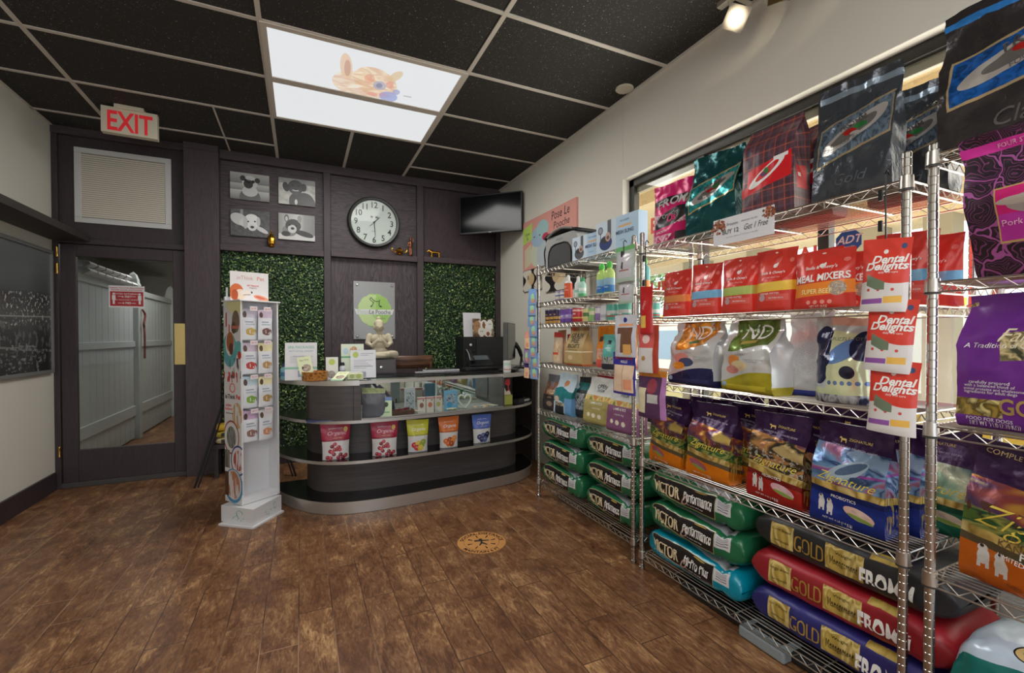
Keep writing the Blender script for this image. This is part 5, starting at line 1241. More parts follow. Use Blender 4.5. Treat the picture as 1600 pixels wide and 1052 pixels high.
# ---- lying bags
class Pillow:
    def __init__(s, L, W, T, seed=0, cr=1., tail=.0, sag=0.): s.L, s.W, s.T, s.seed, s.cr, s.tail, s.sag = L, W, T, seed, cr, tail, sag
    def S(s, u, v):
        q = abs(2*u - 1); e = max(1 - q ** 10, 0.0) ** .5
        if s.tail and u > 1 - s.tail: 
            k = (u - (1 - s.tail)) / s.tail; e *= 1 - .30 * math.exp(-((k - .22) / .12) ** 2)
        th = -PI/2 + 2 * PI * v
        cy, cz = math.cos(th), math.sin(th)
        y = -math.copysign(abs(cy) ** .42, cy) * s.W / 2 * (1 - .10 * q ** 5)
        zz = math.copysign(abs(cz) ** .52, cz) * s.T / 2 * (e * .97 + .03)
        x = (u - .5) * s.L
        n = noise.noise(Vector((x * 8 + s.seed * 2.7, y * 8, zz * 8))); n2 = noise.noise(Vector((x * 26 + s.seed, y * 16, zz * 18 + 5)))
        k = s.cr * (.6 + 1.2 * q ** 3)
        rd = 1 - min(abs(noise.noise(Vector((x * 15 + s.seed, y * 8, zz * 12 + s.seed)))) * 4.5, 1)
        zz += (n * .008 + n2 * .004 - rd * rd * .003) * k * (1 if cz > 0 else .3); y += (n2 * .005 + n * .006 + rd * rd * .005) * k
        z = s.T / 2 + zz - s.sag * .0
        z = max(z, .003 + 0.001 * math.sin(x * 50))
        return Vector((x, y, z))
    def P(s): return 2 * (s.W + s.T) * .86
    def F(s, off=.0015, vc=.25):
        def f(x, z):
            u = .5 + x / s.L; v = vc + z / s.P(); e = .006
            p = s.S(u, v); n = (s.S(u + e, v) - s.S(u - e, v)).cross(s.S(u, v + e) - s.S(u, v - e))
            n = n.normalized() if n.length > 1e-12 else Vector((0, -1, 0)); return p + n * off
        return f
    def mesh(s, mat):
        m = MB()
        us = [0, .006, .02, .04, .07] + [.1 + .8 * i / 26 for i in range(27)] + [.93, .96, .98, .994, 1.0]
        m.grid(lambda v, u: s.S(u, v), 48, 0, mat, wrapu=True) if False else None
        base = len(m.v); nvv = 44; mi = m.mi(mat)
        for u in us:
            for j in range(nvv): m.v.append(tuple(s.S(u, j / nvv)))
        for i in range(len(us) - 1):
            for j in range(nvv):
                j2 = (j + 1) % nvv
                m.face([base + i*nvv + j, base + (i+1)*nvv + j, base + (i+1)*nvv + j2, base + i*nvv + j2], mi, [(us[i], j/nvv), (us[i+1], j/nvv), (us[i+1], (j+1)/nvv), (us[i], (j+1)/nvv)])
        m.face([base + j for j in range(nvv)], mi, [(0, .5)] * nvv); m.face([base + (len(us)-1)*nvv + j for j in range(nvv)][::-1], mi, [(1, .5)] * nvv)
        return m
def lying(name, art, P, texts, extra=None):
    m = P.mesh(art)
    for tx in texts:
        body, x, z, size, c = tx[:5]; kw = dict(tx[5]) if len(tx) > 5 else {}
        vc = kw.pop('vc', .25); met = kw.pop('metal', 0)
        m.text(body, P.F(.0018, vc), size, flat(c, .3 if met else .5, met), x=x * P.L, y=z, **kw)
    if extra: extra(m, P)
    return m.build(name, smooth=True, angle=70)
def victor(colr, word, seed, L=.585, W=.395, T=.154, small=False):
    a = mat_foil('woven plastic dog food sack', colr, .24, .05, bump=.8, bscale=12)
    a.paint(a.noise(5, 3), C(*[int(k * .72) for k in colr]), .5)
    # black panel with a gold border on the front side, silver swoosh and black on top
    lo = .195
    def panel(d, c):
        a.paint(a.both(a.both(a.band(lo - d, .335 + d, 0), a.rect(.075 - d * .5, 0, .76 + d * .5, 1)), a.math('GREATER_THAN', a.uv()[1], a.math('ADD', a.math('MULTIPLY', a.math('POWER', a.math('ABSOLUTE', a.math('SUBTRACT', a.uv()[0], .62)), 2.0), .30), lo - d))), c)
    panel(.006, C(206, 186, 130)); panel(0, C(34, 30, 30))
    a.paint(a.both(a.band(.40, .47, 0, .03, 5), a.rect(.12, 0, .9, 1)), C(190, 192, 200)); a.paint(a.both(a.band(.47, .64, 0, .03, 5), a.rect(.25, 0, .8, 1)), C(34, 30, 30))
    a.paint(a.rect(.765, .245, .90, .325), C(206, 206, 208)); 
    for k in range(6): a.paint(a.rect(.785, .255 + k * .010, .88, .259 + k * .010), C(120, 112, 120))
    a.paint(a.ell(.46, .235, .040, .020, .4), C(190, 160, 150)); a.paint(a.ell(.46, .235, .022, .011, .4), C(34, 30, 30))
    a.paint(a.ell(.62, .318, .06, .009), C(176, 150, 70))
    P = Pillow(L, W, T, seed, 1.0, tail=.22)
    s_ = L / .62
    tx = [('VICTOR', -.248, -.012 * s_, .058 * s_, (222, 206, 168), dict(bold=.035, sx=.88)), ('SUPER PREMIUM', -.248, -.028 * s_, .010 * s_, CREAM), (word, .09, -.005 * s_, .050 * s_ if len(word) < 9 else .043 * s_, WH_, dict(shear=.35, bold=.025, sx=.8)), ('for active adult dogs', .07, -.026 * s_, .012 * s_, WH_), ('Performance', .0, 0, .05 * s_, (200, 200, 205), dict(vc=.55, shear=.3)), ('VICTOR', -.2, -.0, .05 * s_, (222, 206, 168), dict(vc=.43, bold=.02))]
    return lying('dog_food_sack', a.done(), P, tx)
GRN = (36, 110, 72)
va = victor(GRN, 'Performance', 51); vb = victor(GRN, 'Performance', 52); vc_ = victor((0, 142, 168), 'Hi-Pro Plus', 53, .585, .395, .153)
zb0 = Z2[4]
put(vc_, (1.88, 1.628, zb0), -90, 'turquoise and black dog food sack at the bottom of the middle stack', 'sack')
put(vb, (1.88, 1.624, zb0 + .156), -90, 'green and black dog food sack lying on the turquoise sack', 'sack')
put(va, (1.88, 1.620, zb0 + .313), -90, 'green and black dog food sack topmost on the middle unit stack', 'sack')
vs = victor(GRN, 'Performance', 54, .555, .40, .172)
cols_ = [(2.868, 'far', (0, .174, .349)), (2.300, 'near', (0, .174, .349))]
names_ = ('bottom', 'middle', 'top')
first = True
for y, w_, zz in cols_:
    for k in range(3):
        put(vs, (1.90, y - .004 * k, Z1[5] + zz[k]), -91 + k * .7, 'green dog food sack, %s of the %s stack under the far unit' % (names_[k], w_), 'sack', 'green sacks on the bottom shelf of the far unit', new=not first, s=1.0 if w_ == 'far' else .92); first = False
def frommlie(base, foil, seed, L=.66, W=.350, T=.150, dark=False):
    a = mat_foil('sack with gold labels', base, .42, .0, bump=.25, bscale=12)
    a.paint(a.noise(4, 3), C(*[int(k * .8) for k in base]), .5)
    G_ = a.photo(7, C(196, 168, 84), C(166, 138, 60), C(226, 204, 130), C(150, 122, 52), dist=.5, sx=2)
    a.paint(a.rect(-.1, .20, 1.1, .315), C(*[int(k * .78) for k in base]), .7)
    a.paint(a.rect(.13, .20, .27, .315), G_); a.paint(a.rect(.45, .20, .64, .315), G_); a.paint(a.rect(.66, .325, .82, .40), G_)
    P = Pillow(L, W, T, seed, 1.1)
    c = (206, 176, 90)
    return lying('dog_food_sack', a.done(), P, [('GOLD', -.140, -.022, .056, c, dict(bold=.02, sx=.72, metal=.6)), ('FROMM', .235, -.025, .044, WH_, dict(bold=.03)), ('Large Breed', -.30, .012, .016, (50, 40, 20)), ('Weight', .045, .012, .018, (50, 40, 20)), ('Management', .045, -.008, .018, (50, 40, 20)), ('nutritionals', -.30, -.012, .013, (50, 40, 20))])
fk = frommlie((46, 46, 50), 0, 61); fr_ = frommlie((172, 34, 46), 0, 62); fb = frommlie((48, 46, 124), 0, 63)
put(fb, (1.885, .985, zb0), -90, 'dark blue dog food sack with gold labels at the bottom of the near stack', 'sack')
put(fr_, (1.885, .980, zb0 + .153), -90, 'red dog food sack with gold labels, between blue and black sacks', 'sack')
put(fk, (1.888, .975, zb0 + .306), -90, 'black dog food sack with gold labels on top of the red sack', 'sack')
# floor scale under the shelf
fs = empty('floor_scale', (1.745, 1.36, 0), math.radians(-90), 'black flat floor scale with a grey display, under the middle shelving unit', 'scale')
MB().box(-.34, -.03, .006, .06, .26, .045, flat((30, 30, 31), .5)).box(.20, -.03, .006, .60, .26, .045, flat((30, 30, 31), .5)).build('platform', fs, bevel=.006)
MB().box(.03, -.075, .004, .23, .05, .052, flat((136, 144, 148), .45)).build('display_housing', fs, bevel=.008)
MB().box(.06, -.035, .052, .20, .02, .0535, flat((28, 30, 30), .2)).build('display', fs)
# ---- near unit
o = fromm4('black and bright blue bag', (62, 58, 58), (40, 110, 200), (196, 172, 130), 'dog_food_bag', 71, .41, .435, .14, topband=(60, 140, 220), lean=-.02, ls=.10, extra_t=[('Classic', .0, .10, .06, (84, 78, 76), dict(shear=.3))])
put(o, (1.80, .500, Z3[0]), -92, 'big black and bright blue dog food bag on the near unit top shelf', 'bag', tilt=.03)
a = mat_foil('black bag with pink line flowers', (48, 38, 46), .30, .15, bump=.3)
vo = a.n.new('ShaderNodeTexVoronoi'); vo.feature = 'DISTANCE_TO_EDGE'; vo.inputs['Scale'].default_value = 7; nzz = a.n.new('ShaderNodeTexNoise'); nzz.inputs['Scale'].default_value = 4
mxv = a.n.new('ShaderNodeMix'); mxv.data_type = 'RGBA'; mxv.inputs[0].default_value = .25; a.l.new(a.tc.outputs['UV'], mxv.inputs[6]); a.l.new(a.tc.outputs['UV'], nzz.inputs['Vector']); a.l.new(nzz.outputs['Color'], mxv.inputs[7]); a.l.new(mxv.outputs[2], vo.inputs['Vector'])
a.paint(a.math('LESS_THAN', vo.outputs['Distance'], .035), C(190, 100, 176), .8)
w1 = a.math('SINE', a.math('MULTIPLY', vo.outputs['Distance'], 70.0)); a.paint(a.math('GREATER_THAN', w1, .8), C(170, 86, 156), .5)
a.paint(a.band(.87, .935), C(226, 60, 170)); a.paint(a.rect(.19, .225, 1.0, .60, 0), C(206, 176, 110)); a.paint(a.rect(.20, .24, 1.0, .59, 0), C(222, 40, 130)); a.paint(a.rect(.20, .24, 1, .42), C(196, 60, 170)); a.paint(a.ell(.62, .46, .36, .085, -.05), C(176, 168, 166)); a.paint(a.ell(.72, .46, .14, .045), C(120, 104, 110)); a.paint(a.ell(.35, .50, .15, .028), C(200, 190, 180))
o = make_bag('dog_food_bag', a.done(), Bag(.33, .37, .12, 'gusset', lean=-.38, seed=72, crumple=1.2, fill=.5), [('FOUR STAR NUTRITIONALS', .0, .888, .015, (236, 190, 220)), ('Pork & Peas Recipe', -.02, .34, .022, (240, 190, 220)), ('food for dogs', .0, .29, .013, (240, 190, 220))])
put(o, (1.775, .445, Z3[1]), -93, 'black bag with pink flower lines and a pink label on second shelf', 'bag')
a = mat_foil('purple bag', (116, 48, 150), .32, .08, bump=.25, bscale=10); a.paint(a.noise(3, 3), C(90, 34, 124), .5)
a.paint(a.both(a.band(.395, .60, .30, .03, 8), a.rect(.30, .38, 1.2, 1.0)), a.photo(8, C(190, 170, 110), C(96, 92, 60), C(222, 204, 150), C(60, 66, 50))); a.paint(a.rect(0, .09, .32, .22), a.photo(11, C(176, 150, 70), C(90, 74, 34), C(240, 226, 150)))
o = make_bag('dog_food_bag', a.done(), Bag(.33, .378, .13, 'gusset', lean=.0, seed=73, crumple=.9, fill=.6, seal=.95), [('Family', -.03, .645, .052, (236, 224, 190), dict(shear=.4)), ('A Tradition of Quality & Nutrition', -.02, .60, .020, WH_, dict(shear=.3)), ('GOLD', .0, .125, .060, (206, 180, 110), dict(bold=.02, sx=.8, metal=.5)), ('carefully prepared', -.27, .335, .0125, WH_), ('with a balanced blend of', -.27, .310, .0115, WH_), ('animal proteins and wholesome', -.24, .285, .0105, WH_), ('ingredients for adult dogs', -.26, .262, .0115, WH_), ('FOOD FOR DOGS', -.27, .06, .0125, WH_), ('NET WT 5 LB (2.26 KG)', -.24, .035, .0105, WH_), ('NOURISHING', .15, .06, .0125, WH_)])
put(o, (1.79, .490, Z3[2]), -98, 'purple dog food bag with gold lettering on the near unit third shelf', 'bag')
zk = zig('kang', 74, .35, .395, .13); put(zk, (1.79, .475, Z3[3]), -100, 'orange and purple kangaroo bag with leaping animals on the fourth shelf', 'bag', tilt=.0)
a = mat_foil('white and teal bag', (196, 210, 222), .2, .05, bump=.3, bscale=10); a.paint(a.noise(4, 3), C(160, 184, 214), .6)
a.paint(a.band(.13, .33, .05), C(20, 110, 104)); a.paint(a.rect(.30, .16, .95, .285), C(34, 32, 32)); a.paint(a.band(-1, .13), C(24, 96, 92)); a.paint(a.ell(.40, .44, .10, .05), C(36, 34, 34)); a.paint(a.ell(.40, .44, .09, .043), C(206, 178, 120))
for k in ((.355, .445), (.385, .462), (.42, .462), (.445, .445)): a.paint(a.ell(k[0], k[1], .014, .009), C(40, 34, 30))
a.paint(a.ell(.40, .428, .03, .014), C(40, 34, 30))
P7 = Pillow(.40, .30, .36, 75, 1.5)
o = lying('dog_food_sack', a.done(), P7, [('VICTOR', .05, -.03, .09, (214, 190, 150), dict(bold=.03)), ('SUPERFOODS', .08, -.01, .026, (60, 60, 70), dict(vc=.36, rot=.4))])
put(o, (1.80, .435, Z3[4]), -95, 'white and teal dog food sack slumped at the bottom right front', 'sack')
# ================================================================ FAR UNIT GOODS
def can(x, y, z, r, h, base, bands, label, group=None, lid=(190, 190, 190), src=None, texts=()):
    if src is None:
        a = Art('can label', C(*base), .3, .15)
        for v0, v1, c in bands: a.paint(a.band(v0, v1), C(*c))
        e = empty('treat_can', (x, y, z), math.radians(-90), label, 'can', group)
        b = MB().lathe([(r * .96, 0), (r, .003), (r, h - .003), (r * .97, h)], a.done(), 24)
        for tx in texts: b.text(tx[0], lambda p, q: (r * 1.015 * math.sin(p / r), -r * 1.015 * math.cos(p / r), q), tx[1], flat(tx[3], .5), y=tx[2], bold=.02)
        b.build('body', e, smooth=True)
        MB().lathe([(r * 1.01, 0), (r * 1.01, .007), (r * .9, .009), (.001, .009)], flat(lid, .3, .4), 24).build('lid', e, loc=(0, 0, h), smooth=True)
        return e
    e = src.copy(); col.objects.link(e); e.location = (x, y, z)
    for c_ in src.children: k = c_.copy(); col.objects.link(k); k.parent = e
    tag(e, label, 'can', group); return e
def treepos(src, pos, label, cat, group=None, rz=None):
    e = src.copy(); col.objects.link(e); e.location = pos
    if rz is not None: e.rotation_euler[2] = rz
    for c_ in src.children: k = c_.copy(); col.objects.link(k); k.parent = e
    tag(e, label, cat, group); return e
zt_ = Z1[0]
# soft pet carrier
pc = empty('pet_carrier', (1.89, 2.95, zt_), math.radians(-86), 'grey soft pet carrier with black mesh front on top of far unit', 'carrier')
GC = flat((150, 150, 148), .8, bump=.3, bscale=90); BC = flat((36, 36, 36), .85)
def prof(w_, h_, r_): 
    return [(-w_, 0), (w_, 0), (w_, h_ - r_)] + [(w_ - r_ + r_ * math.cos(t), h_ - r_ + r_ * math.sin(t)) for t in (PI/6, PI/3, PI/2)] + [(-w_ + r_ + r_ * math.cos(t), h_ - r_ + r_ * math.sin(t)) for t in (PI/2, 2*PI/3, 5*PI/6)] + [(-w_, h_ - r_)]
RX = Matrix.Rotation(PI/2, 4, 'X')
MB().prism(prof(.20, .25, .05), -.13, .13, GC, M=RX).build('body', pc, bevel=.008)
MESHM = flat((70, 70, 70), .9, bump=.6, bscale=200)
MB().prism(prof(.145, .16, .09), .131, .134, MESHM, M=Matrix.Translation((0, 0, .02)) @ RX).build('mesh_window', pc)
ring_ = [(x, -.136, z + .02) for x, z in prof(.148, .163, .09)]
MB().tube(ring_, .005, BC, 8, closed=True).build('piping', pc, smooth=True)
tp = catmull([(-.20, 0, .235), (-.19, 0, .262), (0, 0, .285), (.19, 0, .275), (.205, 0, .245)], 4)
def lid_(u, v): x = (u - .5) * .42; y = (v - .5) * .27; return (x, y, .250 + .03 * (1 - (2*u-1)**4) * (1 - .3 * (2*v-1)**2) + .005 * math.sin(x * 30))
MB().grid(lid_, 16, 6, BC).build('top_flap', pc, solid=.02, smooth=True)
MB().tube(catmull([(-.16, -.136, .25), (-.05, -.15, .275), (.05, -.15, .285), (.16, -.136, .265)], 5), .009, flat((120, 118, 112), .8), 8).build('handle', pc, smooth=True)
MB().text('pet travel', lambda a, b: (a, -.1385, b), .020, flat((90, 96, 110), .5), y=.212).build('lettering', pc)
MB().tube(catmull([(-.20, -.10, .24), (-.225, -.12, .16), (-.215, -.12, .06), (-.22, -.11, .01)], 5), .006, BC, 6).build('strap', pc, smooth=True)
# sling boxes
def slingbox(pos, w, h, navy, label, rz):
    a = Art('sling box print', C(176, 204, 226), .45)
    a.paint(a.rect(-9, -.1, .5, 1.2), C(200, 216, 228)); pc_ = (44, 60, 116) if navy else (84, 86, 92)
    a.paint(a.ell(.24, .33, .16, .22), C(*pc_)); a.paint(a.ell(.24, .42, .12, .09), C(50, 50, 54)); a.paint(a.rect(.29, .45, .38, 1.1, 0), C(84, 86, 90)); a.paint(a.ell(.30, .50, .065, .14), C(190, 160, 144)); a.paint(a.ell(.30, .48, .035, .06), C(110, 76, 70))
    a.paint(a.ell(.11, .74, .065, .12), C(96, 104, 120)); a.paint(a.ell(.11, .74, .04, .08), C(150, 160, 176)); a.paint(a.rect(.10, .40, .12, .66), C(84, 86, 90)); a.paint(a.rect(.55, .66, .85, .72, 0), C(222, 170, 110))
    e = empty('sling_box', pos, rz, label, 'box'); m = MB().box(-w/2, -.035, 0, w/2, .035, h, a.done())
    f = lambda p, q: (p, -.0362, q)
    m.text('MESH SLING', f, .030, flat((44, 66, 110), .5), x=w * .20, y=h * .47, bold=.02, sx=.95); m.text('PET CARRIER', f, .014, flat((90, 120, 160), .5), x=w * .20, y=h * .82); m.text('hands free', f, .012, flat((120, 130, 150), .5), x=w * .15, y=h * .28)
    m.build('box', e, bevel=.002); return e
slingbox((1.79, 2.585, zt_), .31, .175, False, 'small pale blue sling carrier box with a grey sling, beside the pet carrier', math.radians(-84))
slingbox((1.765, 2.235, zt_), .385, .205, True, 'larger pale blue sling carrier box with a navy sling by the posts', math.radians(-88))
# second shelf: bottles
z_ = Z1[1]
bottle((1.78, 2.855, z_), .030, .185, (228, 226, 222), (232, 232, 230), 'white shampoo bottle with a bright orange label, leftmost on its shelf', rz=-1.4, bands=((.12, .82, (216, 84, 44)),), texts=(('PET', .02, .09, WH_), ('SHAMPOO', .010, .07, WH_)))
bottle((1.80, 2.755, z_), .026, .165, (222, 226, 222), (228, 230, 228), 'slim white bottle between orange and green bottles', rz=-1.4, bands=((.35, .5, (150, 200, 190)),))
bottle((1.80, 2.70, z_), .027, .150, (170, 214, 196), (60, 150, 100), 'pale green spray bottle with a dark green cap', rz=-1.4, neck=.5, bands=((.1, .3, (90, 180, 120)), (.45, .62, (226, 232, 226))))
gb = bottle((1.77, 2.432, z_), .034, .205, (196, 226, 130), (88, 206, 84), 'lime bottle with a green cap and blue label, the left of two', rz=-1.4, neck=.45, bands=((.08, .34, (60, 130, 200)), (.34, .60, (150, 190, 215))), texts=(('FRESH', .013, .04, WH_),))
treepos(gb, (1.76, 2.338, z_), 'lime bottle with a green cap and blue label, the right of two', 'bottle')
bottle((1.90, 2.17, z_), .028, .215, (110, 190, 190), (90, 200, 90), 'tall green capped bottle with an orange base, beside the post', rz=-1.4, bands=((.05, .42, (230, 150, 70)),))
bx2 = empty('jar_box', (1.76, 2.925, z_), -PI/2 + .1, 'little pack of two blue and cream jars at the left end', 'jar pack')
MB().lathe([(.026, 0), (.027, .004), (.027, .07), (.024, .075)], sheet('jar print', (150, 140, 170), [('b', (.2, .8), (206, 204, 190)), ('b', (.45, .6), (96, 100, 150))]), 20, c=(-.03, 0, 0)).build('jar', bx2, smooth=True)
MB().lathe([(.026, 0), (.027, .004), (.027, .07), (.024, .075)], sheet('jar print', (150, 140, 170), [('b', (.2, .8), (206, 204, 190)), ('b', (.45, .6), (96, 100, 150))]), 20, c=(.03, 0, 0)).build('jar', bx2, smooth=True)
m = MB(); sp = [(.075 * (1 if k % 2 else .62) * math.cos(PI/2 + k * PI/6), .05 * (1 if k % 2 else .72) * math.sin(PI/2 + k * PI/6)) for k in range(12)]
m.prism(sp, -.012, .012, flat((172, 124, 186), .6), M=RX); o = m.build('dog_toy', loc=(1.93, 2.93, z_ + .055), rot=(0, 0, -PI/2), bevel=.006); tag(o, 'pale purple starry dog toy behind the orange labelled bottle', 'toy')
# clear hanging packs
def hangpack(name, pos, rz, w, h, art, label, texts=(), d=.03, group=None, tilt=0., cat='pack'):
    b = Bag(w, h, d, 'standup', lean=0, seed=len(label) % 50, crumple=.8)
    o = make_bag(name, art, b, texts); put(o, pos, rz, label, cat, group, tilt=tilt); return o
a = mat_foil('clear green pack', (186, 204, 190), .2, .0, bump=.4); a.paint(a.rect(.12, .12, .92, .80), C(206, 204, 210)); a.paint(a.band(.88, 2), C(120, 190, 120)); a.paint(a.rect(.42, .6, .52, .8, -.5), C(80, 80, 80)); a.paint(a.rect(.3, .30, .8, .34), C(180, 120, 110))
tpk = hangpack('treat_pack', (1.655, 2.055, 1.575), -90, .165, .20, a.done(), 'clear and pale green treat pack hanging beside the double posts, the upper one'); 
put(tpk, (1.66, 2.052, 1.455), -88, 'clear and pale green treat pack hanging below its twin by the double posts', 'pack', new=True, s=.8)
clip_strip(1.648, 2.06, 1.60, 1.80, 'short black clip strip holding the clear green packs', 2)
a = mat_foil('white rawhide pack', (214, 216, 226), .25, .0, bump=.2); a.paint(a.rect(.15, .10, .85, .70), C(120, 84, 66)); a.paint(a.rect(.15, .10, .35, .55), C(206, 204, 206)); a.paint(a.rect(.48, .06, .82, .30), C(232, 176, 100)); a.paint(a.rect(.2, .73, .85, .79), C(236, 170, 120)); a.paint(a.ell(.5, .88, .09, .06), C(52, 60, 140))
hangpack('chew_pack', (1.645, 2.035, 1.155), -90, .19, .235, a.done(), 'white header pack of brown chews hanging by the double posts')
a = mat_foil('blue rawhide pack', (60, 50, 150), .3, .0, bump=.2); a.paint(a.rect(.06, .06, .94, .70), C(236, 206, 176)); a.paint(a.rect(.48, .06, .52, .70), C(206, 170, 140)); a.paint(a.rect(.55, .12, .88, .36), C(240, 150, 110), .8)
hangpack('chew_pack', (1.643, 2.045, .945), -90, .195, .235, a.done(), 'dark blue and cream rawhide roll pack hanging below the brown chews', [('RAWHIDE', 0, .84, .032, (206, 60, 60), dict(bold=.03)), ('ROLLS', 0, .75, .02, WH_, dict(bold=.02))])
# cans row
z_ = Z1[2]
c3 = can(1.74, 3.075, z_, .028, .10, (206, 160, 84), ((.50, 1.1, (56, 38, 76)), (.2, .3, (60, 44, 70))), 'gold and dark purple can, first of three in the row', texts=(('PURR', .014, .06, (210, 180, 110)),))
can(1.74, 3.012, z_, 0, 0, 0, 0, 'gold and dark purple can, second of three in the row', src=c3)
can(1.74, 2.950, z_, 0, 0, 0, 0, 'gold and dark purple can, third of three in the row', src=c3)
pcn = can(1.75, 2.850, z_, .036, .095, (120, 84, 170), ((.3, .6, (170, 150, 210)),), 'purple can right of the gold cans', texts=(('PURRY', .014, .04, WH_),))
can(1.74, 2.765, z_, 0, 0, 0, 0, 'second purple can beside the red can', src=pcn)
can(1.74, 2.662, z_, .040, .095, (190, 50, 60), ((.75, .9, (226, 180, 170)), (.25, .35, (226, 200, 110))), 'red can with a pale upper band in the can row', texts=(('STEW', .016, .05, WH_),))
can(1.75, 2.570, z_, .030, .085, (226, 214, 150), ((.4, .7, (90, 130, 80)),), 'small cream and green can in the can row')
can(1.75, 2.500, z_, .028, .085, (150, 200, 130), ((.5, .8, (230, 226, 190)),), 'small light green can beside the cream one')
can(1.75, 2.432, z_, .028, .088, (150, 120, 180), ((.55, .95, (225, 222, 226)),), 'violet and white can beside the plain white can')
can(1.75, 2.368, z_, .032, .095, (222, 222, 226), ((.2, .4, (190, 190, 200)),), 'plain white can in the middle of the can row')
tcn = can(1.75, 2.285, z_, .040, .095, (96, 176, 160), ((.4, .62, (206, 206, 204)), (.22, .3, (196, 60, 66))), 'teal can with red and white bands, left of its teal twin', texts=(('LAMB', .014, .03, WH_),))
can(1.75, 2.175, z_, 0, 0, 0, 0, 'teal can with red and white bands, by the double posts', src=tcn)
can(1.90, 2.10, z_, 0, 0, 0, 0, 'teal can with red and white bands behind the far double post', src=tcn)
put_ = can(1.86, 1.90, Z2[1], .040, .085, (120, 190, 170), ((.4, .6, (206, 206, 204)),), 'pale teal can on the middle unit, left of the red bags')
# fourth shelf of far unit: pouches
z_ = Z1[3]
def simple_pouch(name, base, shapes, w, h, d, texts=(), seed=0, style='standup', cat='pouch', rough=.4, metal=0., lean=.05, crumple=.8):
    a = mat_foil(name, base, rough, metal, bump=.25)
    for k, args, c, *f in shapes:
        m_ = dict(e=a.ell, r=a.rect, b=a.band)[k](*args)
        a.paint(m_, C(*c) if isinstance(c[0], (int, float)) else a.photo(c[0][0], *[C(*q) for q in c[1:]]), *(f or []))
    return make_bag(cat if '_' in cat else 'treat_pouch', a.done(), Bag(w, h, d, style, lean=lean, seed=seed, crumple=crumple), texts)
o = simple_pouch('brown paper', (172, 132, 98), [], .10, .255, .07, seed=3, rough=.8); put(o, (1.86, 3.09, z_), -80, 'plain brown paper pouch at the left end of its shelf', 'pouch')
k1 = simple_pouch('cream roll pack', (206, 186, 160), [('b', (.84, 1.1), (196, 60, 54)), ('r', (.1, .1, .9, .75), ((7,), (196, 160, 120), (226, 206, 176))), ('r', (.2, .28, .8, .36), (214, 90, 60))], .115, .235, .06, seed=4)
put(k1, (1.78, 3.005, z_), -84, 'cream treat pouch with a red top, second on its shelf', 'pouch')
k3 = simple_pouch('pink label pack', (196, 120, 110), [('b', (.86, 1.1), (186, 40, 44)), ('r', (.1, .1, .9, .8), ((6,), (160, 96, 90), (220, 150, 140), (206, 190, 170)))], .11, .225, .06, seed=5)
put(k3, (1.83, 2.900, z_), -84, 'pinkish treat pouch with a dark red top left of the gold bag', 'pouch'); put(k3, (1.90, 2.60, z_), -86, 'pinkish treat pouch with a dark red top right of the gold bag', 'pouch', new=True)
o = simple_pouch('kraft biscuit bag', (186, 160, 108), [('b', (.86, 1.1), (150, 118, 80)), ('b', (.0, .05), (196, 110, 60)), ('b', (.33, .36), (226, 214, 180)), ('e', (.22, .90, .12, .05), (190, 60, 44)), ('e', (.35, .20, .14, .06), (216, 196, 150))], .205, .285, .09, [('GRAIN', .0, .68, .046, (74, 62, 46), dict(bold=.03)), ('FREE', .0, .56, .044, (74, 62, 46), dict(bold=.03)), ('BISCUITS', .0, .44, .038, (74, 62, 46), dict(bold=.02, sx=.9)), ('crunchy baked treats', 0, .38, .013, (90, 76, 56))], seed=6, style='gusset', rough=.6)
put(o, (1.775, 2.715, z_), -86, 'golden kraft biscuit bag with bold dark lettering', 'bag')
o = simple_pouch('orange treat pouch', (238, 140, 36), [('b', (-1, .18), (222, 96, 90)), ('r', (.2, .2, .9, .45), ((6,), (206, 150, 150), (236, 196, 170), (206, 120, 90))), ('r', (.18, .62, .42, .74), (70, 60, 60))], .19, .275, .08, seed=7); put(o, (1.84, 2.478, z_), -86, 'orange treat pouch standing behind the teal pouch', 'pouch')
put(o, (1.94, 2.40, z_), -80, 'second orange treat pouch, its corner seen behind the first', 'pouch', new=True)
o = simple_pouch('teal treat pouch', (98, 178, 170), [('b', (-1, .16), (40, 44, 54)), ('b', (.16, .36), ((5,), (90, 96, 100), (190, 190, 180), (60, 66, 70))), ('r', (.36, .72, .60, .84), (36, 48, 56))], .145, .215, .07, [('BISTRO', 0, .58, .016, WH_)], seed=8); put(o, (1.755, 2.325, z_), -86, 'teal treat pouch with a charcoal base at the shelf front', 'pouch')
# fifth shelf: food bags
z_ = Z1[4]
o = simple_pouch('dark brown food bag', (62, 52, 54), [('b', (.45, .8), ((4,), (96, 84, 84), (176, 110, 70), (150, 150, 160))), ('b', (.80, 1.1), (120, 120, 130)), ('r', (.2, .30, .8, .42), (44, 32, 30)), ('e', (.5, .2, .2, .07), (150, 130, 110))], .185, .275, .09, [('WILD', 0, .48, .042, (226, 206, 170), dict(bold=.03)), ('prairie', 0, .36, .02, (206, 190, 160))], seed=9, style='gusset', cat='dog_food_bag'); put(o, (1.79, 3.075, z_), -84, 'dark brown food bag at the left of the far unit fifth shelf', 'bag')
o = simple_pouch('white teal food bag', (190, 208, 220), [('b', (.30, .62, .0, .05, 5), (36, 120, 124)), ('r', (.1, -.1, .62, .30), (36, 40, 46)), ('b', (-1, .0), (36, 40, 46)), ('r', (.66, -.1, 1.9, .42), (110, 160, 206)), ('e', (.5, .76, .14, .07), (196, 130, 90)), ('e', (.2, .38, .14, .07), (214, 190, 170))], .22, .30, .10, [('VICTOR', -.12, .22, .03, (226, 206, 170), dict(bold=.02))], seed=10, style='gusset', cat='dog_food_bag', rough=.3); put(o, (1.78, 2.865, z_), -86, 'white and teal dog food bag second on the fifth shelf', 'bag')
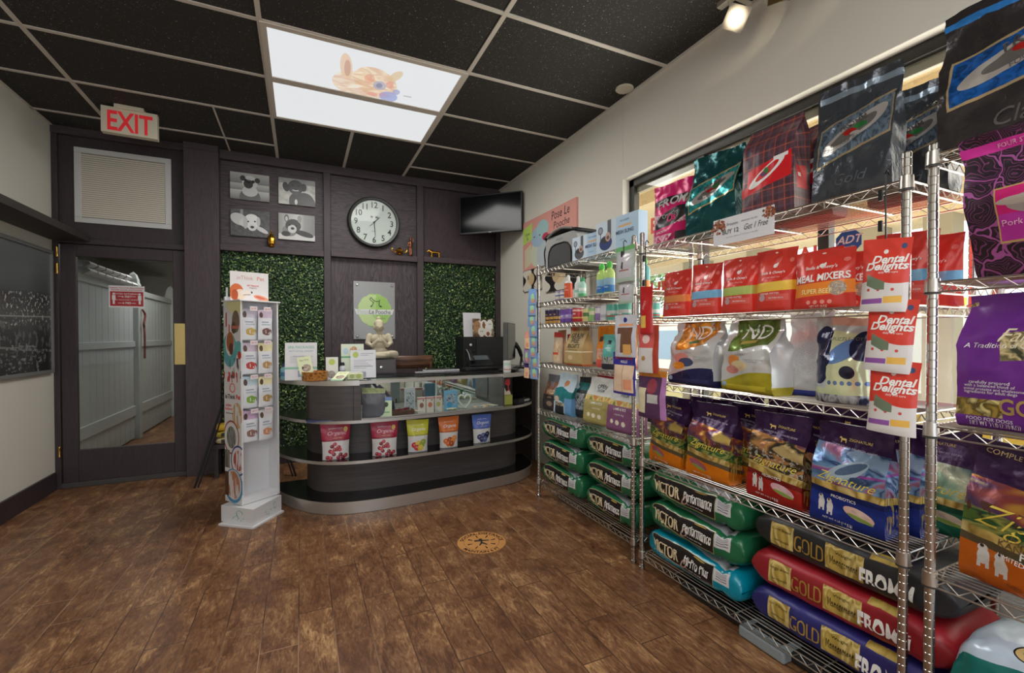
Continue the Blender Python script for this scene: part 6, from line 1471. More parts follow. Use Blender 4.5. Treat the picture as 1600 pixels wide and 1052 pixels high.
o = simple_pouch('black swirl food bag', (38, 42, 44), [('b', (.68, .86), (44, 120, 120)), ('b', (.2, .6), ((7,), (40, 44, 46), (180, 184, 188), (60, 64, 66))), ('r', (.9, -.1, 2, 1.1), (190, 50, 44))], .14, .285, .09, seed=11, style='gusset', cat='dog_food_bag'); put(o, (1.83, 2.715, z_), -84, 'black and silver food bag with a red side, third along', 'bag')
def cold(base, seed, label, y, x, rz):
    o = simple_pouch('kraft white top food bag', base, [('b', (.60, 1.1), (216, 218, 214)), ('b', (.52, .62), ((6,), (196, 130, 60), (226, 206, 130), (120, 130, 60))), ('e', (.22, .20, .06, .045), (232, 226, 206)), ('e', (.42, .19, .07, .05), (232, 226, 206)), ('e', (.64, .18, .07, .05), (232, 226, 206))], .255, .30, .10, [('OPEN', 0, .78, .034, (56, 60, 64), dict(bold=.02, arc=.12)), ('FARM', 0, .69, .030, (96, 110, 116), dict(bold=.01)), ('LAMB & RICE', 0, .44, .020, WH_, dict(bold=.02)), ('recipe for dogs', 0, .34, .014, WH_)], seed=seed, style='gusset', cat='dog_food_bag', rough=.55, lean=.08)
    put(o, (x, y, z_), rz, label, 'bag'); return o
cold((172, 160, 98), 12, 'white topped olive food bag with three pale discs, leaning back', 2.455, 1.785, -84)
cold((136, 84, 124), 13, 'white topped purple food bag with three pale discs, beside the post', 2.185, 1.765, -88)
o = simple_pouch('red topped bag', (150, 34, 40), [('b', (-1, .8), (196, 190, 186)), ('b', (.8, .9), (206, 60, 60))], .22, .31, .09, seed=14, style='gusset', cat='dog_food_bag'); put(o, (1.93, 2.60, z_), -86, 'red topped food bag standing behind the olive one', 'bag')
# hanging strips at both ends of the far unit
def pack_strip(x, y, ztop, n, step, w, h, cols, label, kind='treat_sachet'):
    first = None
    for k in range(n):
        a = mat_foil('sachet', cols[k % len(cols)], .35, 0, bump=.2); a.paint(a.ell(.62, .42, .22, .26), C(168, 216, 170)) if cols[k % len(cols)][2] > 150 else a.paint(a.band(-1, .62), C(236, 196, 160)); a.paint(a.rect(.5, .1, .9, .35), C(230, 120, 70), .6)
        if cols[k % len(cols)][2] <= 150 or first is None or cols[k % len(cols)] != first[1]:
            o = make_bag(kind, a.done(), Bag(w, h, .014, 'standup', seed=k, crumple=.6)); new = False
            if first is None: first = (o, cols[k % len(cols)])
        else: o = first[0]; new = True
        put(o, (x - .002 * (k % 2) - .003 * (n - k), y + .012 * ((k * 7) % 3 - 1), ztop - step * (k + 1)), -88, label[k] if isinstance(label, list) else label, 'sachet', None if isinstance(label, list) else 'blue sachets hanging in a strip at far unit end', new=new)
BL = (128, 164, 212)
pack_strip(1.662, 3.165, 1.60, 8, .083, .125, .125, [BL], 'pale blue dog treat sachet with green dog shape, hung in strip at far post')
pack_strip(1.650, 3.262, 1.29, 3, .118, .085, .135, [(226, 160, 140), (150, 130, 170), (70, 50, 120)], ['cream and pink chew sachet hanging left of the blue sachets', 'cream and violet chew sachet hanging below the pink one', 'purple topped chew sachet lowest in the left hanging row'])
hangpack('orange_tag_pack', (1.672, 3.232, 1.45), -84, .085, .19, (lambda a: (a.paint(a.band(.4, 1.1), C(206, 96, 60)), a.paint(a.band(.1, .25), C(190, 180, 160)), a.done())[-1])(mat_foil('orange black pack', (46, 36, 34), .4)), 'small orange and black pack hanging highest at the far post')
clip_strip(1.668, 3.205, .92, 1.66, 'black clip strip at the far post carrying the blue sachets', 6)
clip_strip(1.652, 1.885, 1.12, 1.765, 'black clip strip at the middle unit left post holding red packs', 5)
a = mat_foil('red jerky pack', (196, 34, 36), .3, 0, bump=.25); a.paint(a.rect(.15, .12, .6, .38), C(236, 196, 90)); 
hangpack('jerky_pack', (1.64, 1.862, 1.285), -84, .085, .245, a.done(), 'narrow red jerky pack with a yellow patch, hanging between the units', [('JERKY', 0, .6, .018, (240, 200, 190), dict(rot=1.3))])
a = mat_foil('coral pack', (216, 96, 92), .3, 0, bump=.25); a.paint(a.rect(.0, .0, .78, .52), C(222, 218, 216)); a.paint(a.rect(.80, 0, 1.1, 1.1), C(176, 60, 36)); a.paint(a.ell(.4, .70, .18, .09), C(236, 206, 200)); a.paint(a.ell(.35, .3, .10, .05), C(190, 140, 80))
hangpack('jerky_pack', (1.645, 1.852, 1.08), -80, .135, .25, a.done(), 'coral and white treat pack hanging below the red jerky pack')
a = mat_foil('plum display bag', (84, 50, 84), .35, 0, bump=.3); a.paint(a.rect(.02, .10, .36, .62), C(226, 216, 180)); a.paint(a.rect(.42, .32, .80, .50), C(196, 196, 190)); a.paint(a.ell(.55, .66, .17, .16), C(150, 60, 76)); a.paint(a.rect(.86, 0, 1.1, .9), C(176, 120, 176)); a.paint(a.band(.86, 1.1), C(206, 130, 50))
hangpack('treat_bag', (1.655, 1.835, .845), -84, .19, .25, a.done(), 'plum bag with cream patches hanging under the coral pack', d=.05, cat='bag')
# ---- pictures on the right wall
def rwpic(name, y0, z0, y1, z1, art, label, extra=None, t=.02):
    e = empty(name, (XR, (y0 + y1) / 2, z0), math.radians(-90), label, 'picture')
    w_ = y0 - y1; m = MB().box(-w_/2, -t, 0, w_/2, -.001, z1 - z0, art)
    if extra: extra(m, w_, z1 - z0)
    m.build('canvas', e); return e
a = Art('coral painting', C(226, 160, 148), .6)
a.paint(a.ell(.34, .32, .17, .30, .3), C(206, 212, 190)); a.paint(a.ell(.42, .20, .12, .36), C(190, 200, 205)); a.paint(a.ell(.33, .60, .15, .20), C(166, 190, 210)); a.paint(a.ell(.41, .72, .12, .17), C(168, 204, 206)); a.paint(a.ell(.47, .55, .06, .07), C(200, 60, 90)); a.paint(a.rect(.0, .53, .20, .86, .35), C(190, 220, 110))
a.paint(a.ell(.25, .62, .012, .014), C(40, 40, 40)); a.paint(a.ell(.36, .62, .012, .014), C(40, 40, 40)); a.paint(a.rect(.48, .42, .53, .48), C(40, 40, 40)); a.paint(a.rect(.04, .0, .18, .4, .6), C(214, 206, 176))
def pt(m, w_, h_):
    f = lambda p, q: (p, -.0206, q); k = flat((60, 44, 50), .5)
    m.text('Pose Le', f, .115, k, x=.25, y=.405, shear=.1, sx=.9); m.text('Pooche', f, .095, k, x=.27, y=.315, shear=.1)
    m.text('Love', f, .05, k, x=-.41, y=.36); m.text('Is', f, .06, k, x=-.41, y=.31)
rwpic('painting', 4.372, 1.965, 3.335, 2.475, a.done(), 'coral painting of a pale blue dog on the wall beside the television', pt)
def bwart(ph):
    a = Art('black white diamond print', C(30, 28, 28), .6); u, v, _ = a.uv()
    s_ = a.math('ABSOLUTE', a.math('SUBTRACT', a.math('FRACT', a.math('MULTIPLY_ADD', u, 1.6, ph)), .5)); 
    wv = a.math('MULTIPLY_ADD', a.math('SINE', a.math('MULTIPLY', v, 9.0)), .14, .26); a.paint(a.math('LESS_THAN', s_, wv), C(222, 216, 200)); a.paint(a.both(a.ell(.45, .55, .2, .3), 1.0), C(226, 196, 150), .8); a.paint(a.rect(.28, .3, .33, .5, .8), C(30, 28, 28)); return a.done()
rwpic('diamond_print', 4.372, 1.745, 3.98, 1.960, bwart(.1), 'black and white wavy print directly below the coral painting, far half')
rwpic('diamond_print', 3.90, 1.700, 3.30, 1.955, bwart(.6), 'black and cream wavy print below the coral painting, near half behind the shelf')
# ================================================================ WHITE TREAT DISPLAY TOWER
tw_ = empty('display_tower', (-.372, 3.560, 0), math.atan2(.158, .22), 'white floor display tower of dog treat packs beside the counter', 'display stand')
WT, DT, ZT0, ZT1 = .271, .204, .125, 1.515
TWH = flat((224, 224, 226), .45, 0, 'white display board')
# local x along the product face, y to the back; the printed side is at x=0
def towerside():
    a = Art('display tower side print', C(222, 220, 220), .45)
    a.paint(a.ell(.70, 1.0, .55, .06), C(220, 214, 160)); a.paint(a.ell(.72, .90, .22, .055), C(130, 110, 90)); a.paint(a.ell(.60, .87, .14, .03), C(90, 84, 60)); a.paint(a.rect(.12, .86, .20, .93, .1), C(190, 70, 60)); a.paint(a.rect(.30, .86, .37, .92, -.1), C(190, 70, 60)); a.paint(a.rect(.45, .865, .9, .88), C(200, 110, 100))
    a.paint(a.ell(.35, .76, .42, .085), C(96, 170, 176)); a.paint(a.ell(.36, .79, .26, .06), C(226, 220, 215)); a.paint(a.ell(.38, .80, .22, .05), C(170, 104, 66)); a.paint(a.ell(.44, .765, .12, .03), C(104, 60, 44)); a.paint(a.ell(.85, .77, .22, .035), C(110, 180, 180)); a.paint(a.ell(.92, .735, .1, .02), C(190, 60, 50))
    a.paint(a.both(a.rect(.3, .62, 1.0, .72), a.math('GREATER_THAN', a.noise(9, 2), .56)), C(80, 74, 74)); a.paint(a.both(a.rect(.0, .60, .8, .65), a.math('GREATER_THAN', a.noise(12, 2), .54)), C(190, 50, 50))
    a.paint(a.both(a.ell(.75, .435, .28, .065), a.math('GREATER_THAN', a.noise(8, 2), .42)), C(196, 160, 110))
    a.paint(a.ell(.40, .325, .46, .085), C(150, 60, 56)); a.paint(a.ell(.40, .325, .41, .076), C(222, 220, 216)); a.paint(a.ell(.40, .325, .27, .055), a.photo(9, C(70, 74, 70), C(150, 150, 146), C(90, 90, 84)))
    a.paint(a.ell(.80, .215, .44, .075), C(56, 66, 140)); a.paint(a.ell(.80, .215, .39, .066), C(226, 222, 222)); a.paint(a.both(a.ell(.80, .215, .28, .05), a.math('GREATER_THAN', a.noise(11, 2), .5)), C(176, 70, 60)); a.paint(a.rect(.0, .17, .3, .26), a.photo(8, C(70, 74, 66), C(150, 146, 130)))
    a.paint(a.ell(.50, .085, .55, .085), C(80, 150, 190)); a.paint(a.ell(.50, .09, .46, .074), C(222, 216, 214)); a.paint(a.both(a.ell(.5, .09, .38, .07), a.math('GREATER_THAN', a.noise(6, 2), .5)), C(190, 130, 100)); a.paint(a.rect(.0, .03, .22, .15), C(90, 60, 48))
    return a.done()
m = MB(); m.v = [(0, DT, ZT0), (0, 0, ZT0), (0, 0, ZT1), (0, DT, ZT1)]; m.face([0, 1, 2, 3], m.mi(towerside()), [(0, 0), (1, 0), (1, 1), (0, 1)])
Fsd = lambda p, q: (-.0012, DT/2 - p, q)
m.text('inThink', Fsd, .044, flat((74, 74, 78), .5), x=-.03, y=.845, bold=.02, sx=.9); m.text('Pet', Fsd, .044, flat((214, 70, 64), .5), x=.068, y=.845, bold=.03, sx=.9); m.text('active', Fsd, .030, flat((214, 70, 64), .5), x=-.05, y=.79); m.text('balance', Fsd, .030, flat((214, 70, 64), .5), x=-.045, y=.765); m.text('natural dog treats', Fsd, .012, flat((90, 90, 90), .5), x=-.04, y=.74)
pr = [(.0, .05), (.02, .045), (.03, .02), (.025, -.0), (.0, -.01), (-.025, 0), (-.03, .02), (-.02, .045)]
m.tube([(-.0025, DT/2 - x_, .90 + z_) for x_, z_ in pr], .0022, flat((206, 110, 90), .5), 5, closed=True)
o = m.build('side_panel', tw_, solid=.004)
MB().box(.002, 0, ZT0, .010, .030, ZT1, TWH).box(WT - .012, 0, ZT0, WT, DT, ZT1, TWH).box(.0, DT - .004, ZT0, WT, DT, ZT1, TWH).box(.010, .035, ZT0, .0125, DT, ZT1, TWH).build('board', tw_, bevel=.001)
MB().box(-.012, -.010, ZT1, WT + .012, DT + .01, ZT1 + .010, TWH).build('top_plate', tw_, bevel=.002)
MB().box(.010, .0, ZT0, WT - .012, DT, ZT0 + .035, TWH).build('ledge', tw_, bevel=.002)
MB().box(.06, .11, ZT0 + .035, WT - .012, .115, ZT1, flat((216, 216, 219), .5)).build('back_board', tw_)
# plinth: its own angle, slightly twisted
pl = MB()
Q = lambda pts: [((x + .366) * math.cos(-.6229) - (y - 3.586) * math.sin(-.6229), (x + .366) * math.sin(-.6229) + (y - 3.586) * math.cos(-.6229)) for x, y in pts]
pl.prism(Q([(-.512, 3.62), (-.291, 3.450), (-.118, 3.70), (-.32, 3.88)]), 0, .012, TWH)
pl.prism(Q([(-.500, 3.665), (-.292, 3.478), (-.135, 3.715), (-.33, 3.86)]), .012, .122, TWH)
GRL = flat((90, 170, 140), .5); rq = random.Random(8)
A_ = Vector((-.500, 3.665)); B_ = Vector((-.292, 3.478)); C__ = Vector((-.135, 3.715))
def face_fn(P0, P1, n_):
    d = (P1 - P0).normalized(); nn = Vector((d.y, -d.x)) * .0015; L_ = (P1 - P0).length
    def f(p, q): w_ = P0 + d * (L_/2 + p) + nn; x, y = Q([(w_.x, w_.y)])[0]; return (x, y, q)
    return f
f1 = face_fn(A_, B_, 0); f2 = face_fn(B_, C__, 0)
pl.tube([f1(.02 + .022 * math.cos(t) * (1 + .3 * math.sin(3*t)), .075 + .026 * math.sin(t)) for t in [k * PI / 8 for k in range(13)]], .0018, GRL, 5)
for (p, q) in ((-.04, .04), (-.03, .05), (.0, .035), (.03, .03), (.05, .045), (-.01, .06)): pl.tube([f1(p, q), f1(p + .008, q + .008)], .0016, GRL, 5)
for (p, q) in ((-.02, .04), (-.03, .06), (.0, .035), (.02, .06), (.05, .085), (.06, .095), (.055, .06), (.07, .055)): pl.tube([f2(p, q), f2(p + .012, q + .004)], .0016, GRL, 5)
pl.build('plinth', tw_)
# header card on top
e = empty('header_card', (-.331, 3.714, ZT1 + .0105), .35, 'white header card with an orange dog profile on top of the display tower', 'sign')
a = Art('header card print', C(230, 226, 224), .45); a.paint(a.ell(.16, .28, .18, .30), C(216, 110, 60)); a.paint(a.ell(.26, .22, .14, .18), C(236, 214, 190)); a.paint(a.ell(.12, .20, .08, .18), C(180, 80, 40)); a.paint(a.ell(.54, .30, .035, .04), C(60, 56, 56)); a.paint(a.ell(.40, .28, .14, .10), C(238, 226, 216)); a.paint(a.rect(.33, .16, .52, .18, .1), C(90, 80, 80)); a.paint(a.ell(.80, .12, .20, .09, -.3), C(232, 160, 130)); a.paint(a.ell(.78, .13, .13, .04, -.3), C(214, 110, 90))
m = MB().box(-.122, 0, 0, .122, .004, .205, a.done()); f = lambda p, q: (p, -.0006, q)
m.text('inThink', f, .038, flat((206, 160, 150), .5), x=-.03, y=.150, sx=.9); m.text('Pet', f, .038, flat((224, 120, 110), .5), x=.07, y=.150); m.text('All Natural', f, .017, flat((214, 90, 70), .5), x=.02, y=.105, bold=.02); m.text('TREATS', f, .014, flat((150, 90, 80), .5), x=.02, y=.088)
m.build('card', e); MB().box(-.15, .02, 0, -.115, .05, .025, TWH).box(-.14, .03, .025, -.128, .035, .09, TWH).build('holder', e)
# hanging treat packs: rows of two on pegs, with price tags on the peg ends
th = math.atan2(.158, .22)
def onface(fx_, fy_): return (-.372 + fx_ * math.cos(th) - fy_ * math.sin(th), 3.560 + fx_ * math.sin(th) + fy_ * math.cos(th))
packs = [((206, 200, 214), (200, 170, 90), 'purple topped'), ((214, 196, 214), (120, 80, 76), 'lilac topped'), ((206, 190, 206), (190, 70, 64), 'violet topped'), ((232, 224, 176), (190, 150, 96), 'yellow topped'), ((196, 216, 226), (130, 170, 70), 'blue topped'), ((236, 228, 180), (176, 140, 80), 'cream topped'), ((206, 176, 206), (150, 110, 100), 'mauve topped'), ((226, 220, 222), (214, 150, 110), 'rose topped')]
peg = MB()
for r_ in range(4):
    ztop = 1.455 - r_ * .235
    for c_ in range(2):
        top, food, nm = packs[r_ * 2 + c_]
        a = mat_foil('white treat sachet', (224, 226, 230), .35, 0, bump=.2); a.paint(a.band(.72, 1.2), C(*top)); a.paint(a.ell(.2, .82, .12, .10), C(96, 76, 66)); a.paint(a.both(a.ell(.55, .27, .36, .12), a.math('GREATER_THAN', a.noise(6, 2), .42)), C(*food)); a.paint(a.rect(.2, .48, .8, .52), C(170, 180, 190)); a.paint(a.rect(.2, .56, .7, .60), C(150, 160, 176))
        px_, py_ = onface(.072 + c_ * .098, .012 - .022 * c_ + .01)
        o = make_bag('treat_sachet', a.done(), Bag(.112, .215, .022, 'standup', seed=r_ * 2 + c_, crumple=.8))
        put(o, (px_, py_, ztop - .205), math.degrees(th) + (4 if c_ else -3), '%s treat sachet on the white tower, %s hook of the %s row' % (nm, 'left' if c_ == 0 else 'right', ('top', 'second', 'third', 'bottom')[r_]), 'sachet')
        fx_ = .072 + c_ * .098; MB().tube([(fx_, .11, ztop + .012), (fx_, -.02, ztop + .012), (fx_, -.026, ztop + .018)], .0022, TWH, 6).build('peg', tw_)
        tg_ = MB().box(fx_ - .026, -.030, ztop - .004, fx_ + .026, -.0285, ztop + .026, flat((232, 226, 228), .5)); tg_.text('$8.99', lambda p, q: (p, -.0308, q), .016, flat((224, 120, 120), .5), x=fx_, y=ztop + .006); tg_.build('price_tag', tw_)
# ================================================================ COUNTER SHELF GOODS
def organic(base, kind, label, x, y, w_, h_, rz, texts=()):
    fruit = dict(cherry=((176, 50, 66), (130, 30, 46), (206, 84, 96)), apple=((196, 40, 36), (226, 200, 60), (150, 170, 60)), carrot=((226, 110, 30), (180, 80, 30), (236, 150, 70)), blue=((44, 56, 110), (90, 110, 160), (30, 36, 80)))[kind]
    a = mat_foil('resealable treat pouch', (224, 222, 222), .35, 0, bump=.2); a.paint(a.band(.52, 1.2), C(*base)); a.paint(a.band(.50, .535), C(*[int(k * .8) for k in base]))
    q = random.Random(ord(kind[0]) + 4)
    pos = [(q.uniform(.12, .88), q.uniform(.04, .16)) for _ in range(9)] + [(q.uniform(.2, .8), q.uniform(.16, .30)) for _ in range(7)] + [(.35, .36), (.45, .42), (.60, .33)] if kind == 'cherry' else [(.3, .22), (.5, .26), (.68, .22), (.42, .14), (.6, .13), (.75, .3)]
    rr = .078 if kind == 'cherry' else .15
    for i, (p, v) in enumerate(pos): a.paint(a.ell(p, v, rr, rr * w_ / h_), C(*fruit[i % 3])); a.paint(a.ell(p - .02, v + .015, rr * .25, rr * .25 * w_ / h_), C(236, 200, 200), .6)
    if kind == 'cherry': a.paint(a.ell(.84, .80, .075, .07), C(226, 196, 110)); 
    b = Bag(w_, h_, .06, 'standup', lean=.02, seed=len(label), crumple=.7, topw=1.16)
    o = make_bag('treat_pouch', a.done(), b, [('Organic', .02, .66, w_ * .21, (240, 190, 200) if kind == 'cherry' else WH_, dict(shear=.35, bold=.01)), ('grandma knows', .0, .82, w_ * .075, WH_), ('baked treats', .05, .57, w_ * .07, (240, 214, 160))] + list(texts))
    put(o, (x, y, .381), rz, label, 'pouch'); return o
o = organic((172, 30, 66), 'cherry', 'red and white cherry treat pouch at left end of the counter shelf', .222, 3.545, .182, .265, 2)
o2 = put(o, (.562, 3.50, .381), -4, 'red and white cherry treat pouch second from left on the counter shelf', 'pouch', new=True, s=.97)
organic((206, 206, 44), 'apple', 'yellow green apple treat pouch in the middle of the counter shelf', .815, 3.505, .150, .245, -2)
organic((220, 116, 44), 'carrot', 'orange treat pouch fourth along the counter shelf', 1.072, 3.53, .150, .245, 0)
organic((92, 120, 200), 'blue', 'blue and white berry treat pouch rightmost on the counter shelf', 1.372, 3.57, .155, .235, 4)
mg = MB().box(-.11, -.075, 0, .11, .075, .006, sheet('magazine cover', (70, 76, 110), [('e', (.5, .5, .3, .3), (120, 130, 160))])).build('magazine', loc=(.135, 3.53, .671), rot=(0, 0, .1), bevel=.001); tag(mg, 'dark blue magazine lying on the upper counter shelf', 'magazine')
fl = empty('dog_leaflet_stand', (1.625, 3.66, .671), .05, 'cut out leaflet holder with dogs above a green box in the counter nook', 'leaflet holder')
m = MB().box(-.062, -.03, 0, .062, .03, .085, flat((168, 172, 76), .5)); m.build('box', fl, bevel=.003)
m = MB(); dg = [(-.05, .08), (-.05, .13), (-.038, .17), (-.03, .19), (-.015, .175), (0, .14), (.015, .11), (.04, .125), (.055, .105), (.06, .08)]
m.prism(dg, -.002, .002, flat((214, 200, 180), .6), M=Matrix.Rotation(PI/2, 4, 'X')); m.prism([(-.06, .17), (-.045, .20), (-.03, .215), (-.02, .20), (-.038, .19), (-.045, .165)], .003, .005, flat((120, 150, 200), .6), M=Matrix.Rotation(PI/2, 4, 'X')); m.prism([(-.005, .18), (.005, .22), (.045, .225), (.05, .18), (.035, .16), (.045, .12), (.03, .12), (.025, .165)], .006, .008, flat((186, 50, 50), .6), M=Matrix.Rotation(PI/2, 4, 'X')); m.build('cutout', fl)
sn = MB().box(-.09, -.03, 0, .09, .03, .03, flat((54, 54, 56), .5)).box(.0, -.031, .006, .08, -.03, .024, flat((200, 200, 200), .5)).build('card_machine', loc=(1.83, 3.74, .671), rot=(0, 0, .5), bevel=.004); tag(sn, 'small dark device with a white label at the nook end', 'device')
# inside the glass case
def cx(t_, d=.06): return (.39 + t_ * 1.155, 3.425 + t_ * .11 + d)
def cbox(name, t_, d, w_, h_, th_, art, label, cat, z=.6715, rz=0., lean=0., texts=()):
    x, y = cx(t_, d); m = MB().box(-w_/2, 0, 0, w_/2, th_, h_, art)
    for tx in texts: m.text(tx[0], lambda p, q: (p, -.0008, q), tx[1], flat(tx[3], .5), y=tx[2])
    o = m.build(name, loc=(x, y, z), rot=(-lean, 0, rz), bevel=.002); tag(o, label, cat); return o
o = simple_pouch('grey fabric', (112, 110, 122), [('b', (.86, 1.2), (176, 182, 130)), ('b', (.82, .86), (196, 200, 150))], .17, .215, .06, seed=21, cat='grey_pouch', rough=.9, lean=-.05, crumple=1.5); x, y = cx(.085, .08); put(o, (x, y, .672), -8, 'grey fabric pouch with an olive top at the left end inside glass case', 'pouch')
cbox('collar_card', .155, .03, .085, .15, .004, sheet('collar card', (214, 226, 190), [('e', (.5, .62, .2, .13), (60, 70, 60)), ('b', (.82, 1.2), (120, 140, 196)), ('r', (.2, .2, .8, .26), (130, 170, 130))]), 'pale green card with a dark dot leaning in the glass case', 'card', rz=-.2, lean=.35)
def leash_fn(): return catmull([(cx(.12, .10)[0], cx(.12, .10)[1], .90), (cx(.17, .12)[0], cx(.17, .12)[1], .84), (cx(.21, .12)[0], cx(.21, .12)[1], .76), (cx(.22, .12)[0], cx(.22, .12)[1], .69)], 5)
o = MB().tube(leash_fn(), .013, flat((44, 46, 80), .7), 8).build('dog_harness', smooth=True); tag(o, 'navy webbing harness draped behind the pale green card in the case', 'harness')
x, y = cx(.265, .06); tr = empty('wooden_tray', (x, y, .6715), .05, 'brown wooden tray holding small dark red items in the glass case', 'tray')
MB().box(-.085, -.045, 0, .085, .045, .012, CW).box(-.085, -.045, .012, .085, -.038, .04, CW).box(-.085, .038, .012, .085, .045, .04, CW).box(-.085, -.038, .012, -.078, .038, .04, CW).box(.078, -.038, .012, .085, .038, .04, CW).build('tray', tr)
for k in range(7):
    o = MB().box(-.022, -.012, 0, .022, .012, .012, flat((116, 30, 44), .4)).build('collar', loc=(x - .055 + .018 * k, y - .01 + .018 * (k % 2), .684 + .013 * (k % 3)), rot=(0, 0, .7 * k), bevel=.003); tag(o, 'small dark red collar piled in the wooden tray', 'collar', 'dark red collars in the tray')
t = cbox('silver_frame', .325, .09, .085, .20, .012, sheet('silver frame', (190, 196, 200), [('N', (.12, .1, .88, .9), 6, [(120, 140, 150), (196, 206, 210), (90, 100, 110)])]), 'upright silver framed item in the glass case', 'frame')
for k, (t_, c, lab) in enumerate(((.395, (150, 100, 80), 'brown'), (.455, (214, 120, 100), 'coral'), (.515, (190, 190, 110), 'olive'))):
    cbox('treat_carton', t_, .035, .062, .125, .03, sheet('carton print ' + lab, (226, 216, 206), [('e', (.5, .5, .26, .16), c), ('b', (.86, 1.1), (206, 150, 150)), ('e', (.72, .80, .08, .05), (110, 90, 90))]), 'small cream treat carton with a %s round motif in the case' % lab, 'carton')
cbox('blue_card', .61, .04, .115, .165, .006, sheet('blue print', (110, 170, 206), [('N', (.15, .3, .85, .8), 6, [(70, 90, 110), (176, 200, 214), (120, 90, 120)]), ('e', (.4, .3, .2, .14), (60, 150, 196))]), 'blue printed card standing in the middle of the glass case', 'card', lean=.1)
x, y = cx(.715, .04)
hp = [(0, .0), (-.028, .03), (-.052, .062), (-.050, .092), (-.030, .108), (-.008, .098), (0, .082), (.008, .098), (.030, .108), (.050, .092), (.052, .062), (.028, .03)]
o = MB().tube(catmull([(p, 0, q) for p, q in hp + hp[:1]], 3), .008, flat((206, 214, 200), .6), 8).build('heart_wreath', loc=(x, y, .682), rot=(-.15, 0, 0), smooth=True); tag(o, 'pale heart shaped wreath standing in the glass case', 'wreath')
rq = random.Random(12)
for k in range(26):
    t_ = .36 + .61 * rq.random(); d = rq.uniform(.015, .13); x, y = cx(t_, d)
    if any(abs(t_ - q) < .05 for q in (.715,)) and d < .06: continue
    c = rq.choice(((214, 206, 180), (190, 200, 180), (226, 196, 160), (176, 190, 186), (206, 214, 210)))
    m = MB(); m.tube([(-.022, 0, .007), (.022, 0, .007)], .005, flat(c, .7), 8)
    for sx_ in (-1, 1):
        for sy_ in (-1, 1): m.lathe([(.001, -.006), (.006, -.004), (.007, 0), (.006, .004), (.001, .006)], flat(c, .7), 8, c=(sx_ * .022, sy_ * .006, .007))
    o = m.build('dog_biscuit', loc=(x, y, .672 + .011 * (k % 2)), rot=(0, 0, rq.random() * 3), smooth=True); tag(o, 'pale bone shaped biscuit scattered on the floor of the glass case', 'biscuit', 'bone biscuits scattered in the glass case')
# ================================================================ FLOOR THINGS
dc = empty('floor_decal', (1.0, 2.61, 0), -.37, 'round tan social distance sticker on the wood look floor', 'floor sticker')
TAN = Art('tan sticker', C(206, 150, 84), .5); TAN.paint(TAN.noise(6, 3), C(190, 128, 66), .6); TAN = TAN.done(); DB = flat((66, 34, 20), .6)
f = lambda p, q: (p, q, .0022)
m = MB().disc((0, 0, .0012), .152, flat((150, 100, 54), .5), 64, 'z').disc((0, 0, .0016), .149, TAN, 64, 'z')
m.tube([(math.cos(k * PI / 24) * .108, math.sin(k * PI / 24) * .108, .0016) for k in range(48)], .0012, flat((150, 96, 44), .5), 4, closed=True)
m.text('SOCIAL DISTANCE', f, .034, DB, y=.114, arc=.114, bold=.03, sx=1.15)
m.text('MAINTAIN 6 FT', lambda p, q: (p, q, .0022), .034, DB, y=-.140, arc=-.140, bold=.03, sx=1.1)
for k in range(8):
    t_ = PI/8 + k * PI/4; c_, s_ = math.cos(t_), math.sin(t_)
    m.tube([(c_ * .060, s_ * .060, .0018), (c_ * .090, s_ * .090, .0018)], [.002, .005], DB, 4)
DK = flat((40, 34, 28), .6)
m.disc((-.008, .035, .0024), .012, DK, 16, 'z')
for q in (((-.045, .012), (.045, .022)), ((0, .02), (-.002, -.01)), ((0, -.01), (-.012, -.045)), ((0, -.01), (.035, -.035))): m.tube([(q[0][0], q[0][1], .0018), (q[1][0], q[1][1], .0018)], [.007, .004], DK, 4)
m.build('sticker', dc)
es = empty('easel', (-.44, 4.62, 0), 0, 'black folding easel standing behind the display tower', 'easel')
BM = flat((34, 36, 40), .45)
for s_ in (-1, 1): MB().tube([(s_ * .385, -.045, 0), (0.0 + s_ * .02, .03, 1.26)], .009, BM, 8).tube([(s_ * .36, -.04, 0), (s_ * .01, .045, 1.20)], .006, BM, 8).build('leg', es)
MB().tube([(0, .12, 0), (0, .04, 1.20)], .009, BM, 8).build('rear_leg', es)
MB().box(-.18, -.025, .62, .18, -.005, .64, BM).build('ledge', es)
bn = empty('low_bench', (-.53, 4.90, 0), 0, 'low dark bench against the wall behind the display tower', 'bench')
MB().box(-.20, -.10, .26, .22, .09, .30, LAM).build('seat', bn, bevel=.004)
for x_ in (-.17, .19):
    for y_ in (-.08, .07): MB().box(x_ - .015, y_ - .015, 0, x_ + .015, y_ + .015, .26, LAM).build('leg', bn)
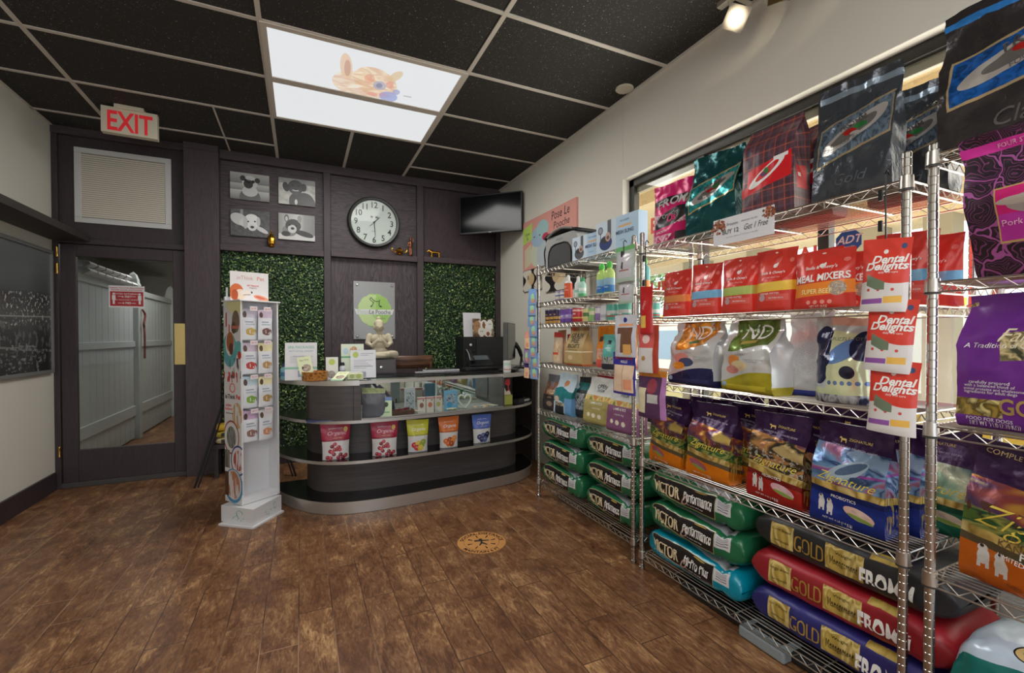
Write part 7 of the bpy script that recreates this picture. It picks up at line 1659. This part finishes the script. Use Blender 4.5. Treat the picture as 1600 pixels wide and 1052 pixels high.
for k, (c, lab) in enumerate((((206, 196, 150), 'lowest'), ((190, 170, 60), 'middle'), ((222, 180, 50), 'topmost'))):
    a = mat_foil('yellow pack', c, .45, 0, bump=.3); a.paint(a.both(a.band(.2, .3), a.rect(.15, 0, .8, 1)), C(60, 66, 50)) if k < 2 else None
    o = lying('food_pack', a.done(), Pillow(.26, .17, .062, 80 + k, .8), []); put(o, (-.58, 4.895, .301 + k * .058), 5, 'yellow food pack on the low bench, %s of three' % lab, 'pack', 'yellow packs on the low bench')
# ================================================================ TRACK LIGHT
tl = empty('track_light', (2.02, 1.62, H), 0, 'track light with square frosted glass shades on the ceiling by the window wall', 'track light')
NK = flat((190, 184, 172), .35, .6, 'nickel')
MB().box(-.02, -.62, -.03, .02, .12, 0, NK).build('track', tl, bevel=.004)
FG = frosted('frosted shade', (.42, .39, .33), .6); BZ = flat((120, 96, 62), .4, .6, 'bronze')
BULB = Art('lit bulb', (1, 1, 1), .5); BULB.b.inputs['Emission Color'].default_value = (1, .86, .62, 1); BULB.b.inputs['Emission Strength'].default_value = 5; BULB = BULB.done()
def head(pos, rot):
    h = MB().box(-.055, -.002, -.055, .055, .002, .055, FG).build('shade', tl, loc=pos, rot=rot, bevel=.001)
    MB().box(-.038, .022, -.045, .03, .026, .04, BZ).build('shield', h)
    MB().lathe([(.018, 0), (.024, .01), (.024, .04), (.012, .05)], NK, 16).build('socket', h, loc=(0, .0, 0), rot=(-PI/2, 0, 0), smooth=True)
    MB().lathe([(.001, -.012), (.012, -.010), (.017, 0), (.012, .008), (.001, .01)], BULB, 16).build('bulb', h, loc=(0, -.008, 0), rot=(-PI/2, 0, 0), smooth=True)
    l = bpy.data.lights.new('spot_lamp', 'SPOT'); l.energy = 1.5; l.color = (1, .82, .6); l.spot_size = 1.9; l.shadow_soft_size = .02; lo = bpy.data.objects.new('spot_lamp', l); col.objects.link(lo); lo.parent = h; lo.location = (0, -.03, 0); lo.rotation_euler = (PI/2, 0, 0)
    return h
for (x, y, z), rot in (((-.02, .0, -.155), (.5, .55, -.9)), ((.02, -.20, -.13), (.4, .1, -.8)), ((0, -.48, -.15), (.4, .2, -.6))):
    head((x, y, z), rot); MB().tube([(x, y + .02, z + .02), (x * .4, y + .05, -.05), (0, y + .06, -.02)], .005, NK, 8).build('arm', tl)
MB().box(-.045, -.002, -.045, .045, .002, .035, BZ).build('shield', tl, loc=(.0, -.215, -.165), rot=(.0, .12, -1.25))
